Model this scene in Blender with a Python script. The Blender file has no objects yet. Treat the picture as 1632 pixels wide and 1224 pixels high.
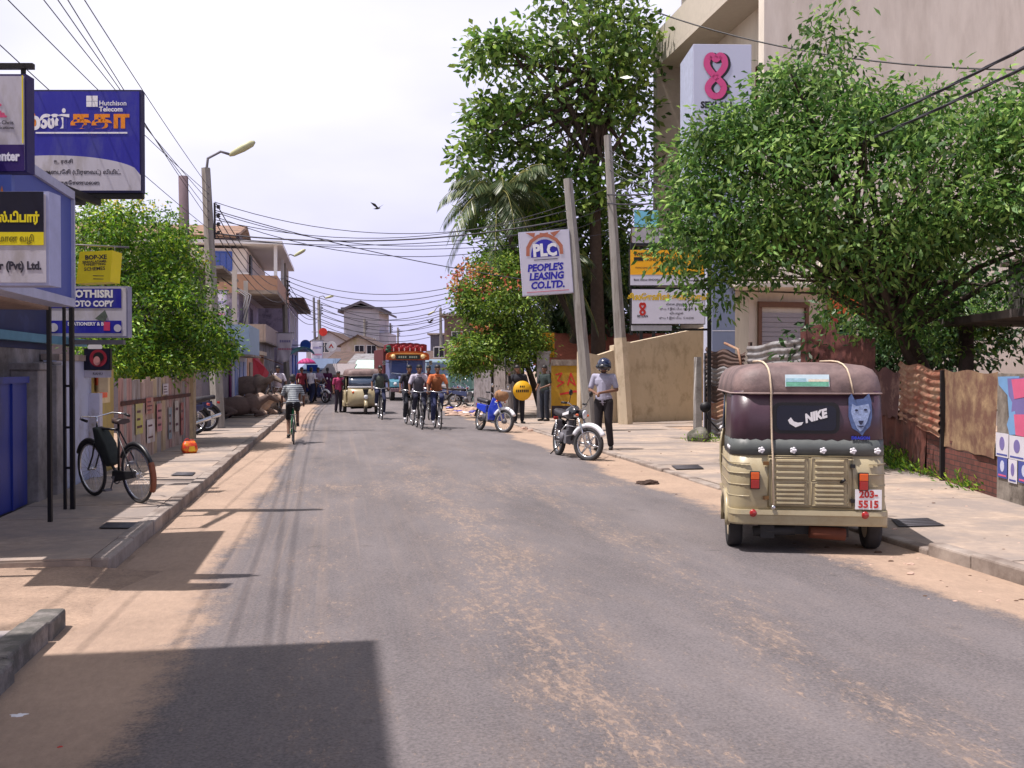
import bpy, bmesh, math, random
import numpy as np
from mathutils import Vector, Matrix, Euler
random.seed(7); rng = np.random.default_rng(7)
R = math.radians; PI = math.pi
SC = bpy.context.scene; COL = SC.collection

# ---------------------------------------------------------------- camera
YAW, PITCH, FPX, HCAM = R(9.8), R(-0.79), 1600.0, 1.6
cam_d = bpy.data.cameras.new('camera'); cam = bpy.data.objects.new('camera', cam_d); COL.objects.link(cam)
cam_d.sensor_width = 36.0; cam_d.lens = 36.0 * FPX / 1632.0; cam_d.clip_start = 0.05; cam_d.clip_end = 3000
cam.location = (0, 0, HCAM); cam.rotation_euler = (PI / 2 + PITCH, 0, -YAW)
SC.camera = cam
# ---------------------------------------------------------------- sky and sun
SUN_EL, SUN_AZ = R(67.5), R(6.0)          # shadows fall to +X, a little to +Y
world = bpy.data.worlds.new('World'); SC.world = world; world.use_nodes = True
nt = world.node_tree; nt.nodes.clear()
out = nt.nodes.new('ShaderNodeOutputWorld'); bgn = nt.nodes.new('ShaderNodeBackground')
sky = nt.nodes.new('ShaderNodeTexSky'); sky.sky_type = 'NISHITA'; sky.sun_disc = False
sky.sun_elevation = SUN_EL; sky.sun_rotation = R(270) + SUN_AZ * -1; sky.air_density = 1.6; sky.dust_density = 5.0; sky.ozone_density = 1.5
mixn = nt.nodes.new('ShaderNodeMix'); mixn.data_type = 'RGBA'
tc = nt.nodes.new('ShaderNodeTexCoord'); ns = nt.nodes.new('ShaderNodeTexNoise'); ns.inputs['Scale'].default_value = 2.2
ns.inputs['Detail'].default_value = 5; ns.inputs['Roughness'].default_value = 0.45
mp = nt.nodes.new('ShaderNodeMapping'); mp.inputs['Scale'].default_value = (1, 1, 2.6)
rmp = nt.nodes.new('ShaderNodeMapRange'); rmp.inputs['From Min'].default_value = 0.35; rmp.inputs['From Max'].default_value = 0.72
rmp.inputs['To Min'].default_value = 0.80; rmp.inputs['To Max'].default_value = 1.08; mixn.clamp_factor = False
nt.links.new(tc.outputs['Generated'], mp.inputs['Vector']); nt.links.new(mp.outputs[0], ns.inputs['Vector'])
nt.links.new(ns.outputs['Fac'], rmp.inputs['Value'])
# haze is thick low in the sky and thins towards the zenith
sx = nt.nodes.new('ShaderNodeSeparateXYZ'); nt.links.new(tc.outputs['Generated'], sx.inputs[0])
hz = nt.nodes.new('ShaderNodeMapRange'); hz.interpolation_type = 'SMOOTHSTEP'
hz.inputs['From Min'].default_value = 0.36; hz.inputs['From Max'].default_value = 0.66; hz.inputs['To Min'].default_value = 1.0; hz.inputs['To Max'].default_value = 0.10
nt.links.new(sx.outputs['Z'], hz.inputs['Value'])
hm = nt.nodes.new('ShaderNodeMath'); hm.operation = 'MULTIPLY'; nt.links.new(rmp.outputs[0], hm.inputs[0]); nt.links.new(hz.outputs[0], hm.inputs[1])
nt.links.new(hm.outputs[0], mixn.inputs['Factor'])
nt.links.new(sky.outputs[0], mixn.inputs['A']); hc = nt.nodes.new('ShaderNodeValToRGB'); hc.color_ramp.elements[0].color = (8.9, 8.7, 12.9, 1); hc.color_ramp.elements[1].color = (12.4, 12.3, 13.4, 1)
def _m(op, a, b):
    n = nt.nodes.new('ShaderNodeMath'); n.operation = op
    for i, q in enumerate((a, b)):
        if isinstance(q, (int, float)): n.inputs[i].default_value = q
        else: nt.links.new(q, n.inputs[i])
    return n.outputs[0]
# the haze is whiter up towards the sun's side and where thin cloud lies, more lavender low down
gl = _m('ADD', _m('ADD', _m('MULTIPLY', sx.outputs['Z'], 1.45), _m('MULTIPLY', sx.outputs['X'], -0.85)), _m('MULTIPLY', _m('SUBTRACT', ns.outputs['Fac'], 0.5), 1.5))
nt.links.new(_m('ADD', gl, 0.12), hc.inputs['Fac']); nt.links.new(hc.outputs['Color'], mixn.inputs['B'])
nt.links.new(mixn.outputs['Result'], bgn.inputs[0]); bgn.inputs[1].default_value = 0.075
nt.links.new(bgn.outputs[0], out.inputs[0])
sun_d = bpy.data.lights.new('sun', 'SUN'); sun_d.energy = 5.0; sun_d.angle = R(0.53); sun_d.color = (1.0, 0.92, 0.90)
sun = bpy.data.objects.new('sun', sun_d); COL.objects.link(sun)
sdir = Vector((math.cos(SUN_EL) * math.cos(SUN_AZ), math.cos(SUN_EL) * math.sin(SUN_AZ), -math.sin(SUN_EL)))
sun.rotation_euler = sdir.to_track_quat('-Z', 'Y').to_euler(); sun.location = (-20, 0, 40)
SC.view_settings.view_transform = 'Standard'; SC.view_settings.look = 'None'
SC.view_settings.exposure = 0.32; SC.view_settings.gamma = 1.0
SC.render.engine = 'CYCLES'
try:
    SC.cycles.use_denoising = True; SC.cycles.max_bounces = 6; SC.cycles.transparent_max_bounces = 8
except Exception: pass

# ---------------------------------------------------------------- pixel of the photo -> point of the place
_cr = cam.rotation_euler.to_matrix()
def ray(px, py): return _cr @ Vector(((px - 816) / FPX, (612 - py) / FPX, -1.0))
FW = Vector((math.sin(YAW), math.cos(YAW), 0))
def P(px, py, d):
    r = ray(px, py); t = d / r.dot(FW); return Vector((0, 0, HCAM)) + r * t
def PY(px, py, Y):
    r = ray(px, py); return Vector((0, 0, HCAM)) + r * (Y / r.y)
def PX(px, py, X):
    r = ray(px, py); return Vector((0, 0, HCAM)) + r * (X / r.x)
def G(px, py, z=0.0):
    r = ray(px, py); return Vector((0, 0, HCAM)) + r * ((z - HCAM) / r.z)

# ---------------------------------------------------------------- materials
def lin(h):
    if not isinstance(h, str): return tuple(h)
    h = h.lstrip('#'); o = []
    for i in (0, 2, 4):
        v = int(h[i:i + 2], 16) / 255.0
        o.append(v / 12.92 if v <= 0.04045 else ((v + 0.055) / 1.055) ** 2.4)
    return tuple(o)
_MC = {}
def node_mat(name):
    m = bpy.data.materials.new(name); m.use_nodes = True
    return m, m.node_tree, m.node_tree.nodes['Principled BSDF']
def M(name, col, rough=0.75, var=0.18, scale=5.0, bump=0.15, metal=0.0, dirt=None, dirt_amt=0.35, dscale=2.0, coat=0.0, vcol=None, stretch=None):
    """plain procedural surface: base colour with fine and coarse variation, optional dirt/rust patches, bump"""
    key = (name,)
    if key in _MC: return _MC[key]
    m, t, b = node_mat(name); N = t.nodes.new; L = t.links.new
    col = lin(col)
    tcn = N('ShaderNodeTexCoord'); src = tcn.outputs['Object']
    if stretch:
        mpn = N('ShaderNodeMapping'); mpn.inputs['Scale'].default_value = stretch; L(src, mpn.inputs[0]); src = mpn.outputs[0]
    n1 = N('ShaderNodeTexNoise'); n1.inputs['Scale'].default_value = scale; n1.inputs['Detail'].default_value = 8; n1.inputs['Roughness'].default_value = 0.65
    L(src, n1.inputs['Vector'])
    r1 = N('ShaderNodeMapRange'); r1.inputs['From Min'].default_value = 0.25; r1.inputs['From Max'].default_value = 0.75
    r1.inputs['To Min'].default_value = 1 - var; r1.inputs['To Max'].default_value = 1 + var; L(n1.outputs['Fac'], r1.inputs['Value'])
    mul = N('ShaderNodeMix'); mul.data_type = 'RGBA'; mul.blend_type = 'MULTIPLY'; mul.inputs['Factor'].default_value = 1.0
    mul.inputs['A'].default_value = (*col, 1); L(r1.outputs[0], mul.inputs['B'])
    res = mul.outputs['Result']
    if dirt is not None:
        n2 = N('ShaderNodeTexNoise'); n2.inputs['Scale'].default_value = dscale; n2.inputs['Detail'].default_value = 10; n2.inputs['Roughness'].default_value = 0.7
        L(src, n2.inputs['Vector'])
        r2 = N('ShaderNodeMapRange'); r2.inputs['From Min'].default_value = 0.62 - dirt_amt * 0.35; r2.inputs['From Max'].default_value = 0.80 - dirt_amt * 0.3
        L(n2.outputs['Fac'], r2.inputs['Value'])
        mx = N('ShaderNodeMix'); mx.data_type = 'RGBA'; L(r2.outputs[0], mx.inputs['Factor']); L(res, mx.inputs['A'])
        mx.inputs['B'].default_value = (*lin(dirt), 1); res = mx.outputs['Result']
    L(res, b.inputs['Base Color'])
    b.inputs['Roughness'].default_value = rough; b.inputs['Metallic'].default_value = metal
    if coat: b.inputs['Coat Weight'].default_value = coat
    if bump:
        bn = N('ShaderNodeBump'); bn.inputs['Strength'].default_value = bump; bn.inputs['Distance'].default_value = 0.02
        L(n1.outputs['Fac'], bn.inputs['Height']); L(bn.outputs[0], b.inputs['Normal'])
    _MC[key] = m; return m
def flat(name, col, rough=0.5, metal=0.0):
    return M(name, col, rough, var=0.06, scale=14, bump=0.0, metal=metal)
def glass(name, col, rough=0.08):
    key = (name,)
    if key in _MC: return _MC[key]
    m, t, b = node_mat(name); b.inputs['Base Color'].default_value = (*lin(col), 1); b.inputs['Roughness'].default_value = rough
    b.inputs['Specular IOR Level'].default_value = 0.8; b.inputs['Coat Weight'].default_value = 0.4
    n = t.nodes.new('ShaderNodeTexNoise'); n.inputs['Scale'].default_value = 3
    r = t.nodes.new('ShaderNodeMapRange'); r.inputs['To Min'].default_value = rough; r.inputs['To Max'].default_value = rough + 0.15
    t.links.new(n.outputs['Fac'], r.inputs['Value']); t.links.new(r.outputs[0], b.inputs['Roughness'])
    _MC[key] = m; return m
def leafmat(name, dark, mid, light, trans=0.35, rough=0.45, k=1.0):
    dark, mid, light = [tuple(c * k for c in lin(q)) for q in (dark, mid, light)]
    key = (name,)
    if key in _MC: return _MC[key]
    m, t, b = node_mat(name); N = t.nodes.new; L = t.links.new
    g = N('ShaderNodeNewGeometry'); cr = N('ShaderNodeValToRGB'); L(g.outputs['Random Per Island'], cr.inputs['Fac'])
    e = cr.color_ramp.elements; e[0].color = (*lin(dark), 1); e[1].color = (*lin(light), 1); e[1].position = 1.0
    x = e.new(0.5); x.color = (*lin(mid), 1)
    L(cr.outputs['Color'], b.inputs['Base Color']); b.inputs['Roughness'].default_value = rough
    tr = N('ShaderNodeBsdfTranslucent'); L(cr.outputs['Color'], tr.inputs['Color'])
    mx = N('ShaderNodeMixShader'); mx.inputs['Fac'].default_value = trans
    o = t.nodes['Material Output']; L(b.outputs[0], mx.inputs[1]); L(tr.outputs[0], mx.inputs[2]); L(mx.outputs[0], o.inputs['Surface'])
    _MC[key] = m; return m

# ---------------------------------------------------------------- mesh building
class MB:
    def __init__(s): s.v = []; s.f = []; s.m = []; s.sm = []
    def add(s, vs, fs, mi=0, smooth=False):
        o = len(s.v); s.v += [tuple(x) for x in vs]; s.f += [tuple(i + o for i in f) for f in fs]
        s.m += [mi] * len(fs); s.sm += [smooth] * len(fs); return s
    def box(s, x0, x1, y0, y1, z0, z1, mi=0):
        x0, x1 = min(x0, x1), max(x0, x1); y0, y1 = min(y0, y1), max(y0, y1); z0, z1 = min(z0, z1), max(z0, z1)
        v = [(x0, y0, z0), (x1, y0, z0), (x1, y1, z0), (x0, y1, z0), (x0, y0, z1), (x1, y0, z1), (x1, y1, z1), (x0, y1, z1)]
        return s.add(v, [(0, 3, 2, 1), (4, 5, 6, 7), (0, 1, 5, 4), (1, 2, 6, 5), (2, 3, 7, 6), (3, 0, 4, 7)], mi)
    def tube(s, p0, p1, r0, r1=None, n=10, mi=0, cap=True, smooth=True):
        return s.path([p0, p1], [r0, r0 if r1 is None else r1], n, mi, cap, smooth)
    def path(s, pts, r, n=8, mi=0, cap=True, smooth=True):
        pts = [Vector(p) for p in pts]; rs = r if isinstance(r, (list, tuple)) else [r] * len(pts)
        vs = []; up = None
        for i, p in enumerate(pts):
            a = pts[max(0, i - 1)]; b = pts[min(len(pts) - 1, i + 1)]; d = (b - a)
            d = d.normalized() if d.length > 1e-9 else Vector((0, 0, 1))
            if up is None: up = Vector((0, 0, 1)) if abs(d.z) < 0.9 else Vector((1, 0, 0))
            u = d.cross(up)
            if u.length < 1e-6: u = d.cross(Vector((0, 1, 0)))
            u.normalize(); w = u.cross(d).normalized(); up = w
            for k in range(n):
                an = 2 * PI * k / n; vs.append(p + (u * math.cos(an) + w * math.sin(an)) * rs[i])
        fs = []
        for i in range(len(pts) - 1):
            for k in range(n):
                fs.append((i * n + k, i * n + (k + 1) % n, (i + 1) * n + (k + 1) % n, (i + 1) * n + k))
        s.add(vs, fs, mi, smooth)
        if cap:
            s.add(vs[:n], [tuple(range(n - 1, -1, -1))], mi); s.add(vs[-n:], [tuple(range(n))], mi)
        return s
    def prism(s, poly, axis, a, b, mi=0):
        """poly of 2-D points extruded along an axis from a to b ('x': (y,z), 'y': (x,z), 'z': (x,y))"""
        def mk(p, q):
            return {'x': (q, p[0], p[1]), 'y': (p[0], q, p[1]), 'z': (p[0], p[1], q)}[axis]
        n = len(poly); vs = [mk(p, a) for p in poly] + [mk(p, b) for p in poly]
        fs = [tuple(range(n)), tuple(range(2 * n - 1, n - 1, -1))] + [(i, i + n, (i + 1) % n + n, (i + 1) % n) for i in range(n)]
        return s.add(vs, fs, mi)
    def rings(s, rings, mi=0, smooth=True, closed=True, cap=(True, True)):
        n = len(rings[0]); vs = [p for r in rings for p in r]; fs = []
        for i in range(len(rings) - 1):
            for k in range(n if closed else n - 1):
                fs.append((i * n + k, i * n + (k + 1) % n, (i + 1) * n + (k + 1) % n, (i + 1) * n + k))
        s.add(vs, fs, mi, smooth)
        if cap[0]: s.add(rings[0], [tuple(range(n - 1, -1, -1))], mi)
        if cap[1]: s.add(rings[-1], [tuple(range(n))], mi)
        return s
    def lathe(s, prof, c=(0, 0, 0), axis='z', n=20, mi=0, cap=True):
        rr = []
        for (r, h) in prof:
            ring = []
            for k in range(n):
                a = 2 * PI * k / n; x, y = r * math.cos(a), r * math.sin(a)
                q = {'z': (x, y, h), 'y': (x, h, -y), 'x': (h, x, y)}[axis]
                ring.append((c[0] + q[0], c[1] + q[1], c[2] + q[2]))
            rr.append(ring)
        return s.rings(rr, mi, True, True, (cap, cap))
    def ball(s, c, r, n=14, mi=0):
        if not isinstance(r, (tuple, list)): r = (r, r, r)
        m = n // 2; rr = []
        for i in range(1, m):
            t = PI * i / m
            rr.append([(c[0] + r[0] * math.sin(t) * math.cos(2 * PI * k / n), c[1] + r[1] * math.sin(t) * math.sin(2 * PI * k / n), c[2] - r[2] * math.cos(t)) for k in range(n)])
        s.rings(rr, mi, True, True, (False, False))
        s.add(rr[0] + [(c[0], c[1], c[2] - r[2])], [((k + 1) % n, k, n) for k in range(n)], mi, True)
        s.add(rr[-1] + [(c[0], c[1], c[2] + r[2])], [(k, (k + 1) % n, n) for k in range(n)], mi, True)
        return s
    def torus(s, c, rx, rt, axis='x', n=28, m=8, mi=0, a0=0, a1=2 * PI, squash=1.0):
        """ring of radius rx around axis; a partial arc when a0,a1 given (angle from +y towards +z for axis x)"""
        full = abs(a1 - a0 - 2 * PI) < 1e-6; rr = []
        for i in range(n + (0 if full else 1)):
            a = a0 + (a1 - a0) * i / n; ring = []
            for k in range(m):
                b = 2 * PI * k / m; rad = rx + rt * math.cos(b); off = rt * squash * math.sin(b)
                if axis == 'x': q = (off, rad * math.cos(a), rad * math.sin(a))
                elif axis == 'y': q = (rad * math.cos(a), off, rad * math.sin(a))
                else: q = (rad * math.cos(a), rad * math.sin(a), off)
                ring.append((c[0] + q[0], c[1] + q[1], c[2] + q[2]))
            rr.append(ring)
        if full: rr.append(rr[0])
        return s.rings(rr, mi, True, True, (not full, not full))
    def quad(s, a, b, c, d, mi=0): return s.add([a, b, c, d], [(0, 1, 2, 3)], mi)
    def build(s, name, mats, parent=None, bevel=0.0, fixn=True):
        me = bpy.data.meshes.new(name); me.from_pydata(s.v, [], s.f)
        me.polygons.foreach_set('material_index', s.m); me.polygons.foreach_set('use_smooth', s.sm)
        for m in (mats if isinstance(mats, (list, tuple)) else [mats]): me.materials.append(m)
        if fixn and len(s.f) < 20000:
            bm = bmesh.new(); bm.from_mesh(me); bmesh.ops.remove_doubles(bm, verts=bm.verts, dist=1e-5)
            bmesh.ops.recalc_face_normals(bm, faces=bm.faces)
            bm.to_mesh(me); bm.free()
        me.update()
        o = bpy.data.objects.new(name, me); COL.objects.link(o)
        if parent is not None: o.parent = parent
        if bevel:
            bv = o.modifiers.new('bevel', 'BEVEL'); bv.width = bevel; bv.segments = 2; bv.limit_method = 'ANGLE'; bv.angle_limit = R(40)
        return o
def tag(o, label=None, cat=None, group=None, kind=None):
    if label: o['label'] = label
    if cat: o['category'] = cat
    if group: o['group'] = group
    if kind: o['kind'] = kind
    return o
def thing(name, label, cat, loc=(0, 0, 0), rz=0.0, group=None):
    o = bpy.data.objects.new(name, None); COL.objects.link(o); o.location = loc; o.rotation_euler = (0, 0, rz)
    o.empty_display_size = 0.2
    return tag(o, label, cat, group)
def copy_tree(o, parent=None):
    c = o.copy(); COL.objects.link(c); c.parent = parent
    for ch in list(o.children): copy_tree(ch, c)
    return c
def dup(o, loc, rz, label=None):
    c = copy_tree(o); c.location = loc; c.rotation_euler = (0, 0, rz)
    if label: c['label'] = label
    return c
# ---------------------------------------------------------------- lettering and flat artwork on boards
_pending = []
def text(parent, s, x, y, z, size, mat, align='CENTER', bold=0.0, sx=1.0, shear=0.0, rot=(PI / 2, 0, 0), name='lettering', depth=0.001):
    cu = bpy.data.curves.new('lettering', 'FONT'); cu.body = s; cu.size = size; cu.align_x = align; cu.align_y = 'CENTER'
    cu.offset = bold; cu.shear = shear; cu.extrude = depth; cu.resolution_u = 2; cu.space_line = 0.95
    o = bpy.data.objects.new(name, cu); COL.objects.link(o); o.parent = parent; o.location = (x, y, z); o.rotation_euler = rot; o.scale = (sx, 1, 1)
    cu.materials.append(mat); _pending.append(o); return o
def flush_text():
    bpy.context.view_layer.update(); dg = bpy.context.evaluated_depsgraph_get()
    for o in _pending:
        me = bpy.data.meshes.new_from_object(o.evaluated_get(dg), depsgraph=dg)
        n = bpy.data.objects.new('lettering', me); COL.objects.link(n); n.parent = o.parent
        n.location = o.location; n.rotation_euler = o.rotation_euler; n.scale = o.scale; nm = o.name
        bpy.data.objects.remove(o); n.name = nm
    _pending.clear()
def poly(parent, pts, y, mat, name='artwork', thick=0.002):
    """flat painted shape on a board, given in the board's x-z plane"""
    return MB().prism(pts, 'y', y, y - thick).build(name, mat, parent)
def rect(parent, x0, x1, z0, z1, y, mat, name='painted_panel', thick=0.002):
    return MB().box(x0, x1, y - thick, y, z0, z1).build(name, mat, parent)
def ell(cx, cz, rx, rz, n=28, a0=0, a1=2 * PI):
    return [(cx + rx * math.cos(a0 + (a1 - a0) * i / n), cz + rz * math.sin(a0 + (a1 - a0) * i / n)) for i in range(n + (0 if abs(a1 - a0 - 2 * PI) < 1e-6 else 1))]
def ribbon(parent, pts, w, y, mat, name='emblem', thick=0.002):
    """flat band of width w along a 2-D path in x-z"""
    mb = MB(); n = len(pts)
    for i in range(n - 1):
        a = Vector(pts[i]); b = Vector(pts[i + 1]); d = (b - a)
        if d.length < 1e-6: continue
        d.normalize(); q = Vector((-d.y, d.x)) * w / 2; e = d * w * 0.18
        mb.prism([(a - q - e)[:], (b - q + e)[:], (b + q + e)[:], (a + q - e)[:]], 'y', y, y - thick - 0.00006 * (i % 3))
    return mb.build(name, mat, parent)
# ================================================================= GROUND, ROAD, PAVEMENTS
def bend(y): return 0.0 if y < 52 else 0.0035 * (y - 52) ** 2
def ground_mat():
    m, t, b = node_mat('sandy_ground'); N = t.nodes.new; L = t.links.new
    tcn = N('ShaderNodeTexCoord')
    def noise(sc, det=8, ro=0.6, st=None):
        n = N('ShaderNodeTexNoise'); n.inputs['Scale'].default_value = sc; n.inputs['Detail'].default_value = det; n.inputs['Roughness'].default_value = ro
        v = tcn.outputs['Object']
        if st: q = N('ShaderNodeMapping'); q.inputs['Scale'].default_value = st; L(v, q.inputs[0]); v = q.outputs[0]
        L(v, n.inputs['Vector']); return n.outputs['Fac']
    cr = N('ShaderNodeValToRGB'); e = cr.color_ramp.elements
    e[0].position = 0.3; e[0].color = (0.24, 0.17, 0.125, 1); e[1].position = 0.68; e[1].color = (0.45, 0.32, 0.23, 1)
    L(noise(1.3), cr.inputs['Fac'])
    cr2 = N('ShaderNodeMapRange'); cr2.inputs['From Min'].default_value = 0.3; cr2.inputs['From Max'].default_value = 0.7
    cr2.inputs['To Min'].default_value = 0.66; cr2.inputs['To Max'].default_value = 1.22; L(noise(38, 6, .8), cr2.inputs['Value'])
    mx = N('ShaderNodeMix'); mx.data_type = 'RGBA'; mx.blend_type = 'MULTIPLY'; mx.inputs['Factor'].default_value = 1; L(cr.outputs[0], mx.inputs['A']); L(cr2.outputs[0], mx.inputs['B'])
    sp = N('ShaderNodeMapRange'); sp.inputs['From Min'].default_value = .66; sp.inputs['From Max'].default_value = .72; sp.inputs['To Min'].default_value = 1.0; sp.inputs['To Max'].default_value = .5; L(noise(17, 4, .7), sp.inputs['Value'])
    sp2 = N('ShaderNodeMapRange'); sp2.inputs['From Min'].default_value = .48; sp2.inputs['From Max'].default_value = .70; sp2.inputs['To Min'].default_value = 1.0; sp2.inputs['To Max'].default_value = .72; L(noise(.8, 7, .65, (1.4, .5, 1)), sp2.inputs['Value'])
    mq = N('ShaderNodeMath'); mq.operation = 'MULTIPLY'; L(sp.outputs[0], mq.inputs[0]); L(sp2.outputs[0], mq.inputs[1])
    m3 = N('ShaderNodeMix'); m3.data_type = 'RGBA'; m3.blend_type = 'MULTIPLY'; m3.inputs['Factor'].default_value = 1; L(mx.outputs['Result'], m3.inputs['A']); L(mq.outputs[0], m3.inputs['B'])
    L(m3.outputs['Result'], b.inputs['Base Color']); b.inputs['Roughness'].default_value = 0.95
    bn = N('ShaderNodeBump'); bn.inputs['Strength'].default_value = 0.5; bn.inputs['Distance'].default_value = 0.03; L(noise(14, 10, 0.7), bn.inputs['Height']); L(bn.outputs[0], b.inputs['Normal'])
    return m
def road_mat():
    m, t, b = node_mat('dusty_asphalt'); N = t.nodes.new; L = t.links.new
    tcn = N('ShaderNodeTexCoord'); sp = N('ShaderNodeSeparateXYZ'); L(tcn.outputs['Object'], sp.inputs[0])
    X, Y = sp.outputs['X'], sp.outputs['Y']
    def math_(op, a, b_=None, c=None):
        n = N('ShaderNodeMath'); n.operation = op
        for i, q in enumerate((a, b_, c)):
            if q is None: continue
            if isinstance(q, (int, float)): n.inputs[i].default_value = q
            else: L(q, n.inputs[i])
        return n.outputs[0]
    def noise(sc, det=8, ro=0.6, st=None, rot=None):
        n = N('ShaderNodeTexNoise'); n.inputs['Scale'].default_value = sc; n.inputs['Detail'].default_value = det; n.inputs['Roughness'].default_value = ro
        v = tcn.outputs['Object']
        if st: q = N('ShaderNodeMapping'); q.inputs['Scale'].default_value = st; L(v, q.inputs[0]); v = q.outputs[0]
        L(v, n.inputs['Vector']); return n.outputs['Fac']
    def mr(v, a, b_, c=0.0, d=1.0, sm=True):
        n = N('ShaderNodeMapRange'); n.interpolation_type = 'SMOOTHSTEP' if sm else 'LINEAR'
        n.inputs['From Min'].default_value = a; n.inputs['From Max'].default_value = b_; n.inputs['To Min'].default_value = c; n.inputs['To Max'].default_value = d
        L(v, n.inputs['Value']); return n.outputs[0]
    def bumpf(v, c, w):   # 1 at c, 0 beyond w
        return mr(math_('ABSOLUTE', math_('SUBTRACT', v, c)), 0.0, w, 1.0, 0.0)
    big = noise(0.7, 6, 0.6, (1, 0.45, 1)); fine = noise(60, 6, 0.7); mid = noise(6, 8, 0.7)
    # verge: sand creeping in from both sides
    right = mr(math_('ADD', X, math_('MULTIPLY', math_('SUBTRACT', big, 0.5), 1.5)), 3.75, 4.55)
    left = mr(math_('ADD', X, math_('MULTIPLY', math_('SUBTRACT', big, 0.5), 1.1)), -1.25, -0.55, 1.0, 0.0)
    verge = math_('MAXIMUM', right, left)
    thr = mr(math_('ADD', verge, math_('MULTIPLY', math_('SUBTRACT', math_('ADD', math_('MULTIPLY', mid, .6), math_('MULTIPLY', fine, .4)), 0.5), 1.5)), 0.30, 0.85)
    # sand lying in streaks along the crown of the road and in one band across it
    drift = math_('ADD', X, math_('MULTIPLY', math_('SUBTRACT', noise(0.22, 3), 0.5), 1.8))
    streak = math_('MAXIMUM', math_('MULTIPLY', bumpf(drift, 1.25, 0.75), 1.0), math_('MULTIPLY', bumpf(drift, 2.6, 0.5), 0.75))
    streak = math_('MAXIMUM', streak, math_('MULTIPLY', bumpf(drift, -0.1, 0.5), 0.5))
    band = math_('MULTIPLY', bumpf(math_('ADD', Y, math_('MULTIPLY', math_('SUBTRACT', big, 0.5), 4.0)), 13.6, 2.4), 0.85)
    near = math_('MULTIPLY', math_('MAXIMUM', streak, band), mr(Y, 14.0, 24.0, 1.0, 0.3))
    f1 = noise(22.0, 6, 0.8, (1.0, 0.40, 1)); f2 = noise(60.0, 4, 0.7, (1.0, 0.5, 1)); f0 = noise(4.5, 6, 0.7, (1.0, 0.25, 1))
    fl = math_('ADD', math_('ADD', math_('MULTIPLY', f1, 0.55), math_('MULTIPLY', f2, 0.2)), math_('MULTIPLY', f0, 0.25))
    sp1 = mr(math_('ADD', fl, math_('MULTIPLY', near, 0.075)), 0.555, 0.64, 0.0, 0.60)
    veil = math_('MULTIPLY', mr(f0, 0.42, 0.72), math_('ADD', math_('MULTIPLY', near, 0.22), 0.05))
    sand = math_('MAXIMUM', thr, math_('MAXIMUM', sp1, veil))
    # wheel tracks: long faint lines of dust
    tracks = math_('MULTIPLY', mr(noise(1.0, 4, 0.7, (7.0, 0.07, 1)), 0.46, 0.70, 0.0, 0.26), mr(X, 0.1, 1.3, 1.0, 0.12))
    sand = math_('MAXIMUM', sand, math_('MULTIPLY', math_('MULTIPLY', tracks, mr(Y, 4.5, 8, 0.15, 1.0)), mr(f1, .3, .6, .5, 1.0)))
    asp = N('ShaderNodeValToRGB'); e = asp.color_ramp.elements
    e[0].position = 0.32; e[0].color = (0.048, 0.043, 0.046, 1); e[1].position = 0.66; e[1].color = (0.205, 0.181, 0.182, 1)
    L(math_('ADD', math_('MULTIPLY', fine, 0.62), math_('MULTIPLY', noise(0.9, 8, 0.65, (1.2, 0.35, 1)), 0.38)), asp.inputs['Fac'])
    sa = N('ShaderNodeValToRGB'); e = sa.color_ramp.elements
    e[0].position = 0.3; e[0].color = (0.24, 0.172, 0.128, 1); e[1].position = 0.7; e[1].color = (0.44, 0.315, 0.23, 1); L(math_('ADD', math_('MULTIPLY', f1, 0.5), math_('MULTIPLY', noise(1.1, 8, .7), 0.5)), sa.inputs['Fac'])
    mx = N('ShaderNodeMix'); mx.data_type = 'RGBA'; L(sand, mx.inputs['Factor']); L(asp.outputs[0], mx.inputs['A']); L(sa.outputs[0], mx.inputs['B'])
    # darker patch of old repair and a damp stain
    st = mr(math_('ADD', noise(1.7, 5, 0.6), 0), 0.64, 0.70, 1.0, 0.80)
    m2 = N('ShaderNodeMix'); m2.data_type = 'RGBA'; m2.blend_type = 'MULTIPLY'; m2.inputs['Factor'].default_value = 1; L(mx.outputs['Result'], m2.inputs['A']); L(st, m2.inputs['B'])
    L(m2.outputs['Result'], b.inputs['Base Color']); b.inputs['Roughness'].default_value = 0.88
    bn = N('ShaderNodeBump'); bn.inputs['Strength'].default_value = 0.6; bn.inputs['Distance'].default_value = 0.012
    L(math_('ADD', fine, math_('MULTIPLY', sand, 0.6)), bn.inputs['Height']); L(bn.outputs[0], b.inputs['Normal'])
    return m
tag(MB().box(-700, 700, -60, 1300, -0.5, 0.0).build('ground', ground_mat()), kind='structure')
mb = MB(); ys = [-12, -4, 4, 12, 20, 30, 40, 52] + [52 + 5 * i for i in range(1, 30)]
rows = []
for y in ys: rows.append([(-1.72 + bend(y), y, 0.004), (5.02 + bend(y), y, 0.004)])
for a, b_ in zip(rows, rows[1:]): mb.quad(a[0], a[1], b_[1], b_[0])
tag(mb.build('road', road_mat()), kind='structure')

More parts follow.
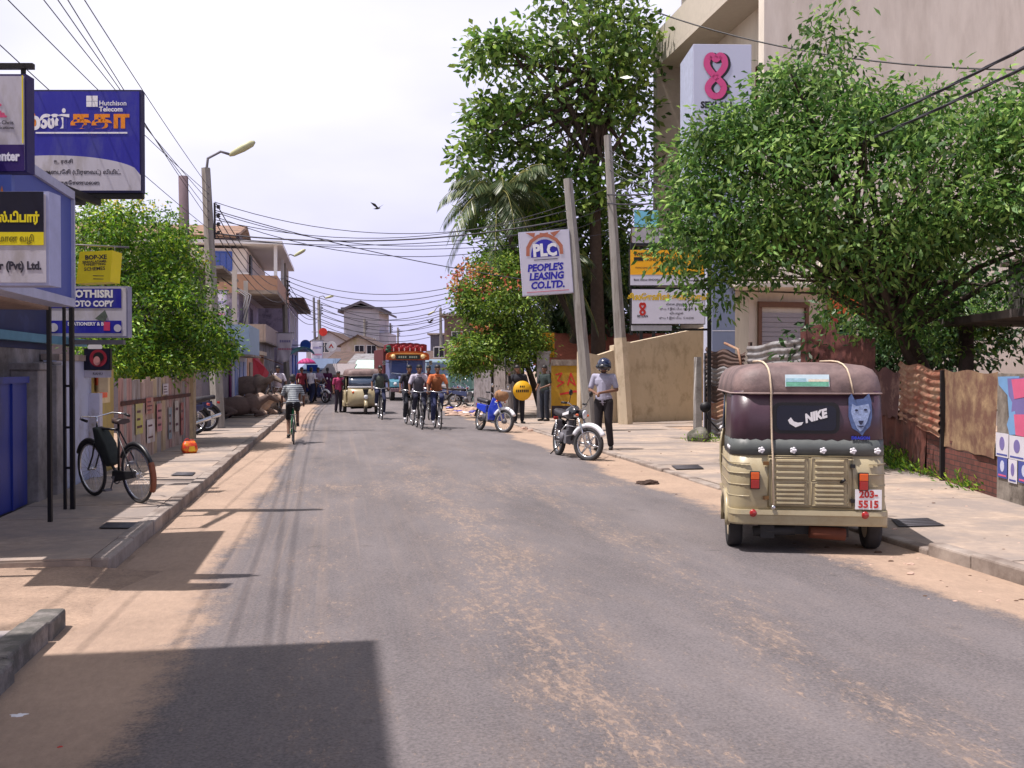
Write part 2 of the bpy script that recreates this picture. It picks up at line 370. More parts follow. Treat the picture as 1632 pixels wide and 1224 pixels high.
m_conc = M('worn_concrete', '#9a8f86', 0.9, 0.22, 4, 0.5, dirt='#6d6058', dirt_amt=0.6, dscale=1.4)
m_pave = M('dusty_pavement', (0.40, 0.31, 0.24), 0.92, 0.28, 9, 0.5, dirt=(0.25, 0.21, 0.185), dirt_amt=0.75, dscale=0.9)
m_pave2 = M('grey_pavement', (0.27, 0.245, 0.25), 0.9, 0.2, 6, 0.4, dirt=(0.42, 0.32, 0.24), dirt_amt=0.6, dscale=0.9)
m_dark = M('dark_iron', '#2a282c', 0.6, 0.25, 20, 0.3)
m_moss = M('mossy_kerb', (0.22, 0.20, 0.18), 0.95, 0.35, 9, 0.8, dirt=(0.08, 0.08, 0.06), dirt_amt=0.9, dscale=5)
def paved(name, x0, x1, y0, y1, h, mat, joint=1.1):
    """slabs with open joints lying on a bed"""
    mb = MB(); mb.box(x0, x1, y0, y1, -0.05, h - 0.012)
    y = y0
    while y < y1 - 0.05:
        yn = min(y1, y + joint * random.uniform(0.9, 1.1))
        t = random.uniform(-0.004, 0.005)
        mb.box(x0 + 0.004, x1 - 0.004, y + 0.012, yn - 0.006, h - 0.010, h + t); y = yn
    return tag(mb.build(name, mat), kind='structure')
def kerb(name, xf, y0, y1, w, h, mat, seg=0.95, jit=0.012):
    mb = MB(); y = y0
    while y < y1 - 0.05:
        yn = min(y1, y + seg); dx = random.uniform(-jit, jit); dz = random.uniform(-jit, jit); x = xf(y)
        mb.box(x + dx, x + w + dx, y + 0.006, yn - 0.006, -0.05, h + dz); y = yn
    return tag(mb.build(name, mat, bevel=0.018), kind='structure')
paved('pavement_left_near', -3.3, -1.83, -8, 6.1, 0.13, m_pave2)
kerb('kerb_left_near', lambda y: -1.83 + .02 * math.sin(y * 3), -8, 6.6, 0.16, 0.128, M('near_kerb', (0.25, 0.225, 0.21), .95, .3, 9, .8, dirt=(.10, .095, .085), dirt_amt=.8, dscale=5), seg=.75, jit=.016)
# the dropped crossing between the two raised pavements: a gentle concrete ramp
mbr = MB(); prof = [(5.98, .126), (6.25, .10), (6.6, .055), (7.1, .035), (7.7, .045), (8.32, .07)]; g0 = []
for y, z in prof:
    row = []
    for x, k in ((-3.4, 1.0), (-2.6, 1.0), (-2.0, .95), (-1.8, .75), (-1.55, .35), (-1.2, .06), (-.9, -.25)): row.append((x + (.03 * math.sin(y * 7) if x > -2.1 else 0), y, z * k * (1 if x < -1.9 else max(-.12, min(1, (y - 6.05) / .7))) - (0.0 if x < -1.9 else .012)))
    g0.append(row)
mbr.rings(g0, closed=False, cap=(False, False)); tag(mbr.build('driveway_ramp', bpy.data.materials['sandy_ground']), kind='structure')
paved('pavement_left', -3.35, -1.92, 8.3, 60, 0.12, m_pave)
kerb('kerb_left', lambda y: -1.92 + (0.25 * max(0, (y - 40) / 12) if y > 40 else 0), 8.3, 52, 0.15, 0.13, m_conc)
paved('pavement_right_near', 5.16, 8.2, -6, 7.9, 0.10, m_pave)
kerb('kerb_right_near', lambda y: 5.0, -6, 7.9, 0.15, 0.115, m_conc)
paved('pavement_right', 5.16, 8.9, 7.9, 27, 0.035, m_pave, 1.6)
kerb('kerb_right', lambda y: 5.0, 7.9, 46, 0.15, 0.045, m_conc, 1.2, 0.015)
tag(MB().box(5.2, 12, 27.0, 52, -0.05, 0.02).build('verge', m_pave), kind='structure')

# ================================================================= WALLS AND BUILDINGS, LEFT SIDE
m_navy = M('navy_paint', '#10204f', 0.6, 0.25, 3, 0.1, dirt='#2b3a6b', dirt_amt=0.2)
m_bluegate = M('blue_gate_paint', '#122a86', 0.45, 0.12, 2, 0.08, dirt='#0e1c55', dirt_amt=0.4, stretch=(1, 1, 0.3))
m_greywall = M('grey_plaster', '#8f8b8c', 0.9, 0.2, 3, 0.3, dirt='#57524f', dirt_amt=0.6, dscale=1.3)
m_whitewall = M('whitewash', '#b9b8c6', 0.85, 0.12, 3, 0.25, dirt='#8f8577', dirt_amt=0.3)
m_creamwall = M('cream_plaster', (0.66, 0.60, 0.52), 0.88, 0.08, 2, 0.2, dirt=(0.52, 0.46, 0.39), dirt_amt=0.5, dscale=0.9, stretch=(1, 1, 0.22))
m_tan = M('tan_wall_paint', (0.52, 0.43, 0.31), 0.9, 0.10, 1.6, 0.25, dirt=(0.33, 0.26, 0.17), dirt_amt=0.35, dscale=2.0, stretch=(1.2, 1.2, .8))
m_brown = M('brown_roofing', '#5a463f', 0.9, 0.3, 4, 0.6, dirt='#2d2422', dirt_amt=0.5)
m_tile = M('clay_roof_tiles', '#8d6f5c', 0.9, 0.25, 6, 0.8, dirt='#5b4a42', dirt_amt=0.5)
m_lav = M('lavender_wall', '#9d97b2', 0.85, 0.12, 3, 0.2, dirt='#5f5a70', dirt_amt=0.4)
m_peach = M('peach_wall', '#c79a7e', 0.85, 0.12, 3, 0.2, dirt='#98735c', dirt_amt=0.3)
m_white = M('white_paint', (0.74, 0.73, 0.76), 0.6, 0.05, 8, 0.05)
m_black = M('black_paint', '#0d0c12', 0.5, 0.2, 10, 0.1)
m_glassd = glass('dark_glass', '#141821')
m_rust = M('rust_sheet', '#5d3227', 0.85, 0.35, 5, 0.5, dirt='#2e1a17', dirt_amt=0.55, dscale=2.2)
m_rust2 = M('rusty_galvanised', '#9a7f68', 0.7, 0.25, 4, 0.3, dirt='#7a4330', dirt_amt=0.65, dscale=2.4)
m_galv = M('galvanised_sheet', '#8f8e90', 0.55, 0.2, 5, 0.2, metal=0.3, dirt='#5a4a44', dirt_amt=0.5)
m_tansheet = M('tan_tin_sheet', '#9a8262', 0.8, 0.3, 3, 0.3, dirt='#66473a', dirt_amt=0.75, dscale=2.6)
m_steel = M('weathered_steel', '#6c6a70', 0.6, 0.2, 8, 0.2, metal=0.2)
def brick_mat(name, c1, c2, mortar, scale=5.0):
    m, t, b = node_mat(name); N = t.nodes.new; L = t.links.new
    tcn = N('ShaderNodeTexCoord'); mpn = N('ShaderNodeMapping'); mpn.inputs['Rotation'].default_value = (PI / 2, 0, 0)
    L(tcn.outputs['Object'], mpn.inputs[0]); br = N('ShaderNodeTexBrick'); L(mpn.outputs[0], br.inputs['Vector'])
    br.inputs['Scale'].default_value = scale; br.inputs['Color1'].default_value = (*lin(c1), 1); br.inputs['Color2'].default_value = (*lin(c2), 1); br.inputs['Mortar'].default_value = (*lin(mortar), 1)
    br.inputs['Mortar Size'].default_value = 0.03; br.inputs['Row Height'].default_value = 0.36; br.inputs['Brick Width'].default_value = 1.05
    n = N('ShaderNodeTexNoise'); n.inputs['Scale'].default_value = 6; n.inputs['Detail'].default_value = 8; L(tcn.outputs['Object'], n.inputs['Vector'])
    mx = N('ShaderNodeMix'); mx.data_type = 'RGBA'; mx.blend_type = 'MULTIPLY'; mx.inputs['Factor'].default_value = 0.8; L(br.outputs['Color'], mx.inputs['A'])
    r = N('ShaderNodeMapRange'); r.inputs['From Min'].default_value = 0.3; r.inputs['From Max'].default_value = 0.7; r.inputs['To Min'].default_value = 0.5; r.inputs['To Max'].default_value = 1.3; L(n.outputs['Fac'], r.inputs['Value']); L(r.outputs[0], mx.inputs['B'])
    L(mx.outputs['Result'], b.inputs['Base Color']); b.inputs['Roughness'].default_value = 0.92
    bn = N('ShaderNodeBump'); bn.inputs['Strength'].default_value = 0.7; bn.inputs['Distance'].default_value = 0.01; bn.invert = True; L(br.outputs['Fac'], bn.inputs['Height']); L(bn.outputs[0], b.inputs['Normal'])
    return m
m_brick = brick_mat('old_red_brick', '#6b3a31', '#54302b', '#3a2a26')

def corr(mb, L, z0, z1, amp=0.012, pitch=0.09, horiz=True, y=0.0, tear=0.0, mi=0):
    """corrugated sheet of length L in local x, standing z0..z1 (z0,z1 may be (left,right) pairs); waves stacked in z when horiz"""
    z0 = z0 if isinstance(z0, tuple) else (z0, z0); z1 = z1 if isinstance(z1, tuple) else (z1, z1)
    nu, nv = (10, max(8, int((max(z1) - min(z0)) / pitch * 6))) if horiz else (max(8, int(L / pitch * 6)), 6)
    for side in (0, 1):
        vs = []
        for i in range(nu + 1):
            u = i / nu; a = z0[0] + (z0[1] - z0[0]) * u; b = z1[0] + (z1[1] - z1[0]) * u
            a += tear * math.sin(u * 17.3) * 0.5; b += tear * math.sin(u * 11.1 + 2)
            for j in range(nv + 1):
                v = j / nv; z = a + (b - a) * v
                ph = (v * (max(z1) - min(z0)) if horiz else u * L) / pitch * 2 * PI
                vs.append((u * L, y + amp * math.sin(ph) + side * 0.002 + 0.02 * math.sin(u * 5 + v * 3), z))
        fs = [(i * (nv + 1) + j, (i + 1) * (nv + 1) + j, (i + 1) * (nv + 1) + j + 1, i * (nv + 1) + j + 1) for i in range(nu) for j in range(nv)]
        mb.add(vs, fs, mi, True)
    return mb
def seg(name, label, cat, a, b, group=None):
    """thing whose local x runs from ground point a to b"""
    a = Vector((a[0], a[1], 0)); b = Vector((b[0], b[1], 0)); d = b - a
    return thing(name, label, cat, a, math.atan2(d.y, d.x), group), d.length
def window(parent, face, u, z, w, h, at_, mat_pane=None, mat_frame=None, bars=1, depth=0.06):
    """window part (frame mesh with pane as sub-part); face '-y' (u along x) or '+x'/'-x' (u along y); at_ = plane coordinate"""
    mf = mat_frame or m_white; mp_ = mat_pane or m_glassd; f = MB(); p = MB(); t = 0.05
    sgn = -1 if face in ('-y', '-x') else 1; y0, y1 = sorted((at_ - sgn * 0.02, at_ + sgn * depth))
    def bx(m, a, b, c, d, e0, e1):
        if face == '-y': m.box(a, b, e0, e1, c, d)
        else: m.box(e0, e1, a, b, c, d)
    bx(f, u, u + w, z + h - t, z + h, y0, y1); bx(f, u, u + w, z, z + t, y0, y1)
    bx(f, u, u + t, z + t, z + h - t, y0, y1); bx(f, u + w - t, u + w, z + t, z + h - t, y0, y1)
    for k in range(bars):
        c = u + w * (k + 1) / (bars + 1); bx(f, c - 0.02, c + 0.02, z + t, z + h - t, y0, y1 - 0.004 if sgn > 0 else y1)
    fr = f.build('window', mf, parent); e = sorted((at_ + sgn * 0.003, at_ + sgn * 0.018)); bx(p, u + t - 0.01, u + w - t + 0.01, z + t - 0.01, z + h - t + 0.01, e[0], e[1])
    p.build('pane', mp_, fr); return fr

# tall house just outside the picture whose roof throws the big shadow on the near road
t = thing('corner_house', 'tall plastered house at the near left corner whose shadow falls across the road', 'house', (-3.4, -9, 0))
MB().box(-8, 0, 0, 14.5, 0, 8.3).build('wall', m_creamwall, t)
MB().box(-8.2, 0.12, -0.2, 14.6, 8.302, 8.5).build('roof', m_conc, t)
for yy in (2, 6, 10):
    window(t, '+x', yy, 4.9, 1.4, 1.3, 0.0); window(t, '+x', yy, 1.0, 1.4, 1.3, 0.0)

# shop with navy upper wall
t = thing('shop_building', 'low grey shop with navy painted upper wall behind the first row of signboards', 'shop', (-3.6, 8.4, 0))
MB().box(-5, 0, 0, 5.0, 0, 1.85).build('lower_wall', m_greywall, t)
MB().box(-5, 0, 0, 5.0, 1.853, 3.2).build('upper_wall', m_navy, t)
MB().box(-5.1, 0.04, -0.1, 5.1, 3.203, 3.36).build('roof', m_conc, t)
MB().box(0, 0.06, 0.6, 2.4, 0.1, 2.0).build('shutter', m_bluegate, t)
MB().box(0.0, 0.10, -0.1, 6.6, 1.93, 2.03).build('beam', M('teal_beam', '#4f7f96', 0.7), t)
t = thing('metal_gate', 'low blue metal gate at the left edge before the grey pillars', 'gate', (-3.42, 10.1, 0))
mb = MB(); mb.box(-0.02, 0.02, 0, 1.75, 0.12, 1.52); mb.build('leaf', m_bluegate, t)
mb = MB(); mb.box(0.021, 0.05, 0.0, 1.75, 1.46, 1.53); mb.box(0.021, 0.04, 1.2, 1.28, 0.12, 1.458); mb.build('rib', m_bluegate, t)
# wall pieces between gate and fence
t = thing('gate_pillar', 'rough grey concrete pillar with broken top beside the blue gate', 'pillar', (-3.45, 11.95, 0))
mb = MB(); mb.box(-0.15, 0.14, 0, 0.34, 0, 1.60); mb.box(-0.17, 0.17, -0.03, 0.37, 1.603, 1.68); mb.build('shaft', m_greywall, t, bevel=0.01)
t = thing('gate_pillar', 'darker concrete pillar with a ragged cap behind the black sign posts', 'pillar', (-3.42, 12.6, 0))
mb = MB(); mb.box(-0.15, 0.14, 0, 0.42, 0, 1.66); mb.box(-0.13, 0.1, 0.03, 0.38, 1.663, 1.70); mb.build('shaft', m_greywall, t, bevel=0.01)
mw = M('pale_blue_wall', '#aab0c6', 0.85, 0.1, 3, 0.2, dirt='#8d8a94', dirt_amt=0.35)
t = thing('boundary_wall', 'pale blue-white wall section behind the parked black bicycle', 'wall', (-3.4, 13.05, 0))
MB().box(-0.15, 0, 0, 1.75, 0, 1.72).build('wall', mw, t); MB().box(-0.18, 0.03, 0, 1.75, 1.723, 1.80).build('coping', m_conc, t)
mb = MB(); mb.box(0.0, 0.14, 1.60, 1.78, 0, 1.28); mb.build('post', m_whitewall, t)
my = M('yellowed_wall', '#a99555', 0.85, 0.15, 3, 0.2, dirt='#8a7a5a', dirt_amt=0.4)
t = thing('boundary_wall', 'yellowed wall section carrying an orange notice, between bicycle and board fence', 'wall', (-3.38, 14.86, 0))
MB().box(-0.14, 0, 0, 1.25, 0, 1.62).build('wall', my, t)
nb = MB().box(0.002, 0.012, 0.15, 0.95, 1.12, 1.55).build('notice', M('notice_paper', '#cdb98e', 0.8), t)
MB().box(0.013, 0.018, 0.3, 0.75, 1.2, 1.48).build('printed_square', M('orange_print', '#e0603a', 0.7), nb)
# board fence with pasted posters
mwood = [M('fence_board_' + n, c, 0.9, 0.25, 3, 0.4, dirt=d, dirt_amt=0.5, stretch=(3, 3, 0.5)) for n, c, d in
         (('pale', '#b09a90', '#7d6657'), ('pink', '#b08a82', '#6b4a44'), ('grey', '#9c9490', '#6b5a52'), ('buff', '#b5a184', '#7d6a50'))]
t, Ln = seg('board_fence', 'old fence of weathered boards and tin covered with torn posters, under the left tree', 'fence', (-3.33, 16.15), (-3.12, 22.0))
x = 0.0
while x < Ln - 0.1:
    w = random.uniform(0.20, 0.38); h = 1.42 + random.uniform(-0.05, 0.09); dy = random.uniform(-0.012, 0.012)
    MB().box(x + 0.006, min(Ln, x + w) - 0.004, -0.03 + dy, dy, 0.02, h).build('board', mwood[random.randrange(4)], t); x += w
mb = MB(); mb.box(0, Ln, -0.055, -0.033 - 0.012, 1.05, 1.12); mb.build('rail', m_rust, t)
pcols = ['#b5b05a', '#a8655c', '#c4bfc2', '#b3737a', '#84929a', '#c4beb4', '#a5544e', '#c4bcc2', '#b08e7e']
for i, (px_, z_, w_, h_) in enumerate([(0.9, .55, .5, .5), (1.65, .85, .55, .28), (1.7, .35, .6, .4), (2.5, .5, .4, .5), (3.5, .3, .3, .6), (4.1, .4, .35, .6), (4.7, .3, .3, .65), (3.0, 1.15, .5, .2)]):
    ps = MB().box(px_, px_ + w_, -0.062, -0.0585, z_, z_ + h_).build('poster', M('poster_%s' % pcols[i][1:], pcols[i], 0.8, 0.2, 8, 0.1, dirt='#a39384', dirt_amt=0.5, dscale=4), t)
    mb = MB()
    for r_ in range(3):
        if random.random() < .8: mb.box(px_ + w_ * .15, px_ + w_ * random.uniform(.6, .9), -0.0645, -0.063, z_ + h_ * (.2 + .25 * r_), z_ + h_ * (.28 + .25 * r_))
    if mb.v: mb.build('print', M('poster_ink', '#54303a', 0.8), ps)
t = thing('gate_pillar', 'tan square gate post at the far end of the board fence', 'pillar', (-3.2, 22.3, 0))
mb = MB(); mb.box(-0.2, 0.14, 0, 0.42, 0, 1.55); mb.box(-0.24, 0.18, -0.04, 0.46, 1.553, 1.63); mb.build('shaft', M('tan_post', '#a38f74', 0.9, 0.2, 5, 0.3, dirt='#6f6250', dirt_amt=0.4), t, bevel=0.01)

# low grey building by the gap
t = thing('low_building', 'low grey building with a purple downpipe behind the two parked scooters', 'building', (-3.5, 27.0, 0))
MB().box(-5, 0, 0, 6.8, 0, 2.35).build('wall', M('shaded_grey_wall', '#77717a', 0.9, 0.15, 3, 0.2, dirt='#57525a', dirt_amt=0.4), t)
MB().box(-5.2, 0.3, -0.2, 6.9, 2.353, 2.45).build('roof', m_brown, t)
MB().tube((0.05, 6.5, 0), (0.05, 6.5, 2.3), 0.05).build('downpipe', M('purple_pipe', '#5a1650', 0.5), t)
MB().box(0.003, 0.05, 1.5, 3.8, 0.4, 1.9).build('door', M('slate_door', '#4e5263', 0.8), t)
t = thing('stepped_shop', 'narrow two-storey shop with pale blue balcony box beyond the left tree', 'shop', (-3.4, 33.9, 0))
MB().box(-5, 0, 0, 5.0, 0, 2.05).build('lower_wall', M('white_blue_wall', '#b8bacb', 0.85, 0.1, 3, 0.15), t)
MB().box(-5, -1.2, 0, 5.0, 2.053, 4.9).build('upper_wall', m_greywall, t)
MB().box(-1.199, 0.55, 0.2, 4.6, 2.053, 2.12).build('balcony_floor', m_conc, t)
MB().box(0.40, 0.50, 0.3, 4.5, 2.123, 3.1).build('balcony_panel', M('pale_blue_panel', '#8fa6bd', 0.7, 0.12), t)
MB().box(-1.2, 0.5, 0.2, 0.28, 2.123, 3.1).build('balcony_panel', M('pale_blue_panel', '#8fa6bd', 0.7, 0.12), t)
MB().box(-5, -0.3, -0.1, 5.1, 4.903, 5.0).build('roof', m_conc, t)
for yy in (0.5, 2.0, 3.4): MB().box(0.003, 0.04, yy, yy + 0.8, 0.1, 1.9).build('shutter', M('blue_shutter', '#7f8fc0', 0.6), t)
MB().box(-1.19, -1.15, 2.0, 2.8, 2.3, 4.2).build('door', m_black, t)
for q in (.25, 4.35): MB().box(-0.05, 0.1, q, q + .15, 3.1, 4.9).build('column', m_creamwall, t)
mb = MB()
for q in range(3): mb.path([(0.1, .5 + q, 3.0), (0.3, 1.4 + q, 4.1 + .1 * q), (-.6, 2.2 + q, 4.8)], 0.02, 5)
mb.build('stay', m_steel, t)
t = thing('roadside_shop', 'peach fronted single-storey shop with torn red awning cloth behind the resting cattle', 'shop', (-3.4, 39.2, 0))
MB().box(-5, 0, 0, 8.6, 0, 2.25).build('wall', m_peach, t)
MB().box(-5.1, 0.12, -0.05, 8.7, 2.253, 2.42).build('roof', m_tan, t)
mb = MB(); mb.add([(0.02, 6, 2.2), (0.9, 6, 1.9), (0.9, 8.4, 1.85), (0.02, 8.4, 2.2), (0.02, 6, 2.16), (0.9, 6, 1.86), (0.9, 8.4, 1.81), (0.02, 8.4, 2.16)], [(0, 1, 2, 3), (7, 6, 5, 4), (0, 4, 5, 1), (1, 5, 6, 2), (2, 6, 7, 3), (3, 7, 4, 0)]); mb.build('canopy', m_brown, t)
mb = MB(); mb.add([(0.02, 2.2, 2.1), (0.45, 3.0, 1.7), (0.5, 4.4, 1.5), (0.05, 4.6, 2.1), (0.02, 2.2, 1.35), (0.3, 3.0, 1.3), (0.4, 4.4, 1.2), (0.04, 4.6, 1.3)], [(0, 1, 2, 3), (0, 4, 5, 1), (1, 5, 6, 2), (2, 6, 7, 3)]); mb.build('awning_cloth', M('red_cloth', '#a3283c', 0.9, 0.2), t)
for yy in (0.6, 4.9): MB().box(0.003, 0.05, yy, yy + 1.2, 0.1, 1.9).build('door', M('dusty_door', '#8e7d72', 0.8), t)

# three-level house with balcony
t = thing('balcony_house', 'three-level tan and white house with blue window and tiled roof on the left', 'house', (-3.7, 48.2, 0))
MB().box(-12, 0, 0.0, 12, 0, 2.9).build('ground_wall', m_greywall, t)
MB().box(-12, -0.9, 0.3, 12, 2.903, 5.2).build('middle_wall', m_lav, t)
MB().box(-12, -0.5, 0, 12, 5.203, 7.25).build('upper_wall', M('upper_cream', '#d6cdca', 0.85, 0.1), t)
MB().box(-12.1, -0.4, -0.10, -0.003, 5.2, 6.05).build('tan_band', M('tan_band', '#b08b76', 0.85, 0.12), t)
MB().box(-12.1, -0.4, -0.14, -0.004, 6.053, 6.13).build('sill_band', m_white, t)
window(t, '-y', -2.0, 6.2, 0.85, 0.9, 0.0, glass('blue_glass', '#2244a0', 0.2), M('blue_frame', '#2a52b0', 0.5), 2)
window(t, '-y', -5.2, 6.2, 1.2, 0.9, 0.0, glass('blue_glass', '#2244a0', 0.2), M('blue_frame', '#2a52b0', 0.5), 2)
MB().box(-0.49, 0.9, -0.2, 11, 5.15, 5.32).build('balcony_floor', m_conc, t)
mb = MB(); mb.box(-0.39, 0.9, -0.2, -0.1, 5.323, 6.0); mb.box(0.82, 0.9, -0.099, 11, 5.323, 6.0); mb.build('balcony_wall', M('tan_band', '#b08b76', 0.85, 0.12), t)
for q in (-.18, 5.5, 10.6): MB().box(0.74, 0.89, q, q + .17, 6.003, 7.4).build('column', m_white, t)
MB().box(-0.49, -0.42, 1.2, 2.2, 5.35, 7.1).build('door', m_black, t)
mb = MB(); mb.box(-12.3, 1.15, -0.7, 12.2, 7.4, 7.56); mb.build('roof_slab', m_white, t)
mb = MB(); mb.box(-12, -1.9, 0.4, 11, 7.563, 8.0); mb.build('attic_wall', m_brown, t)
mb = MB(); mb.prism([(-0.8, 7.75), (5.0, 9.0), (11.8, 7.75), (11.8, 7.62), (5.0, 8.87), (-0.8, 7.62)], 'x', -12.6, -0.9); mb.build('roof', m_tile, t)
mb = MB(); mb.box(-0.9, -0.78, -0.85, 11.8, 7.7, 7.85); mb.prism([(0.2, 7.75), (5.0, 8.85), (10.8, 7.75)], 'x', -1.95, -1.8); mb.build('gable', M('dark_timber', '#3a2733', 0.8), t)
for yy in (1.0, 3.4, 6.5): window(t, '+x', yy, 3.2, 1.0, 1.7, -0.9, m_glassd, m_lav, 1)
window(t, '-y', -3.4, 3.2, 1.0, 1.6, 0.3, m_glassd, m_lav, 1)
mb = MB(); mb.box(-0.9, 0.35, 0.0, 11, 2.905, 2.98)
mb.build('terrace_floor', m_conc, t); mb = MB(); mb.box(0.25, 0.35, 0, 11, 2.983, 3.75); mb.box(-0.9, 0.24, 0.0, 0.1, 2.983, 3.75); mb.build('terrace_wall', M('worn_buff', '#a3938c', 0.85, 0.15), t)
t = thing('terrace_shop', 'lavender two-storey shop with brown eave and blue door past the balcony house', 'shop', (-2.9, 61.0, 0))
MB().box(-9, 0, 0, 14, 0, 5.7).build('wall', m_lav, t); MB().box(-9.2, 0.9, -0.3, 14.2, 5.703, 5.9).build('roof', m_brown, t)
MB().box(0.003, 0.9, 3, 13, 2.9, 3.0).build('canopy', M('blue_grey_tin', '#6b7d92', 0.6), t)
for yy in (1.5, 4.5, 8.0): window(t, '+x', yy, 3.6, 1.1, 1.6, 0.0)
for yy in (4.0, 8.5): MB().box(0.003, 0.06, yy, yy + 2.2, 0.1, 2.6).build('door', M('bright_blue_door', '#1d4fb0', 0.5), t)
# far end of the street -------------------------------------------------------------
def far_box(name, label, cat, x0px, x1px, ytop, d, depth, wallm, roofm=None, roof='flat', over=0.3, base=0.0, group=None):
    """building seen at distance d: spans two photo columns there, real height from its top row"""
    a = P(x0px, ytop, d); b = P(x1px, ytop, d); w = (b - a).length; h = a.z
    t = thing(name, label, cat, (a.x, a.y, 0), math.atan2(b.y - a.y, b.x - a.x), group)
    if roof == 'flat':
        MB().box(0, w, 0, depth, base, h - 0.16).build('wall', wallm, t)
        MB().box(-over, w + over, -over, depth + over, h - 0.157, h).build('roof', roofm or m_conc, t)
    elif roof == 'gable':   # ridge runs away from the viewer
        e = h - w * 0.28
        MB().box(0, w, 0, depth, base, e).build('wall', wallm, t)
        mb = MB(); mb.prism([(0, e), (w, e), (w / 2, h - 0.12)], 'y', 0.0, depth); mb.build('gable', wallm, t)
        mb = MB(); s = (h - e) / (w / 2)
        mb.prism([(-over, e - over * s), (w / 2, h), (w + over, e - over * s), (w + over, e - over * s - 0.12), (w / 2, h - 0.12), (-over, e - over * s - 0.12)], 'y', -over, depth + over)
        mb.build('roof', roofm or m_brown, t)
    else:                   # lean-to falling towards the viewer
        MB().box(0, w, 0, depth, base, h - 0.9).build('wall', wallm, t)
        mb = MB(); mb.prism([(-0.9, h - 1.15), (depth, h), (depth, h - 0.1), (-0.9, h - 1.25)], 'x', -over, w + over); mb.build('roof', roofm or m_galv, t)
    return t, w, h
m_fgrey = M('distant_grey_render', '#aaa7b2', 0.9, 0.08, 1.0, 0.1, dirt='#94919b', dirt_amt=0.3, dscale=0.4)
m_fyel = M('distant_buff_wall', '#b8ab98', 0.9, 0.1, 1.0, 0.1)
t, w, h = far_box('grey_tower', 'tall plain grey block with low pitched roof at the end of the street', 'building', 548, 604, 490, 112, 9, m_fgrey, M('dark_eave', '#55505a', 0.9))
mb = MB(); mb.prism([(-0.6, h - 0.35), (w / 2, h + 0.75), (w + 0.9, h - 0.5), (w + 0.9, h - 0.75), (w / 2, h + 0.45), (-0.6, h - 0.6)], 'y', -0.6, 9.4); mb.build('pitched_roof', M('dark_eave', '#55505a', 0.9), t)
MB().box(w, w + 1.0, 0.5, 8, 0, h - 2.8).build('side_wing', m_fgrey, t)
window(t, '-y', w * 0.68, h - 4.6, 0.9, 1.2, 0.0); window(t, '-y', w * 0.2, h - 4.6, 0.9, 1.2, 0.0)
t, w, h = far_box('long_grey_house', 'long grey house with shallow roof left of the grey tower', 'house', 488, 560, 527, 104, 10, m_fgrey, m_brown, 'gable'); window(t, '-y', w * .3, 3.4, 1, 1.1, 0.0)
t, w, h = far_box('gabled_house', 'yellow and pink gabled house below the grey tower', 'house', 543, 598, 533, 92, 9, M('pinkish_wall', '#c9b6b4', 0.9, 0.1, dirt='#a59a76', dirt_amt=0.6, dscale=0.5), m_brown, 'gable')
window(t, '-y', w * .4, 2.9, 0.9, 1.0, 0.0); window(t, '-y', w * .75, 2.9, 0.9, 1.0, 0.0)
t, w, h = far_box('market_shop', 'shop with sloping brown roof and orange signboard at the street end', 'shop', 520, 560, 558, 84, 6, m_fyel, m_brown, 'lean')
MB().box(0.3, w - 0.3, -1.05, -0.98, h - 2.1, h - 1.4).build('signboard', M('orange_sign', '#e0654a', 0.7), t)
MB().box(0.4, w - 0.4, -0.03, -0.002, 0.1, 1.5).build('shutter', m_steel, t)
t, w, h = far_box('market_shop', 'shop with white sloping tin roof below the gabled house', 'shop', 557, 592, 562, 82, 5, m_lav, m_galv, 'lean'); MB().box(0.4, w - 0.4, -0.03, -0.002, 0.1, 1.7).build('shutter', m_black, t)
t, w, h = far_box('market_shop', 'small stall with pale green tin canopy behind the far auto rickshaw', 'shop', 566, 596, 573, 74, 3, m_lav, M('pale_green_tin', '#a9cdbb', 0.6), 'lean'); MB().box(0.3, w - 0.3, -0.03, -0.002, 0.1, 1.2).build('counter', m_brown, t)
t, w, h = far_box('market_shop', 'dim shop with dusty awning directly left of the lorry', 'shop', 592, 622, 572, 86, 6, M('dusky_wall', '#6f6370', 0.9, 0.2), m_brown, 'lean'); MB().box(0.3, w - 0.3, -0.03, -0.002, 0.1, 1.7).build('shutter', m_black, t)
t, w, h = far_box('roadside_stall', 'stall with white awning edge and dark front beside the red and white discs', 'stall', 512, 548, 579, 70, 4, M('stall_navy', '#3a4565', 0.85), M('dirty_white_tin', '#857d7e', 0.8), 'lean'); MB().box(0.2, w - 0.2, -0.03, -0.002, 0.1, 0.9).build('counter', m_brown, t)
t, w, h = far_box('corrugated_fence', 'brown corrugated fence closing the street bend behind the walking woman', 'fence', 529, 566, 597, 66, 0.12, m_brown)
mb = MB(); corr(mb, w, 0.05, h - 0.2, 0.05, 0.45, False, -0.06); mb.build('sheeting', M('faded_brown_tin', '#86685f', 0.8, 0.2, 2, 0.2), t)
t, w, h = far_box('dark_shop', 'dark low shop with blue front left of the purple dressed woman', 'shop', 480, 518, 570, 73, 5, M('shade_blue', '#2d3d6a', 0.85), M('blue_tin', '#50607a', 0.6), 'lean')
MB().box(0.4, 1.2, -0.03, -0.002, 0.1, 2.0).build('door', M('bright_blue_door', '#1d4fb0', 0.5), t)
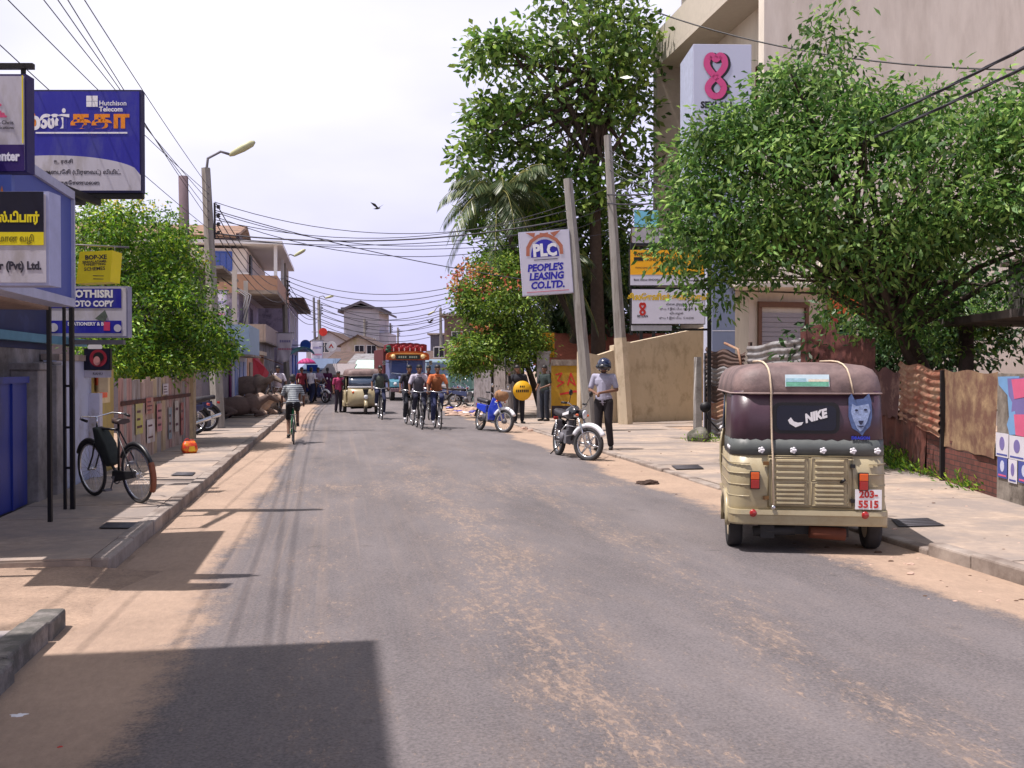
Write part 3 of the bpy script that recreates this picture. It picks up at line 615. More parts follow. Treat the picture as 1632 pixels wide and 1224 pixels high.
# right side, far
t, w, h = far_box('water_tower_block', 'dark square roof block beside the far lamp pole on the right', 'building', 686, 712, 531, 100, 5, M('slate_block', '#5b5a68', 0.9), None)
window(t, '-y', w * .3, h - 2.2, .8, .9, 0.0)
t, w, h = far_box('cluttered_shop', 'row shop with cluttered brown upper front right of the lorry', 'shop', 672, 735, 556, 82, 8, M('cluttered_wall', '#8a7f86', 0.9, 0.25, 2), m_brown, 'lean'); window(t, '-y', w * .3, 2.6, .9, .9, 0.0); MB().box(w * .5, w * .9, -0.03, -0.002, 0.1, 2.0).build('shutter', M('pale_shutter', '#9aa0a8', 0.7), t)
t, w, h = far_box('teal_shop', 'pale teal shop half hidden by the flowering tree', 'shop', 714, 775, 585, 50, 8, M('teal_wall', '#8fb3b0', 0.85, 0.1), m_conc); 
for k in range(3): MB().box(0.1 + k * 0.62, 0.55 + k * 0.62, -0.03, -0.002, 0.1, 1.5).build('door', M('teal_door', '#6d9a9a', 0.7), t)
t, w, h = far_box('scaffold_block', 'unfinished brown block behind the flowering tree', 'building', 708, 800, 500, 70, 8, M('raw_brown_wall', '#7a6560', 0.9, 0.2), m_conc)
for k in range(3): window(t, '-y', 0.5 + k * 1.2, 3.2, .8, 1.1, 0.0)

# ================================================================= RIGHT SIDE: walls, fence, bank building
# tan wall across the side lot
A = Vector((8.15, 29.2)); B = Vector((11.75, 30.55))
t, Ln = seg('tan_wall', 'high tan plastered wall with a sloping broken top behind the motorcyclist', 'wall', A, B)
mb = MB(); mb.prism([(0, 0), (Ln, 0), (Ln, 3.0), (Ln * .72, 2.82), (Ln * .4, 2.6), (0.55, 2.42), (0, 2.34)], 'y', 0.0, 0.22); mb.build('wall', m_tan, t)
mb = MB(); mb.box(0.1, 0.5, -0.16, -0.003, 0, 2.45); mb.build('pier', m_tan, t, bevel=0.01)
mb = MB(); mb.prism([(-1.2, 0), (0, 0), (0, 2.2), (-0.55, 2.05), (-1.2, 2.15)], 'y', 0.02, 0.2); mb.build('side_wing', m_tan, t)
t = thing('painted_wall', 'low wall painted yellow with red lettering behind the leaning sign pole', 'wall', (6.95, 32.6, 0), R(-12))
MB().box(0, 1.75, 0, 0.2, 0, 1.75).build('wall', M('yellow_wall_paint', '#a8801c', 0.8, 0.2, 2, 0.1, dirt='#7a5f2a', dirt_amt=0.4), t)
MB().box(-0.02, 1.77, -0.03, 0.23, 1.753, 1.95).build('coping', m_conc, t)
m_red = M('red_paint', '#b5261f', 0.6, 0.1)
ribbon(t, [(.15, 1.45), (.35, 1.5), (.22, 1.25), (.42, 1.2), (.2, 1.05)], .05, -.003, m_red, 'brush_mark'); ribbon(t, [(.55, 1.1), (.65, 1.5), (.8, 1.1), (.6, 1.25)], .05, -.003, m_red, 'brush_mark')
ribbon(t, [(.95, 1.5), (.98, 1.1), (1.2, 1.12)], .05, -.003, m_red, 'brush_mark'); ribbon(t, [(1.6, 1.5), (1.35, 1.45), (1.34, 1.2), (1.6, 1.1)], .05, -.003, m_red, 'brush_mark'); ribbon(t, [(.3, .8), (.8, .9), (1.5, .75)], .07, -.003, m_red, 'brush_mark')
rect(t, 0.02, 1.73, 0.02, 0.42, -0.001, M('dark_dado', '#2b2530', 0.9), 'dado')
t = thing('gate_post', 'white square gate post between the two dark-clothed men', 'post', (6.55, 33.0, 0), R(-10))
mb = MB(); mb.box(0, 0.42, 0, 0.42, 0, 2.15); mb.box(-0.04, 0.46, -0.04, 0.46, 2.153, 2.24); mb.build('shaft', M('dingy_white', '#a8a4a8', 0.9, 0.15, 3, 0.3, dirt='#6d6868', dirt_amt=0.5), t, bevel=0.01)
t = thing('metal_gate', 'tall pale corrugated metal gate behind the man with the yellow sign', 'gate', (5.45, 35.6, 0), R(-62))
mb = MB(); corr(mb, 1.7, 0.12, 1.9, 0.02, 0.16, False); mb.build('sheet', M('pale_gate', '#a49a98', 0.7, 0.18, 3, 0.2, dirt='#6f6360', dirt_amt=0.5, stretch=(4, 4, 0.4)), t)
mb = MB(); mb.box(-0.04, 0, -0.05, 0.05, 0, 2.0); mb.box(1.7, 1.76, -0.05, 0.05, 0, 2.0); mb.box(0.0, 1.7, 0.025, 0.05, 1.0, 1.06); mb.build('frame', m_black, t)
t = thing('tin_fence', 'grey tin fence stretch under the flowering tree', 'fence', (5.5, 41.2, 0), R(-88))
mb = MB(); corr(mb, 4.6, 0.05, 1.75, 0.02, 0.2, False); mb.build('sheet', M('shade_tin', '#8a8487', 0.7, 0.2, 3, 0.2, dirt='#57504f', dirt_amt=0.5), t)
mb = MB(); [mb.box(k * 1.5, k * 1.5 + .07, 0.03, 0.1, 0, 1.85) for k in range(4)]; mb.build('post', m_steel, t)

t = thing('tiled_house', 'low house with dull red tiled roof in the shade behind the yellow wall', 'house', (8.2, 37.5, 0), R(-6))
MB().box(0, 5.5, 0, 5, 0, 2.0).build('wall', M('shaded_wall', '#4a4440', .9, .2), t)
mb = MB(); mb.prism([(-.6, 1.9), (2.5, 3.1), (5.6, 1.9), (5.6, 1.8), (2.5, 3.0), (-.6, 1.8)], 'x', -.4, 5.9); mb.build('roof', M('red_tiles', '#9a5340', .9, .3, 8, .6), t)
MB().box(.8, 1.7, -.04, -.003, .9, 1.7).build('window', m_black, t)
# big bank building
t = thing('bank_building', 'tall beige building with blank side wall and dark red windows on the right', 'building', (12.5, 28.3, 0))
mbw = MB(); mbw.box(0, 34, 0, 0.4, 0, 26); mbw.build('side_wall', m_creamwall, t)
mbw = MB(); mbw.box(1.0, 34, 0.403, 10.2, 0, 26); mbw.build('front_wall', m_creamwall, t)
mbw = MB(); mbw.box(-0.25, 0.98, 9.4, 9.9, 3.6, 13.4); mbw.build('fin', M('beige_fin', (0.42, 0.36, 0.29), 0.88, 0.12), t)
m_par = M('parapet_beige', (0.50, 0.45, 0.38), 0.85, 0.08)
for z in (13.4, 17.2, 21.0):
    MB().box(-0.25, 0.995, 0.41, 10.2, z, z + 0.2).build('floor_slab', m_par, t)
    MB().box(-0.25, -0.1, 0.42, 10.2, z + 0.203, z + 1.4).build('parapet', m_par, t)
m_dred = M('dark_red_frame', '#4a1418', 0.5, 0.1)
for z in (6.8, 10.2, 14.8, 18.6):
    for yy in (1.2, 4.2, 7.0): window(t, '-x', yy, z, 1.6, 1.3, 1.0, m_glassd, m_dred, 1)
MB().box(-0.1, 0.99, 0.41, 9.3, 5.9, 6.1).build('floor_slab', m_conc, t)
mb = MB(); [mb.box(-0.1, -0.04, 0.6 + .35 * k, 0.66 + .35 * k, 6.103, 7.0) for k in range(24)]; mb.box(-0.1, -0.04, 0.6, 8.7, 7.003, 7.06); mb.build('railing', m_white, t)
t = thing('bank_annex', 'low cream annex with steel roller shutter and orange board under the bank wall', 'shop', (10.9, 25.6, 0), R(4))
MB().box(0, 9, 0, 2.4, 0, 3.75).build('wall', m_creamwall, t)
mb = MB(); mb.box(-0.9, 2.3, -1.1, 2.4, 3.753, 3.88); mb.build('canopy', m_creamwall, t, bevel=0.01)
mb = MB()
for k in range(22): mb.box(0.35, 1.65, -0.05 + 0.012 * (k % 2), -0.003, 0.3 + k * 0.13, 0.42 + k * 0.13)
mb.build('roller_shutter', M('shutter_steel', '#8f8b90', 0.5, 0.08, 6, 0.05, metal=0.2), t)
mb = MB(); mb.box(0.25, 0.347, -0.09, -0.004, 0, 3.3); mb.box(1.653, 1.75, -0.09, -0.004, 0, 3.3); mb.box(0.25, 1.75, -0.12, -0.004, 3.303, 3.45); mb.build('shutter_frame', M('shutter_brown', '#6a4c3c', 0.7), t)
MB().box(2.35, 3.6, -0.16, -0.02, 3.1, 3.95).build('orange_board', M('orange_board', '#c4581c', 0.6, 0.2, 4), t)
for k, xx in enumerate((2.35, 3.9, 4.9)): MB().box(xx, xx + 0.16, -0.3, -0.14, 0, 3.1).build('post', [M('red_post', '#a3261f', 0.6), m_black, m_brown][k], t)
MB().tube((1.92, -0.35, 0), (1.92, -0.35, 4.6), 0.03).build('downpipe', M('cream_pipe', '#c9bfa4', 0.6), t)

# pylon sign and box sign of the bank
m_bgrey = M('blue_grey_panel', '#717a92', 0.4, 0.04, 2, 0.0); m_bsil = M('pale_silver_panel', '#b4b8cc', 0.45, 0.03, 2, 0.0)
m_pink = M('pink_emblem', '#c2407a', 0.4, 0.05)
a = P(1135, 550, 26.2)
t = thing('sign_pylon', 'blue-grey panelled sign pylon standing behind the corrugated fence', 'pylon', (a.x, a.y, 0), R(-9))
MB().box(0, 0.60, 0, 0.5, 0, 3.88).build('lower_panel', m_bgrey, t, bevel=0.01); MB().box(0, 0.60, 0, 0.5, 3.91, 6.6).build('upper_panel', m_bgrey, t, bevel=0.01)
mb = MB(); mb.box(0.01, 0.59, -0.004, 0.48, 3.882, 3.908); mb.box(0.004, 0.596, -0.003, -0.001, 2.62, 2.635); mb.build('seam', m_white, t)
MB().box(-0.13, -0.003, 0.03, 0.47, 0, 6.6).build('edge_panel', m_bsil, t)
a = P(1105, 70, 26.8)
t = thing('box_sign', 'tall pale grey box sign with a pink looped ribbon emblem on the bank corner', 'sign', (a.x, a.y, 0), R(-8))
zt = a.z; MB().box(0, 1.56, 0, 1.7, zt - 4.6, zt).build('box', m_bsil, t, bevel=0.01)
MB().box(-0.01, -0.002, 0.02, 1.68, zt - 4.58, zt - 0.02).build('side_panel', M('shiny_side', '#a9b0c8', 0.4), t)
mb = MB(); mb.box(1.3, 3.4, 0.9, 1.5, zt - 3.2, zt - 2.9); mb.build('bracket', m_steel, t)
cx, cz, s = 0.60, zt - 0.75, 1.0
def awareness(parent, cx, cz, s, y, mat, w):
    L1 = []; 
    for i in range(25):
        q = i / 24; an = R(-58) + q * R(0)
    pts = [(0.00, -0.12), (0.16, 0.05), (0.23, 0.2), (0.20, 0.36), (0.10, 0.42), (0.0, 0.33), (-0.10, 0.42), (-0.20, 0.36), (-0.23, 0.2), (-0.16, 0.05), (0.0, -0.12),
           (0.16, -0.28), (0.20, -0.42), (0.12, -0.56), (0.0, -0.6), (-0.12, -0.56), (-0.20, -0.42), (-0.16, -0.28), (0.0, -0.12)]
    def sm(ps):
        o = []
        for i in range(len(ps) - 1):
            p0 = Vector(ps[max(0, i - 1)]); p1 = Vector(ps[i]); p2 = Vector(ps[i + 1]); p3 = Vector(ps[min(len(ps) - 1, i + 2)])
            for k in range(4):
                u = k / 4; o.append(tuple(0.5 * ((2 * p1) + (-p0 + p2) * u + (2 * p0 - 5 * p1 + 4 * p2 - p3) * u * u + (-p0 + 3 * p1 - 3 * p2 + p3) * u ** 3)))
        return o + [ps[-1]]
    return ribbon(parent, [(cx + s * p[0], cz + s * p[1]) for p in sm(pts)], w, y, mat)
awareness(t, 0.66, zt - 0.77, 1.05, -0.012, m_black, 0.19); awareness(t, 0.60, zt - 0.75, 1.05, -0.02, m_pink, 0.17)
text(t, 'SEYLAN', 0.62, -0.004, zt - 1.62, 0.24, m_black, bold=0.012)

# fence of salvaged sheets along the right pavement
FP = [(7.35, 8.6), (7.95, 11.1), (8.45, 12.95), (9.0, 14.95), (9.30, 16.3), (9.15, 18.9), (8.65, 20.4), (8.45, 22.2)]
t, Ln = seg('poster_wall', 'grey plastered wall end pasted with torn pink and blue posters at the right edge', 'wall', FP[1], (7.2, 8.0))
MB().box(0, Ln, -0.0, 0.2, 0, 1.56).build('wall', M('stained_wall', '#8d857c', 0.9, 0.2, 3, 0.4, dirt='#4e463f', dirt_amt=0.6, dscale=2), t)
pm = {n: M('poster_' + n, c, 0.75, 0.12, 5, 0.05) for n, c in (('sky', '#6b95c2'), ('pink', '#c4587c'), ('violet', '#6f659c'), ('white', '#c4c2cc'), ('royal', '#3f4a8f'), ('pale', '#b4b9d0'))}
def post_poly(pts, mat, y=-0.003, nm='poster'): return poly(t, pts, y, mat, nm)
post_poly([(0.02, 1.52), (0.62, 1.53), (0.60, 1.28), (0.45, 1.2), (0.5, 1.05), (0.36, 0.98), (0.30, 1.3), (0.05, 1.42)], pm['sky'])
post_poly([(0.30, 1.50), (0.9, 1.52), (0.92, 0.92), (0.52, 0.9), (0.40, 1.02), (0.44, 1.22), (0.34, 1.3)], pm['violet'], -0.006)
post_poly([(0.42, 1.49), (0.88, 1.51), (0.86, 1.3), (0.5, 1.26)], pm['pink'], -0.009)
post_poly([(0.40, 1.1), (0.52, 1.12), (0.6, 0.85), (0.38, 0.83), (0.3, 0.95)], pm['sky'], -0.009)
post_poly([(0.5, 1.08), (0.95, 1.1), (0.93, 0.83), (0.55, 0.84)], pm['pink'], -0.012)
for q, (a, b, c, d) in enumerate([(-0.0, 0.36, 0.55, 0.84), (0.38, 0.8, 0.55, 0.83), (0.05, 0.33, 0.30, 0.545), (0.36, 0.6, 0.27, 0.545), (0.63, 0.95, 0.3, 0.545)]):
    pp = MB().box(a, b, -0.015, -0.012, c, d).build('poster', pm['white' if q in (0, 1, 3) else 'royal'], t)
    MB().prism(ell((a + b) / 2, (c + d) / 2 + .02, (b - a) * .2, (d - c) * .28), 'y', -0.0155, -0.0175).build('printed_head', pm['pale' if q in (2, 4) else 'violet'], pp)
    MB().box(a + .03, b - .03, -0.0175, -0.0155, c + .02, c + .04).build('printed_line', pm['pink' if q in (2, 4) else 'royal'], pp)
def fpiece(name, label, a, b, fn, group='fence sheets along the right pavement'):
    t, Ln = seg(name, label, 'fence', a, b, group); fn(t, Ln); return t
def sheet(t, Ln, z0, z1, mat, y=0.0, amp=0.006, pitch=0.5, horiz=False, nm='sheet', tear=0.02, x0=0.0, x1=None):
    mb = MB(); corr(mb, (x1 or Ln) - x0, z0, z1, amp, pitch, horiz, y, tear)
    if x0: mb.v = [(v[0] + x0, v[1], v[2]) for v in mb.v]
    return mb.build(nm, mat, t, fixn=False)
def wallb(t, Ln, h, mat, nm='wall', y0=0.0, y1=0.12): return MB().box(0, Ln, y0, y1, 0, h).build(nm, mat, t)
F = FP
def f1(t, L_):
    wallb(t, L_, 0.62, m_brick, 'brick_base'); sheet(t, L_, 0.52, (1.60, 1.57), m_tansheet, -0.02, 0.008, 0.8)
    MB().box(-0.03, 0.03, -0.06, 0.1, 0, 1.6).build('post', m_black, t)
fpiece('fence_panel', 'tan tin sheet standing over red brick beside the poster wall', F[2], F[1], f1)
def f2(t, L_):
    wallb(t, L_, 0.80, m_brick, 'brick_base'); sheet(t, L_, (0.02, 0.05), (0.95, 0.9), m_rust, -0.03, 0.01, 0.3, x0=0.0, x1=L_ * .62, nm='lower_sheet')
    sheet(t, L_, (0.80, 0.66), (1.74, 1.60), m_rust2, -0.06, 0.019, 0.128, True, tear=0.03, nm='corrugated_sheet')
fpiece('fence_panel', 'buckled corrugated sheet with wide ribs above rusty tin, left of the tan sheet', F[3], F[2], f2)
def f3(t, L_):
    sheet(t, L_, 0.0, 0.95, m_rust, -0.02, 0.03, 0.45, nm='lower_sheet'); sheet(t, L_, 0.82, (1.62, 1.60), M('maroon_sheet', '#4e2a2c', 0.75, 0.3, 4, 0.4, dirt='#9b7d70', dirt_amt=0.25, dscale=2), -0.05, 0.012, 0.9, tear=0.05)
fpiece('fence_panel', 'dull maroon tin sheet peeling at its foot just right of the auto rickshaw', F[4], F[3], f3)
def f4(t, L_):
    for i in range(2):
        sheet(t, L_, 0.0, (2.42 - .12 * i, 2.5 - 0.35 * i), M('dark_rust_sheet', '#4a201e', 0.8, 0.35, 4, 0.4, dirt='#6e4238', dirt_amt=0.4), -0.01 - 0.03 * i, 0.01, 0.7, x0=i * L_ / 2, x1=(i + 1) * L_ / 2 + 0.03, nm='sheet')
fpiece('fence_panel', 'tall dark red rusted sheets rising behind the auto rickshaw roof', F[5], F[4], f4)
def f5(t, L_): sheet(t, L_, 0.4, (2.1, 2.25), m_galv, -0.01, 0.02, 0.14, True); MB().box(0, 0.06, 0.03, 0.09, 0, 2.2).build('post', m_brown, t)
fpiece('fence_panel', 'pale galvanised ribbed sheet between the dark rust sheets and the heap of tin', F[6], F[5], f5)
def f6(t, L_):
    for i in range(5): sheet(t, L_, 0.1 + .38 * i, (0.5 + .38 * i + .02 * i, 0.52 + .36 * i), [m_galv, m_rust2, m_brown, m_galv, m_brown][i], -0.02 - 0.012 * i, 0.016, 0.11, True, tear=0.05, nm='torn_sheet')
    mb = MB(); mb.path([(L_ * .55, -0.1, 2.2), (L_ * .9, -0.12, 2.05), (L_, -0.1, 1.5)], 0.03, 6); mb.build('bent_strip', m_rust2, t)
    MB().box(-0.09, -0.01, -0.05, 0.05, 0, 2.0).build('post', m_black, t)
fpiece('fence_panel', 'dark layered torn corrugated sheets at the far end of the fence beside the sign posts', F[7], F[6], f6)
t = thing('abandoned_shed', 'dark open concrete shed with overhanging slab behind the poster wall', 'shed', (9.9, 12.2, 0), R(-14))
MB().box(-0.4, 6, 0.0, 4.5, 2.38, 2.5).build('slab', M('stained_slab', '#5c5350', 0.9, 0.25, 3, 0.3, dirt='#2a2524', dirt_amt=0.5), t)
for xx, yy in ((0.0, 0.3), (0.95, 0.3), (0.0, 4.1), (5.4, 0.3)): MB().box(xx, xx + 0.2, yy, yy + 0.2, 0, 2.377).build('post', M('stained_slab', '#5c5350', 0.9), t)
MB().box(1.3, 6, 0.5, 4.4, 0, 2.377).build('back_room', M('blue_black_wall', '#1d2233', 0.8, 0.3), t)
MB().box(0.9, 6, 0.6, 4.4, 2.503, 3.45).build('upper_wall', M('weathered_timber', '#55524e', 0.9, 0.35, 6, 0.5, dirt='#24211f', dirt_amt=0.6, stretch=(4, 4, 0.5)), t)
MB().box(0.8, 6.1, 0.5, 4.5, 3.453, 3.53).build('roof', m_brown, t)
t = thing('white_post', 'thin white concrete post leaning beside the black sign post', 'post', (8.12, 22.0, 0), R(5))
mb = MB(); mb.prism([(-0.07, 0), (0.09, 0), (0.07, 1.9), (-0.05, 1.9)], 'y', -0.07, 0.07); mb.build('shaft', M('white_post_paint', '#b9b7b4', 0.85, 0.15, 4, 0.2, dirt='#7a746e', dirt_amt=0.5), t)
t = thing('stone_lump', 'mossy broken lump of concrete at the foot of the white post', 'rock', (7.8, 21.0, 0.03))
bm = bmesh.new(); bmesh.ops.create_icosphere(bm, subdivisions=3, radius=0.24)
for v in bm.verts:
    n = math.sin(v.co.x * 19) * .03 + math.sin(v.co.y * 23 + 1) * .03 + random.uniform(-.012, .012); v.co *= 1 + n * 3; v.co.z = max(-0.05, v.co.z * 0.85 + 0.1)
me = bpy.data.meshes.new('lump'); bm.to_mesh(me); bm.free(); me.materials.append(m_moss); o = bpy.data.objects.new('lump', me); COL.objects.link(o); o.parent = t

# ================================================================= VEGETATION
def leaf_mesh(centers, dirs, normals, ln, wd, fold=0.25):
    n = len(centers); dirs = dirs / np.linalg.norm(dirs, axis=1, keepdims=True)
    side = np.cross(dirs, normals); side /= (np.linalg.norm(side, axis=1, keepdims=True) + 1e-9); nn = np.cross(side, dirs)
    ln = ln[:, None]; wd = wd[:, None]
    v = np.empty((n, 4, 3), dtype=np.float32)
    v[:, 0] = centers; v[:, 1] = centers + dirs * ln * 0.55 + side * wd * 0.5 + nn * wd * fold
    v[:, 2] = centers + dirs * ln; v[:, 3] = centers + dirs * ln * 0.55 - side * wd * 0.5 + nn * wd * fold
    return v.reshape(-1, 3)
def mesh_quads(name, verts, mat, parent, smooth=False, mi=None):
    n = len(verts) // 4; me = bpy.data.meshes.new(name); me.vertices.add(n * 4); me.vertices.foreach_set('co', verts.astype(np.float32).ravel())
    me.loops.add(n * 4); me.loops.foreach_set('vertex_index', np.arange(n * 4, dtype=np.int32)); me.polygons.add(n)
    me.polygons.foreach_set('loop_start', np.arange(0, n * 4, 4, dtype=np.int32)); me.polygons.foreach_set('loop_total', np.full(n, 4, dtype=np.int32))
    for m_ in (mat if isinstance(mat, (list, tuple)) else [mat]): me.materials.append(m_)
    if mi is not None: me.polygons.foreach_set('material_index', mi.astype(np.int32))
    me.update(calc_edges=True); me.validate()
    o = bpy.data.objects.new(name, me); COL.objects.link(o); o.parent = parent; return o
def crown_points(blobs, nclump, per, csize, flat_=0.7, shell=0.55):
    """clumps of leaves spread through ellipsoids (centre, radii, weight); denser near the outside"""
    w = np.array([b[2] for b in blobs], float); w /= w.sum(); C = []
    for b, k in zip(blobs, rng.multinomial(nclump, w)):
        d = rng.normal(size=(k, 3)); d /= np.linalg.norm(d, axis=1, keepdims=True)
        r = shell + (1 - shell) * rng.random(k) ** 0.6; r = np.where(rng.random(k) < 0.18, rng.random(k) ** 0.5, r); r = np.where(rng.random(k) < 0.10, 1 + .32 * rng.random(k), r)
        C.append(np.array(b[0]) + d * r[:, None] * np.array(b[1]))
    C = np.concatenate(C); m = rng.poisson(per, len(C)).clip(3)
    idx = np.repeat(np.arange(len(C)), m); off = rng.normal(size=(len(idx), 3)) * csize * np.array([1, 1, flat_])
    return C, C[idx] + off, off, idx
def tree(root, blobs, nclump, per, csize, lsize, lwid, lmat, trunk_base, trunk_top, r0, bark, droop=0.3, shell=0.55, limbs=14, fold=0.25, stems=1, upn=0.6):
    C, pts, off, idx = crown_points(blobs, nclump, per, csize, shell=shell); n = len(pts)
    d = off + rng.normal(size=(n, 3)) * csize * 0.8; d[:, 2] -= droop * csize * 1.5
    nr = rng.normal(size=(n, 3)) * 0.7; nr[:, 2] += upn
    v = leaf_mesh(pts, d, nr, lsize * rng.uniform(0.42, 1.45, n), lwid * rng.uniform(0.7, 1.25, n), fold)
    hue = rng.choice(3, size=len(C), p=(.45, .33, .22)); mesh_quads('crown', v, [lmat, lmat_v(lmat, 'a', .62), lmat_v(lmat, 'b', 1.45)], root, mi=hue[idx])
    mb = MB(); tb = Vector(trunk_base); tt = Vector(trunk_top)
    for s in range(stems):
        o = Vector((random.uniform(-.25, .25), random.uniform(-.2, .2), 0)) * (0 if s == 0 else 1)
        mid = (tb + tt) / 2 + Vector((random.uniform(-.2, .2), random.uniform(-.2, .2), 0)) + o * 2
        mb.path([tb + o, tb.lerp(mid, .5) + o, mid, tt + o * 3], [r0 * (1.25 if s == 0 else .6), r0 * (.95 if s == 0 else .5), r0 * (.8 if s == 0 else .4), r0 * .55 * (1 if s == 0 else .5)], 9)
    pick = C[rng.choice(len(C), size=min(limbs * 3, len(C)), replace=False)]
    for i, c in enumerate(pick):
        c = Vector(c); s = tb.lerp(tt, random.uniform(0.55, 1.0)); m = s.lerp(c, 0.5) + Vector((random.uniform(-.2, .2), random.uniform(-.2, .2), random.uniform(0, .35))) * (c - s).length * .3
        k = r0 * (0.42 if i < limbs else 0.18); mb.path([s, m, c], [k, k * .6, k * .2], 5)
    mb.build('trunk', bark, root, fixn=False)
bark_g = M('grey_bark', '#4a3f38', 0.95, 0.3, 8, 0.9, stretch=(2, 2, 0.5)); bark_d = M('dark_bark', '#4a3d36', 0.95, 0.3, 8, 0.9)
_LM = {}
def lmk(*a, **k): m = leafmat(*a, **k); _LM[m.name] = (a, k); return m
def lmat_v(m, s, f):
    a, k = _LM[m.name]; return leafmat(a[0] + '_' + s, *a[1:], **dict(k, k=f))
L_big = lmk('leaf_mango', (0.035, 0.10, 0.022), (0.11, 0.24, 0.045), (0.30, 0.44, 0.11), 0.45, 0.55)
L_tall = lmk('leaf_almond', (0.05, 0.12, 0.025), (0.12, 0.22, 0.04), (0.28, 0.38, 0.08), 0.48, 0.35)
L_left = lmk('leaf_tamarind', (0.025, 0.09, 0.010), (0.11, 0.26, 0.018), (0.36, 0.50, 0.04), 0.38, 0.5)
L_flow = lmk('leaf_flame', (0.06, 0.14, 0.02), (0.14, 0.25, 0.035), (0.32, 0.42, 0.06), 0.45, 0.5)
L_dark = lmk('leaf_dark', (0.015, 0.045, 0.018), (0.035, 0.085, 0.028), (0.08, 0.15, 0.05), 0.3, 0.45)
L_palm = lmk('leaf_palm', (0.035, 0.065, 0.03), (0.075, 0.12, 0.05), (0.20, 0.23, 0.10), 0.3, 0.4)
def B_(px, py, d, rx, ry, rz, w): c = P(px, py, d); return ((c.x, c.y, c.z), (rx, ry, rz), w)
# big spreading tree behind the right fence
t = thing('spreading_tree', 'large spreading small-leaved tree overhanging the fence, in front of the bank', 'tree', (0, 0, 0))
base = Vector((11.6, 17.4, 0))
blobs = [B_(1400, 305, 16, 2.3, 2.0, 1.2, 2.8), B_(1200, 300, 16.3, 1.25, 1.3, 1.15, 1.6), B_(1110, 380, 16.6, 0.62, 0.8, 0.95, 0.7), B_(1290, 180, 16.2, 1.1, 1.2, 0.75, 1.1), B_(1320, 90, 16.5, 0.42, 0.5, 0.75, 0.28), B_(1440, 185, 16, 0.9, 1.0, 0.5, 0.6),
         B_(1560, 260, 15.5, 1.4, 1.6, 1.2, 1.6), B_(1700, 270, 15.5, 1.4, 1.6, 1.1, .8), B_(1600, 400, 16.2, 1.5, 1.3, 0.8, 0.6), B_(1390, 405, 16.4, 1.1, 1.2, 0.6, 0.45), B_(1480, 480, 18.2, 1.3, 1.0, 0.9, 0.35), B_(1150, 445, 16.4, 0.5, 0.55, 0.55, 0.22), B_(1060, 340, 16.8, 0.30, 0.5, 0.7, 0.15), B_(1215, 400, 16.3, 0.6, 0.7, 0.5, 0.35), B_(1165, 225, 16.3, .62, .7, .5, .5), B_(1100, 260, 16.5, .4, .5, .5, .3), B_(1240, 130, 16.2, .4, .5, .3, .18), B_(1620, 200, 15.6, .9, 1, .45, .5), B_(1400, 480, 17.5, 1.1, 1.0, .7, .6), B_(1520, 500, 18.2, 1.2, 1.0, .8, .45)]
tree(t, blobs, 1800, 21, 0.15, 0.14, 0.058, L_big, base, P(1360, 380, 16.8), 0.19, bark_g, droop=0.6, shell=0.6, limbs=34, stems=2)
t.location = (0, 0, 0)
# dark undergrowth between fence and bank wall
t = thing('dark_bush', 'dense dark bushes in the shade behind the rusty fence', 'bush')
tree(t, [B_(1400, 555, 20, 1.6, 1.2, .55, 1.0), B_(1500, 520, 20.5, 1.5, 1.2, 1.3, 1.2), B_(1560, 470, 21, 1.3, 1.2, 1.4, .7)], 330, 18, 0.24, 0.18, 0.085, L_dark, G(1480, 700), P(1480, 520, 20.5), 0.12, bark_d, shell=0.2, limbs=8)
# tall almond tree
t = thing('almond_tree', 'tall dark broad-leaved tree towering behind the two concrete poles', 'tree')
blobs = [B_(930, 60, 38, 2.6, 2.4, 1.7, 1.7), B_(835, 80, 37, 1.4, 1.2, .55, .8), B_(780, 70, 36.5, .9, .8, .22, .32), B_(775, 105, 36.5, .7, .8, .18, .2), B_(900, 170, 38, 2.5, 2.3, 1.0, 1.3), B_(800, 180, 37, 1.2, 1.2, .5, .6), B_(780, 225, 36.6, 1.1, 1.0, .35, .5), B_(742, 262, 36.4, .45, .6, .4, .25), B_(830, 245, 37.4, 1.5, 1.4, .45, .6), B_(940, 300, 36.8, 1.5, .7, .9, .6), B_(985, 130, 36.5, 1.2, .8, 1.6, .6), B_(770, 290, 36.6, .8, .8, .22, .15), B_(900, 265, 38, 1.5, 1.4, .7, .5),
         B_(1000, 200, 39, 1.1, 1.2, 1.6, 0.75), B_(1000, 80, 39, 1.4, 1.3, 1.9, 0.9), B_(920, -50, 38, 2.0, 2.0, 1.5, .8), B_(1010, 270, 38.5, .9, 1.2, 0.6, 0.3), B_(960, 330, 38.5, .9, 1.1, .8, 0.22)]
tree(t, blobs, 660, 15, 0.26, 0.34, 0.17, L_tall, (9.9, 37.4, 0), P(945, 100, 38), 0.28, bark_d, droop=0.25, shell=0.5, limbs=26, fold=0.12)
t = thing('fig_tree', 'lighter yellow-green leafy tree filling in behind the two concrete poles, below the almond tree', 'tree')
t['label'] = 'yellow-green leafy tree behind the two concrete poles, below the almond tree'
tree(t, [B_(870, 345, 39, 1.6, 1.4, 1.1, 1), B_(960, 350, 40, 1.3, 1.2, 1.2, .8), B_(1000, 400, 40, .8, 1.2, 1.3, .5), B_(900, 430, 40, 1.6, 1.2, 1.3, .9), B_(830, 300, 39.5, 1.0, 1.0, .7, .4)], 420, 15, 0.26, 0.30, 0.15, L_tall, (9.2, 39.0, 0), P(920, 400, 40), 0.2, bark_g, shell=0.4, limbs=16)
t = thing('shade_tree', 'dark leafy tree low behind the concrete poles and the tan wall', 'tree')
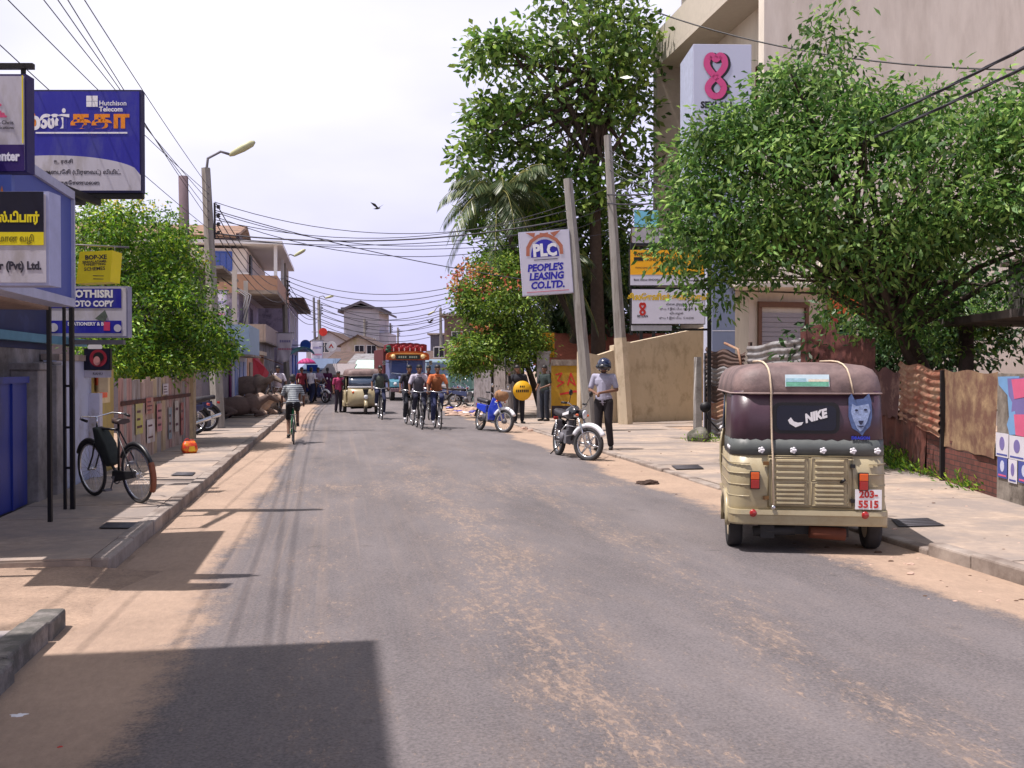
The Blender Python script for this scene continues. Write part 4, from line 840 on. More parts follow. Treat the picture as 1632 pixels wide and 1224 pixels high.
tree(t, [B_(960, 470, 41, 1.7, 1.4, 1.7, 1), B_(890, 480, 42, 1.5, 1.4, 1.5, .9), B_(930, 550, 43, 2.4, 1.2, 1.0, .9), B_(1030, 540, 45, 2.2, 1.2, 1.2, .7), B_(1010, 440, 44, 1.4, 1.4, 1.8, .8), B_(1060, 480, 46, 1.6, 1.4, 2.0, .6), B_(850, 400, 44, 1.6, 1.4, 1.3, .7)], 760, 16, 0.34, 0.32, 0.16, L_dark, (10.5, 41, 0), (10.3, 41, 4.4), 0.25, bark_d, shell=0.3)
# left tree over the board fence
t = thing('hedge_tree', 'bushy bright green tree overhanging the board fence and left pavement', 'tree')
blobs = [B_(215, 395, 20.5, 1.15, 1.1, 0.95, 1.3), B_(160, 380, 19.5, .7, .9, .8, .6), B_(275, 430, 21, 0.6, 0.9, 0.75, 0.6), B_(240, 500, 20, 1.15, 1.2, 0.95, 1.4), B_(310, 540, 20.5, 0.85, 0.9, 0.62, 0.9), B_(180, 550, 18.5, 0.55, 0.8, 0.6, 0.6), B_(240, 580, 19.5, 0.75, 0.8, 0.32, 0.5), B_(350, 560, 21, 0.35, 0.5, 0.32, 0.15), B_(140, 470, 19, .5, .7, 1.0, .5)]
tree(t, blobs, 1900, 18, 0.12, 0.10, 0.042, L_left, (-4.6, 20.6, 0), (-4.4, 20.4, 2.9), 0.13, bark_g, droop=0.5, shell=0.45, limbs=18)
C_, pts_, of_, ix_ = crown_points([B_(200, 320, 20.5, .8, .8, .25, 1), B_(300, 400, 21, .4, .6, .5, .4), B_(150, 340, 19.6, .5, .5, .3, .4)], 60, 4, 0.06)
mesh_quads('blossom', leaf_mesh(pts_, of_ + rng.normal(size=of_.shape) * .05, rng.normal(size=of_.shape), np.full(len(pts_), .07), np.full(len(pts_), .06)), leafmat('yellow_bloom', (0.5, 0.42, 0.02), (0.6, 0.5, 0.03), (0.75, 0.62, 0.05)), t)
# flowering tree on the right pavement
t = thing('flowering_tree', 'bushy green tree sprinkled with orange and yellow blossom, leaning over the far right verge', 'tree')
fb = [B_(790, 490, 34, 1.3, 1.2, 1.0, 1.4), B_(760, 560, 33.5, 0.85, 1.0, 0.62, 1.0), B_(830, 550, 34, 0.95, 1.0, 0.75, 0.9), B_(800, 430, 34.5, 1.05, 1.1, 0.5, 0.6), B_(745, 470, 34, 0.4, 0.5, 0.6, 0.3), B_(735, 585, 33.5, 0.28, 0.4, 0.25, 0.12)]
tree(t, fb, 1500, 15, 0.15, 0.14, 0.065, L_flow, (7.1, 34.6, 0), P(810, 520, 34.4), 0.13, bark_g, droop=0.4, shell=0.45, limbs=12)
C_, pts_, of_, ix_ = crown_points([B_(785, 450, 33.8, 1.35, 1.1, 0.6, 1.2), B_(745, 450, 33.9, .6, .6, .7, .9), B_(770, 545, 33.2, 1.0, .6, .6, .4)], 120, 5, 0.10, shell=0.75)
mesh_quads('blossom', leaf_mesh(pts_, of_ + rng.normal(size=of_.shape) * .08, rng.normal(size=of_.shape), np.full(len(pts_), .11), np.full(len(pts_), .10)), leafmat('orange_bloom', (0.50, 0.09, 0.06), (0.62, 0.20, 0.12), (0.60, 0.36, 0.12)), t)
t = thing('bright_shrub', 'lime green broad-leaved shrub glowing beside the leasing signboard', 'shrub')
tree(t, [B_(800, 415, 36, 1.1, .8, .5, 1), B_(770, 350, 38, 0.8, .8, 0.5, .4), B_(850, 340, 38, 1.0, .8, 0.8, .6)], 190, 10, 0.22, 0.3, 0.14, L_left, (8.4, 36.5, 0), P(805, 430, 36.2), 0.07, bark_g, shell=0.3, limbs=6)
def palm(root, base, top, nf, flen, seed, drp=1.0, r0=0.16):
    q = random.Random(seed); base = Vector(base); top = Vector(top)
    mb = MB(); mid = base.lerp(top, .5) + Vector((.25, 0, 0)); mb.path([base, base.lerp(mid, .5) + Vector((.1, 0, 0)), mid, mid.lerp(top, .5), top], [r0 * 1.3, r0, r0 * .85, r0 * .8, r0 * .8], 9); mb.build('trunk', bark_g, root)
    for f in range(nf):
        an = 2 * PI * f / nf + q.uniform(-.25, .25); el = q.uniform(-0.1, 1.15); L_ = flen * q.uniform(.8, 1.1); h = Vector((math.cos(an), math.sin(an), 0)); pts = []
        for i in range(15):
            u = i / 14; pts.append(top + h * L_ * (u * math.cos(el * .6)) * (1 - .18 * u) + Vector((0, 0, L_ * (math.sin(el) * u - drp * (0.35 + .35 * (1.2 - el)) * u * u))))
        cs = []; ds = []; ns_ = []; ls = []
        for i in range(1, 42):
            u = i / 42 * 13.9; k = int(u); p = pts[k].lerp(pts[min(14, k + 1)], u - k); tg = (pts[min(14, k + 1)] - pts[k]).normalized(); sd = tg.cross(Vector((0, 0, 1))).normalized()
            for s in (-1, 1):
                dd = sd * s * 0.8 + tg * 0.55 + Vector((0, 0, -0.55 - q.random() * .5)); cs.append(p); ds.append(dd); ns_.append(tg.cross(dd) + Vector((q.uniform(-.3, .3), q.uniform(-.3, .3), .4))); ls.append(L_ * .30 * (1.15 - abs(u / 14 - .4)))
        fr = mesh_quads('frond', leaf_mesh(np.array(cs), np.array(ds), np.array(ns_), np.array(ls), np.full(len(cs), .05), .1), L_palm, root)
        sp = MB(); sp.path(pts, [0.03 * (1 - .8 * i / 14) for i in range(15)], 5); sp.build('rib', M('palm_rib', '#7c7a3c', 0.6), fr)
t = thing('coconut_palm', 'coconut palm with grey-green hanging fronds left of the almond tree', 'palm'); palm(t, (7.4, 36.0, 0), P(795, 312, 35.8), 26, 2.7, 3, 1.3, .12)
t = thing('coconut_palm', 'short yellow-green palm with fronds drooping below the leasing signboard', 'palm'); palm(t, (9.3, 35.2, 0), P(872, 425, 36), 15, 2.3, 5, 1.35, 0.12)
t = thing('coconut_palm', 'palm whose pale fronds show between the leaning pole and the second pole', 'palm'); palm(t, (11.4, 40.0, 0), P(945, 440, 40), 12, 2.4, 9, 1.2, 0.12)
# weeds at the fence foot
t = thing('weeds', 'low green weeds with scraps of litter at the foot of the rusty fence', 'weeds'); t['kind'] = 'stuff'
C_, pts_, of_, ix_ = crown_points([((9.0, 15.0, .10), (.28, .9, .16), 1), ((8.62, 13.4, .05), (.12, 1.2, .06), .5), ((8.2, 11.9, .05), (.1, .6, .05), .3), ((7.9, 20.9, .05), (.4, .3, .05), .2)], 260, 8, 0.07)
of_[:, 2] = np.abs(of_[:, 2]) + .03; pts_[:, 2] = np.abs(pts_[:, 2]) + 0.03
mesh_quads('leaves', leaf_mesh(pts_, of_, rng.normal(size=of_.shape), np.full(len(pts_), .09), np.full(len(pts_), .025)), L_left, t)
# ================================================================= VEHICLES
m_khaki = M('khaki_vehicle_paint', (0.37, 0.315, 0.195), 0.38, 0.06, 3, 0.03, dirt=(0.30, 0.235, 0.13), dirt_amt=0.4, dscale=4, coat=0.2)
m_canvas = M('purple_brown_canvas', (0.13, 0.088, 0.086), 0.6, 0.22, 5, 0.5, dirt=(0.22, 0.15, 0.14), dirt_amt=0.6, dscale=2.5)
m_vinyl = M('dark_vinyl', (0.055, 0.026, 0.040), 0.35, 0.25, 5, 0.12)
m_vgrey = M('grey_green_vinyl', (0.085, 0.095, 0.092), 0.5, 0.15, 8, 0.1)
m_tyre = M('tyre_rubber', (0.03, 0.028, 0.03), 0.85, 0.25, 14, 0.2)
m_chrome = M('chrome', (0.6, 0.6, 0.62), 0.18, 0.05, 6, 0.0, metal=0.95)
m_rim = M('rim_paint', (0.45, 0.37, 0.24), 0.5, 0.15, 8, 0.1)
m_lred = glass('red_lens', '#9a1410', 0.15); m_lor = glass('orange_lens', '#d2560c', 0.15); m_lcl = glass('clear_lens', '#cfd2d8', 0.08)
m_under = M('greasy_black', (0.018, 0.017, 0.018), 0.7, 0.3, 12, 0.3)
m_seat = M('seat_vinyl', (0.03, 0.025, 0.03), 0.5, 0.15, 10, 0.1)
m_wind = glass('windscreen_glass', '#3d4a5f', 0.06)
def rrect(w, y0, y1, r, z, n=6, taper_front=1.0, rf=None):
    """rounded plan outline: half width w, from y0 (rear) to y1 (front)"""
    rf = r if rf is None else rf; pts = []
    for (cx, cy, a, rr) in ((w - r, y0 + r, -90, r), (w * taper_front - rf, y1 - rf, 0, rf), (-(w * taper_front - rf), y1 - rf, 90, rf), (-(w - r), y0 + r, 180, r)):
        for i in range(n + 1):
            q = R(a + 90 * i / n); pts.append((cx + rr * math.cos(q), cy + rr * math.sin(q), z))
    return pts
def wheel(parent, c, r, w, rimr, mat_rim, axis='x', nm='wheel', spokes=None):
    k = MB().lathe([(rimr, -w / 2 * .8), (r * .93, -w / 2), (r, -w / 2 * .6), (r * 1.005, 0), (r, w / 2 * .6), (r * .93, w / 2), (rimr, w / 2 * .8)], c, axis, 26, cap=False).build(nm, m_tyre, parent)
    mb = MB(); mb.lathe([(0.02, w * .38), (rimr * .5, w * .36), (rimr * .62, w * .1), (rimr * 1.0, w * .3), (rimr * 1.02, w * .42)], c, axis, 22); mb.lathe([(0.02, -w * .38), (rimr * .5, -w * .36), (rimr * .62, -w * .1), (rimr, -w * .3), (rimr * 1.02, -w * .42)], c, axis, 22)
    mb.build('rim', mat_rim, k); return k
def auto_rickshaw(label, loc, rz, full=True):
    t = thing('auto_rickshaw', label, 'auto rickshaw', loc, rz, None)     # rear at local -y, front at +y
    # lower tub with rounded rear corners
    mb = MB(); mb.rings([rrect(0.655, 0.03, 1.15, 0.10, 0.30), rrect(0.665, 0.0, 1.15, 0.14, 0.42), rrect(0.665, 0.0, 1.15, 0.16, 0.66), rrect(0.655, 0.01, 1.15, 0.16, 0.86)], cap=(True, True)); body = mb.build('body', m_khaki, t)
    mb = MB(); mb.box(-0.60, 0.60, 1.15, 1.95, 0.28, 0.36); mb.box(-0.62, -0.57, 1.15, 1.95, 0.36, 0.40); mb.box(0.57, 0.62, 1.15, 1.95, 0.36, 0.40); mb.build('floor_pan', m_khaki, t)
    # pressed ribs round the corners
    mb = MB()
    for z in (0.50, 0.60, 0.70, 0.79):
        for s in (-1, 1):
            pts = []
            for i in range(8):
                a = R(-90 + 90 * i / 7); pts.append((s * (0.505 + 0.163 * math.cos(a)), 0.16 + 0.163 * math.sin(a), z))
            pts = [(s * 0.50, -0.003, z)] + pts + [(s * 0.668, 0.95, z)]
            mb.path(pts, 0.0055, 6); mb.build('pressed_rib', m_khaki, body); mb = MB()
    # bumper band and lip
    mb = MB(); mb.rings([rrect(0.668, -0.012, 1.1, 0.10, 0.255), rrect(0.672, -0.018, 1.1, 0.10, 0.27), rrect(0.676, -0.022, 1.1, 0.10, 0.335), rrect(0.676, -0.03, 1.1, 0.10, 0.345), rrect(0.674, -0.024, 1.1, 0.10, 0.385)], smooth=False); mb.build('bumper', m_khaki, t)
    for s in (-1, 1): MB().lathe([(0.001, -0.034), (0.03, -0.034), (0.035, -0.018)], (s * 0.47, 0, 0.355), 'y', 12).build('reflector', m_lred, t)
    # engine door with louvres and hinges
    d = MB().box(-0.31, 0.34, -0.012, 0.0, 0.43, 0.835).build('engine_door', m_khaki, t, bevel=0.004)
    mb = MB(); mb.path([(-0.34, -0.004, 0.41), (0.365, -0.004, 0.41), (0.365, -0.004, 0.855), (-0.34, -0.004, 0.855), (-0.34, -0.004, 0.41)], 0.007, 5); mb.build('door_frame', M('khaki_shade_gap', (0.20, 0.16, 0.085), 0.6), t)  # darker khaki line round the door: shade of the gap put into colour
    mb = MB()
    for cx in (-0.155, 0.175):
        for cz, n in ((0.745, 4), (0.53, 5)):
            for k in range(n):
                z = cz - 0.075 + k * 0.15 / (n - 1) if n > 1 else cz
                mb.rings([[(cx - 0.125, -0.013, z + .010), (cx + 0.125, -0.013, z + .010), (cx + 0.125, -0.013, z - .014), (cx - 0.125, -0.013, z - .014)], [(cx - 0.115, -0.026, z + .002), (cx + 0.115, -0.026, z + .002), (cx + 0.115, -0.028, z - .012), (cx - 0.115, -0.028, z - .012)]], smooth=False)
            mb.path([(cx - .15, -.014, cz - .1), (cx + .15, -.014, cz - .1), (cx + .15, -.014, cz + .095), (cx - .15, -.014, cz + .095), (cx - .15, -.014, cz - .1)], 0.0045, 5)
    mb.build('louvre', m_khaki, d)
    mb = MB(); [mb.box(-0.385, -0.335, -0.022, -0.002, z, z + 0.03) for z in (0.475, 0.775)]; mb.build('hinge', M('brown_hinge', '#6d4c24', 0.5), d)
    mb = MB(); [MB().box(0.35, 0.385, -0.03, -0.002, z, z + .03).build('latch', m_black, d) for z in (.46, .76)]; mb.tube((0.27, -0.013, 0.63), (0.30, -0.03, 0.66), .012); mb.build('latch', m_black, d)
    for s in (-1, 1):
        l = MB().box(s * 0.455 - 0.042, s * 0.455 + 0.042, -0.035, -0.001, 0.565, 0.72).build('tail_light', m_black, t, bevel=0.006)
        MB().box(s * 0.455 - 0.036, s * 0.455 + 0.036, -0.046, -0.036, 0.65, 0.712).build('orange_lens', m_lor, l, bevel=0.006); MB().box(s * 0.455 - 0.036, s * 0.455 + 0.036, -0.046, -0.036, 0.572, 0.648).build('red_lens', m_lred, l, bevel=0.006)
    # canvas: rear curtain, scalloped band, hood
    def curtain(z0, z1, w0, w1, y0, y1, mat, nm, off=0.0, ztop=None, yfront=0.75, parent=t):
        rr = []
        for z, w, yr in ((z0, w0, y0), ((z0 + z1) / 2, (w0 + w1) / 2, (y0 + y1) / 2), (z1, w1, y1)):
            pts = [(-w - off, yfront, z)]
            for i in range(11):
                a = R(180 + 90 * i / 10); pts.append((-(w - .16) + (.16 + off) * math.cos(a), yr + .16 + (.16 + off) * math.sin(a), z))
            for i in range(1, 20): pts.append((-(w - .16) + (w - .16) * 2 * i / 20, yr - off, z))
            for i in range(11):
                a = R(270 + 90 * i / 10); pts.append(((w - .16) + (.16 + off) * math.cos(a), yr + .16 + (.16 + off) * math.sin(a), z))
            pts.append((w + off, yfront, z)); rr.append(pts)
        if ztop:
            s = 0; top = []
            for i, p in enumerate(rr[-1]):
                top.append((p[0], p[1], p[2] + ztop * abs(math.sin(i * 1.45))))
            rr[-1] = top
        m_ = MB(); m_.rings(rr, closed=False, cap=(False, False)); o = m_.build(nm, mat, parent); so = o.modifiers.new('thick', 'SOLIDIFY'); so.thickness = 0.008; so.offset = -1; return o
    cur = curtain(0.86, 1.42, 0.657, 0.638, 0.008, 0.035, m_vinyl, 'rear_curtain')
    curtain(0.862, 0.985, 0.657, 0.653, 0.008, 0.014, m_vgrey, 'scalloped_band', 0.004, 0.016, parent=cur)
    for xx in (-0.40, -0.13, 0.12, 0.37, 0.575):
        mb = MB(); mb.ball((xx, -0.012 if abs(xx) < .5 else 0.005, 0.905), (.010, .006, .010), 8)
        for a in range(5):
            q = R(72 * a); mb.lathe([(0.001, 0.0), (0.0125, 0.0), (0.0125, 0.007)], (xx + 0.018 * math.cos(q), -0.012 if abs(xx) < .5 else 0.005, 0.905 + 0.018 * math.sin(q)), 'y', 8)
        mb.build('flower_stud', m_white, cur)
    for k in range(4): MB().ball((-0.655 - .004, 0.14 + 0.06 * k, 0.915), (0.008, 0.018, 0.02), 8).build('side_stud', m_white, cur)
    # hood
    hr = []
    for s_, z in ((.99, 1.385), (1.0, 1.40), (0.985, 1.48), (0.955, 1.55), (0.90, 1.605), (0.80, 1.64), (0.6, 1.66), (0.25, 1.672)):
        w = 0.648 * s_; y0 = 0.02 + (1 - s_) * 0.62; y1 = 2.02 - (1 - s_) * .8
        hr.append(rrect(w, y0, y1, min(0.2, w * .5), z, 7))
    mb = MB(); mb.rings(hr, cap=(False, True)); o = mb.build('hood', m_canvas, t); so = o.modifiers.new('thick', 'SOLIDIFY'); so.thickness = 0.012; so.offset = -1
    mb = MB(); mb.path(rrect(0.650, 0.018, 2.025, 0.2, 1.398, 7) + [rrect(0.650, 0.018, 2.025, 0.2, 1.398, 7)[0]], 0.0065, 6); mb.build('piping', M('hood_piping', (0.36, 0.27, 0.25), 0.6), o)
    # pillars, seats, driver area
    mb = MB()
    for s in (-1, 1): mb.path([(s * .60, 1.12, 0.4), (s * .605, 1.15, 0.9), (s * .60, 1.2, 1.45)], 0.018, 6); mb.path([(s * .50, 2.12, 0.95), (s * .56, 1.95, 1.42)], 0.02, 6)
    mb.build('pillar', m_khaki, t)
    mb = MB(); mb.box(-0.58, 0.58, 0.35, 0.95, 0.72, 0.84); mb.box(-0.58, 0.58, 0.28, 0.40, 0.84, 1.25); mb.build('rear_seat', m_seat, t, bevel=0.03)
    mb = MB(); mb.box(-0.3, 0.3, 1.30, 1.60, 0.62, 0.74); mb.box(-0.3, 0.3, 1.24, 1.30, 0.74, 1.05); mb.build('driver_seat', m_seat, t, bevel=0.03)
    mb = MB(); mb.tube((0, 2.0, .5), (0, 1.85, .95), .02); mb.path([(-.32, 1.72, .98), (-.1, 1.84, .97), (.1, 1.84, .97), (.32, 1.72, .98)], .015, 6); mb.build('handlebar', m_black, t)
    # front cowl
    def cow(w, yf, z, n=16, yb=1.95): return [(-w * .98, yb, z)] + [(-w * math.cos(PI * i / n), yb + .02 + (yf - yb) * max(0.0, math.sin(PI * i / n)) ** 0.6, z) for i in range(n + 1)] + [(w * .98, yb, z)]
    mb = MB(); mb.rings([cow(0.56, 2.30, 0.30), cow(0.60, 2.42, 0.42), cow(0.62, 2.44, 0.62), cow(0.62, 2.36, 0.82), cow(0.60, 2.24, 0.98)], closed=False, cap=(False, False)); o = mb.build('front_cowl', m_khaki, t); so = o.modifiers.new('thick', 'SOLIDIFY'); so.thickness = 0.01
    mb = MB(); mb.rings([cow(0.595, 2.25, 0.985), cow(0.57, 2.08, 1.37)], closed=False, cap=(False, False)); w = mb.build('windscreen', m_wind, t); so = w.modifiers.new('thick', 'SOLIDIFY'); so.thickness = 0.006
    mb = MB(); mb.path([(p[0] * 1.005, p[1] + .006, p[2]) for p in cow(0.60, 2.26, 0.985)], 0.02, 6); mb.build('screen_frame', m_white, w)
    mb = MB(); mb.path([(p[0] * 1.005, p[1] + .006, p[2]) for p in cow(0.573, 2.09, 1.365)], 0.02, 6); mb.build('screen_frame', m_black, w)
    hl = MB().lathe([(0.001, .0), (.05, .0), (.085, .05), (.088, .09)], (0, 2.43, .63), 'y', 18).build('headlight', m_khaki, t)
    MB().lathe([(0.083, 0.088), (.06, .105), (0.001, .11)], (0, 2.43, .63), 'y', 18).build('headlight_lens', m_lcl, hl)
    mb = MB(); mb.prism([(-.11, .92), (.11, .92), (.05, .70), (-.05, .70)], 'y', 2.40, 2.455); mb.build('front_grille', m_black, t)
    for s in (-1, 1): MB().ball((s * .44, 2.31, .80), (.045, .03, .045)).build('turn_signal', m_lor, t)
    mb = MB(); mb.torus((0, 2.32, .24), .27, .075, 'x', 14, 8, a0=R(10), a1=R(170)); mb.build('front_mudguard', m_khaki, t)
    wheel(t, (0, 2.32, .21), .21, .10, .11, m_rim)
    for s in (-1, 1):
        wheel(t, (s * .60, .40, .215), .215, .125, .115, m_rim)
        mb = MB(); n = 12; rr = []
        for i in range(n + 1):
            a = R(-5 + 185 * i / n); rr.append([(s * .655, .42 + .27 * math.cos(a), .23 + .30 * math.sin(a)), (s * .692, .42 + .265 * math.cos(a), .23 + .285 * math.sin(a)), (s * .698, .42 + .25 * math.cos(a), .22 + .25 * math.sin(a)), (s * .655, .42 + .25 * math.cos(a), .22 + .25 * math.sin(a))])
        mb.rings(rr); mb.build('wheel_arch', m_khaki, t)
        mr = MB(); mr.path([(s * .62, 2.0, .95), (s * .74, 2.06, 1.08), (s * .76, 2.06, 1.15)], .009, 6); m0 = mr.build('mirror', m_black, t)
        MB().lathe([(.001, 0), (.055, .002), (.06, .02), (.05, .035)], (s * .765, 2.03, 1.20), 'y', 14).build('mirror_head', m_black, m0)
    # underside: axle, silencer, trailing arms
    mb = MB(); mb.box(-.30, .30, .1, .9, .16, .34); mb.tube((-.55, .42, .22), (.55, .42, .22), .03); mb.box(-.40, -.28, .05, .25, .13, .29); mb.box(.22, .36, .12, .5, .14, .3); mb.tube((-.46, .1, .18), (-.10, .08, .2), .045); mb.build('chassis', m_under, t)
    MB().tube((.02, .06, .19), (.32, .08, .17), .055, n=12).build('silencer', M('rusty_silencer', '#5e2f1c', 0.8, .3), t)
    return t, cur, body
ax = G(1288, 884); ARZ = -R(17.5)
auto, cur, body = auto_rickshaw('khaki auto rickshaw with dark canvas hood parked facing away at the right kerb', (ax.x, ax.y, 0), ARZ)
auto['group'] = 'khaki auto rickshaws'
far_auto = dup(auto, (0, 0, 0), 0, 'khaki auto rickshaw coming towards the viewer in mid road, ahead of the lorry')
# -- details only the parked one has: window, stickers, number plate, rope, picture
win = MB(); 
def rr2(cx, cz, w, h, r, n=5):
    o = []
    for (sx_, sz, a) in ((1, -1, -90), (1, 1, 0), (-1, 1, 90), (-1, -1, 180)):
        for i in range(n + 1):
            q = R(a + 90 * i / n); o.append((cx + sx_ * (w / 2 - r) + r * math.cos(q), cz + sz * (h / 2 - r) + r * math.sin(q)))
    return o
def tilt(o):  # lean painted things with the curtain
    return o
MB().prism(rr2(-0.02, 1.185, 0.56, 0.27, 0.06), 'y', 0.005, 0.022).build('window_seal', m_black, auto)
wn = MB().prism(rr2(-0.02, 1.185, 0.50, 0.215, 0.045), 'y', 0.001, 0.004).build('rear_window', M('blue_black_plastic', (.004, .006, .02), .35, .2, 4, 0), auto)
text(wn, 'NIKE', 0.055, -0.002, 1.20, 0.10, m_white, bold=0.006, shear=0.25, rot=(PI / 2, R(-16), 0), sx=0.85)
MB().prism([(-.175, 1.165), (-.16, 1.135), (-.11, 1.105), (-.06, 1.125), (-.045, 1.15), (-.09, 1.145), (-.125, 1.155), (-.15, 1.19)], 'y', -0.001, -0.003).build('swoosh', m_white, wn)
m_wolf1 = M('sticker_slate', '#4d628f', 0.4, 0.35, 40, 0.0); m_wolf2 = M('sticker_pale', '#8d9fc4', 0.4, 0.45, 45, 0.0); m_wolf3 = M('sticker_dark', '#1d2542', 0.4)
wf = MB().prism([(.335, 1.36), (.36, 1.40), (.385, 1.345), (.46, 1.355), (.505, 1.40), (.525, 1.33), (.53, 1.2), (.515, 1.12), (.47, 1.07), (.45, 1.035), (.415, 1.07), (.365, 1.10), (.335, 1.2)], 'y', 0.012, 0.016).build('wolf_sticker', m_wolf1, auto)
MB().prism([(.365, 1.31), (.40, 1.29), (.45, 1.30), (.50, 1.31), (.515, 1.25), (.49, 1.16), (.455, 1.09), (.43, 1.07), (.405, 1.10), (.375, 1.17), (.355, 1.24)], 'y', 0.009, 0.0115).build('muzzle_fur', m_wolf2, wf)
mb = MB(); mb.prism(ell(.40, 1.255, .014, .009), 'y', .006, .0085); mb.prism(ell(.475, 1.26, .014, .009), 'y', .006, .0085); mb.prism([(.415, 1.165), (.46, 1.165), (.45, 1.14), (.438, 1.13), (.425, 1.14)], 'y', .006, .0085); mb.prism([(.405, 1.125), (.438, 1.105), (.475, 1.125), (.44, 1.118)], 'y', .006, .0085); mb.build('face_marks', m_wolf3, wf)
text(auto, 'DRAGON', .435, 0.004, 1.015, 0.035, M('sticker_blue', '#2637b5', .4), bold=.002)
nb = MB().box(.385, .605, -.030, -.022, .405, .575).build('number_plate', m_white, auto)
text(nb, '203-', .495, -.032, .533, .085, m_red, bold=.003, sx=1.0); text(nb, '5515', .495, -.032, .447, .085, m_red, bold=.003, sx=1.0)
pc = MB().add([(-.195, .030, 1.455), (.175, .030, 1.455), (.175, .058, 1.56), (-.195, .058, 1.56), (-.195, .010, 1.457), (.175, .010, 1.457), (.175, .036, 1.562), (-.195, .036, 1.562)], [(0, 1, 2, 3), (4, 7, 6, 5), (0, 4, 5, 1), (1, 5, 6, 2), (2, 6, 7, 3), (3, 7, 4, 0)]).build('landscape_sticker', M('sticker_sky', '#b9cdd6', .5, .1, 20), auto)
def pst(x0, x1, u0, u1, mat, k=1):
    f = lambda x, u: (x, .0095 + .026 * u - .0012 * k, 1.457 + .105 * u - 0.0004 * k)
    return MB().add([f(x0, u0), f(x1, u0), f(x1, u1), f(x0, u1)], [(0, 1, 2, 3)]).build('painted_scene', mat, pc)
pst(-.19, .17, .03, .42, M('sticker_green', '#5f9c84', .5, .3, 30)); pst(-.19, -.02, .4, .7, M('sticker_hill', '#8db0bd', .5, .3, 30), 2); pst(.0, .17, .42, .62, M('sticker_cloud', '#c9c2b0', .5, .3, 30), 2)
m_rope = M('cream_rope', (0.62, 0.5, 0.36), .8, .15, 60, .3)
mb = MB(); mb.path([(-.30, -.03, .415), (-.305, -.022, .86), (-.31, .0, 1.0), (-.315, .02, 1.36), (-.315, .002, 1.40), (-.32, .016, 1.48), (-.325, .034, 1.555), (-.335, .07, 1.614), (-.35, .14, 1.652), (-.36, .27, 1.674), (-.37, .5, 1.684), (-.38, .9, 1.684)], .0085, 7); mb.path([(.37, .004, 1.40), (.36, .018, 1.48), (.345, .036, 1.555), (.33, .072, 1.614), (.31, .14, 1.652), (.29, .27, 1.674), (.27, .5, 1.684), (.24, .9, 1.684)], .0075, 7); mb.build('tie_rope', m_rope, auto)
MB().ball((-.30, -.035, .41), (.02, .015, .02)).build('rope_hook', m_chrome, auto)
fa = G(575, 660); far_auto.location = (fa.x, fa.y + 2.0, 0); far_auto.rotation_euler = (0, 0, PI + R(4))

# lorry with a decorated crown --------------------------------------------------
m_or = M('orange_crown_paint', '#b5501c', .45, .1, 4); m_ore = M('amber_light_band', '#f0b060', .3, .1, 4)
m_maroon = M('maroon_load', '#7b1f28', .6, .3, 8); m_green = M('green_cloth', '#1f5a44', .7, .2, 6); m_lblue = M('lorry_blue', '#7d84ac', .4, .1, 3)
g = G(655, 640)
t = thing('lorry', 'oncoming lorry with orange crowned cab, blue windscreen and red decorated top', 'lorry', (g.x, g.y + 1.2, 0), R(4)); t.scale = (.87, .87, .87)   # front at local -y
MB().box(-1.12, 1.12, 0.9, 2.6, 0.75, 2.55).build('cab', m_lblue, t, bevel=.06)
MB().box(-1.25, 1.25, 2.65, 8.2, 1.0, 3.15).build('load_body', M('lorry_brown_body', '#6b3030', .6, .2), t)
mb = MB(); arc = [(-1.3, 2.45)] + [(-1.3 * math.cos(PI * i / 16), 2.62 + .38 * math.sin(PI * i / 16) ** .5) for i in range(17)] + [(1.3, 2.45)]; mb.prism(arc, 'y', .55, .95); cr_ = mb.build('crown_board', m_or, t)
mb = MB(); mb.prism([(-1.12 * math.cos(PI * i / 14), 2.63 + .26 * math.sin(PI * i / 14) ** .5) for i in range(15)] + [(.75, 2.80), (-.75, 2.80)], 'y', .52, .545); mb.build('amber_band', m_ore, cr_)
MB().box(-.72, .72, .50, .543, 2.50, 2.76).build('name_board', M('dark_name_board', '#2c3430', .6), cr_)
mb = MB(); [mb.box(-.58 + .13 * k, -.50 + .13 * k, .494, .499, 2.57, 2.69) for k in range(9) if k != 4]; mb.build('lettering', M('pale_letter', '#b9c2b0', .6), cr_)
for s in (-1, 1): MB().lathe([(.001, -.06), (.12, -.05), (.14, 0)], (s * .9, .52, 2.66), 'y', 16).build('lamp', M('lamp_lens', '#f6d6a0', .15), cr_)
mb = MB(); top = [(-1.22, 3.0)] + [(-1.22 + 2.44 * i / 24, 3.38 + .10 * math.sin(PI * i / 24) + .035 * abs(math.sin(i * 1.57 / 2))) for i in range(25)] + [(1.22, 3.0)]; mb.prism(top, 'y', 1.0, 2.6); ld = mb.build('decorated_top', m_maroon, t)
mb = MB(); [mb.ball((-.80 + .145 * k, .99, 3.20 + .07 * math.sin(k * 2.1)), (.085 + .03 * (k % 3), .03, .10 + .03 * (k % 2)), 10) for k in range(13)]; mb.build('red_rosette', M('red_rosette', '#93222c', .6, .3, 10), ld)
mb = MB(); [mb.ball((-1.12 + .07 * math.sin(q * 2.3), 1.0, 3.25 - .1 * q), (.16 - .012 * q, .05, .10), 10) for q in range(5)]; mb.build('green_drape', m_green, ld)
mb = MB(); [mb.box(-.85 + .33 * k, -.80 + .33 * k, .885, .90, 2.98, 3.2) for k in range(6)]; mb.build('white_tassel', m_white, ld)
ws = MB().prism([(-.98, 1.68), (.98, 1.68), (.92, 2.42), (-.92, 2.42)], 'y', .87, .895).build('windscreen', glass('blue_windscreen', '#44568c', .08), t)
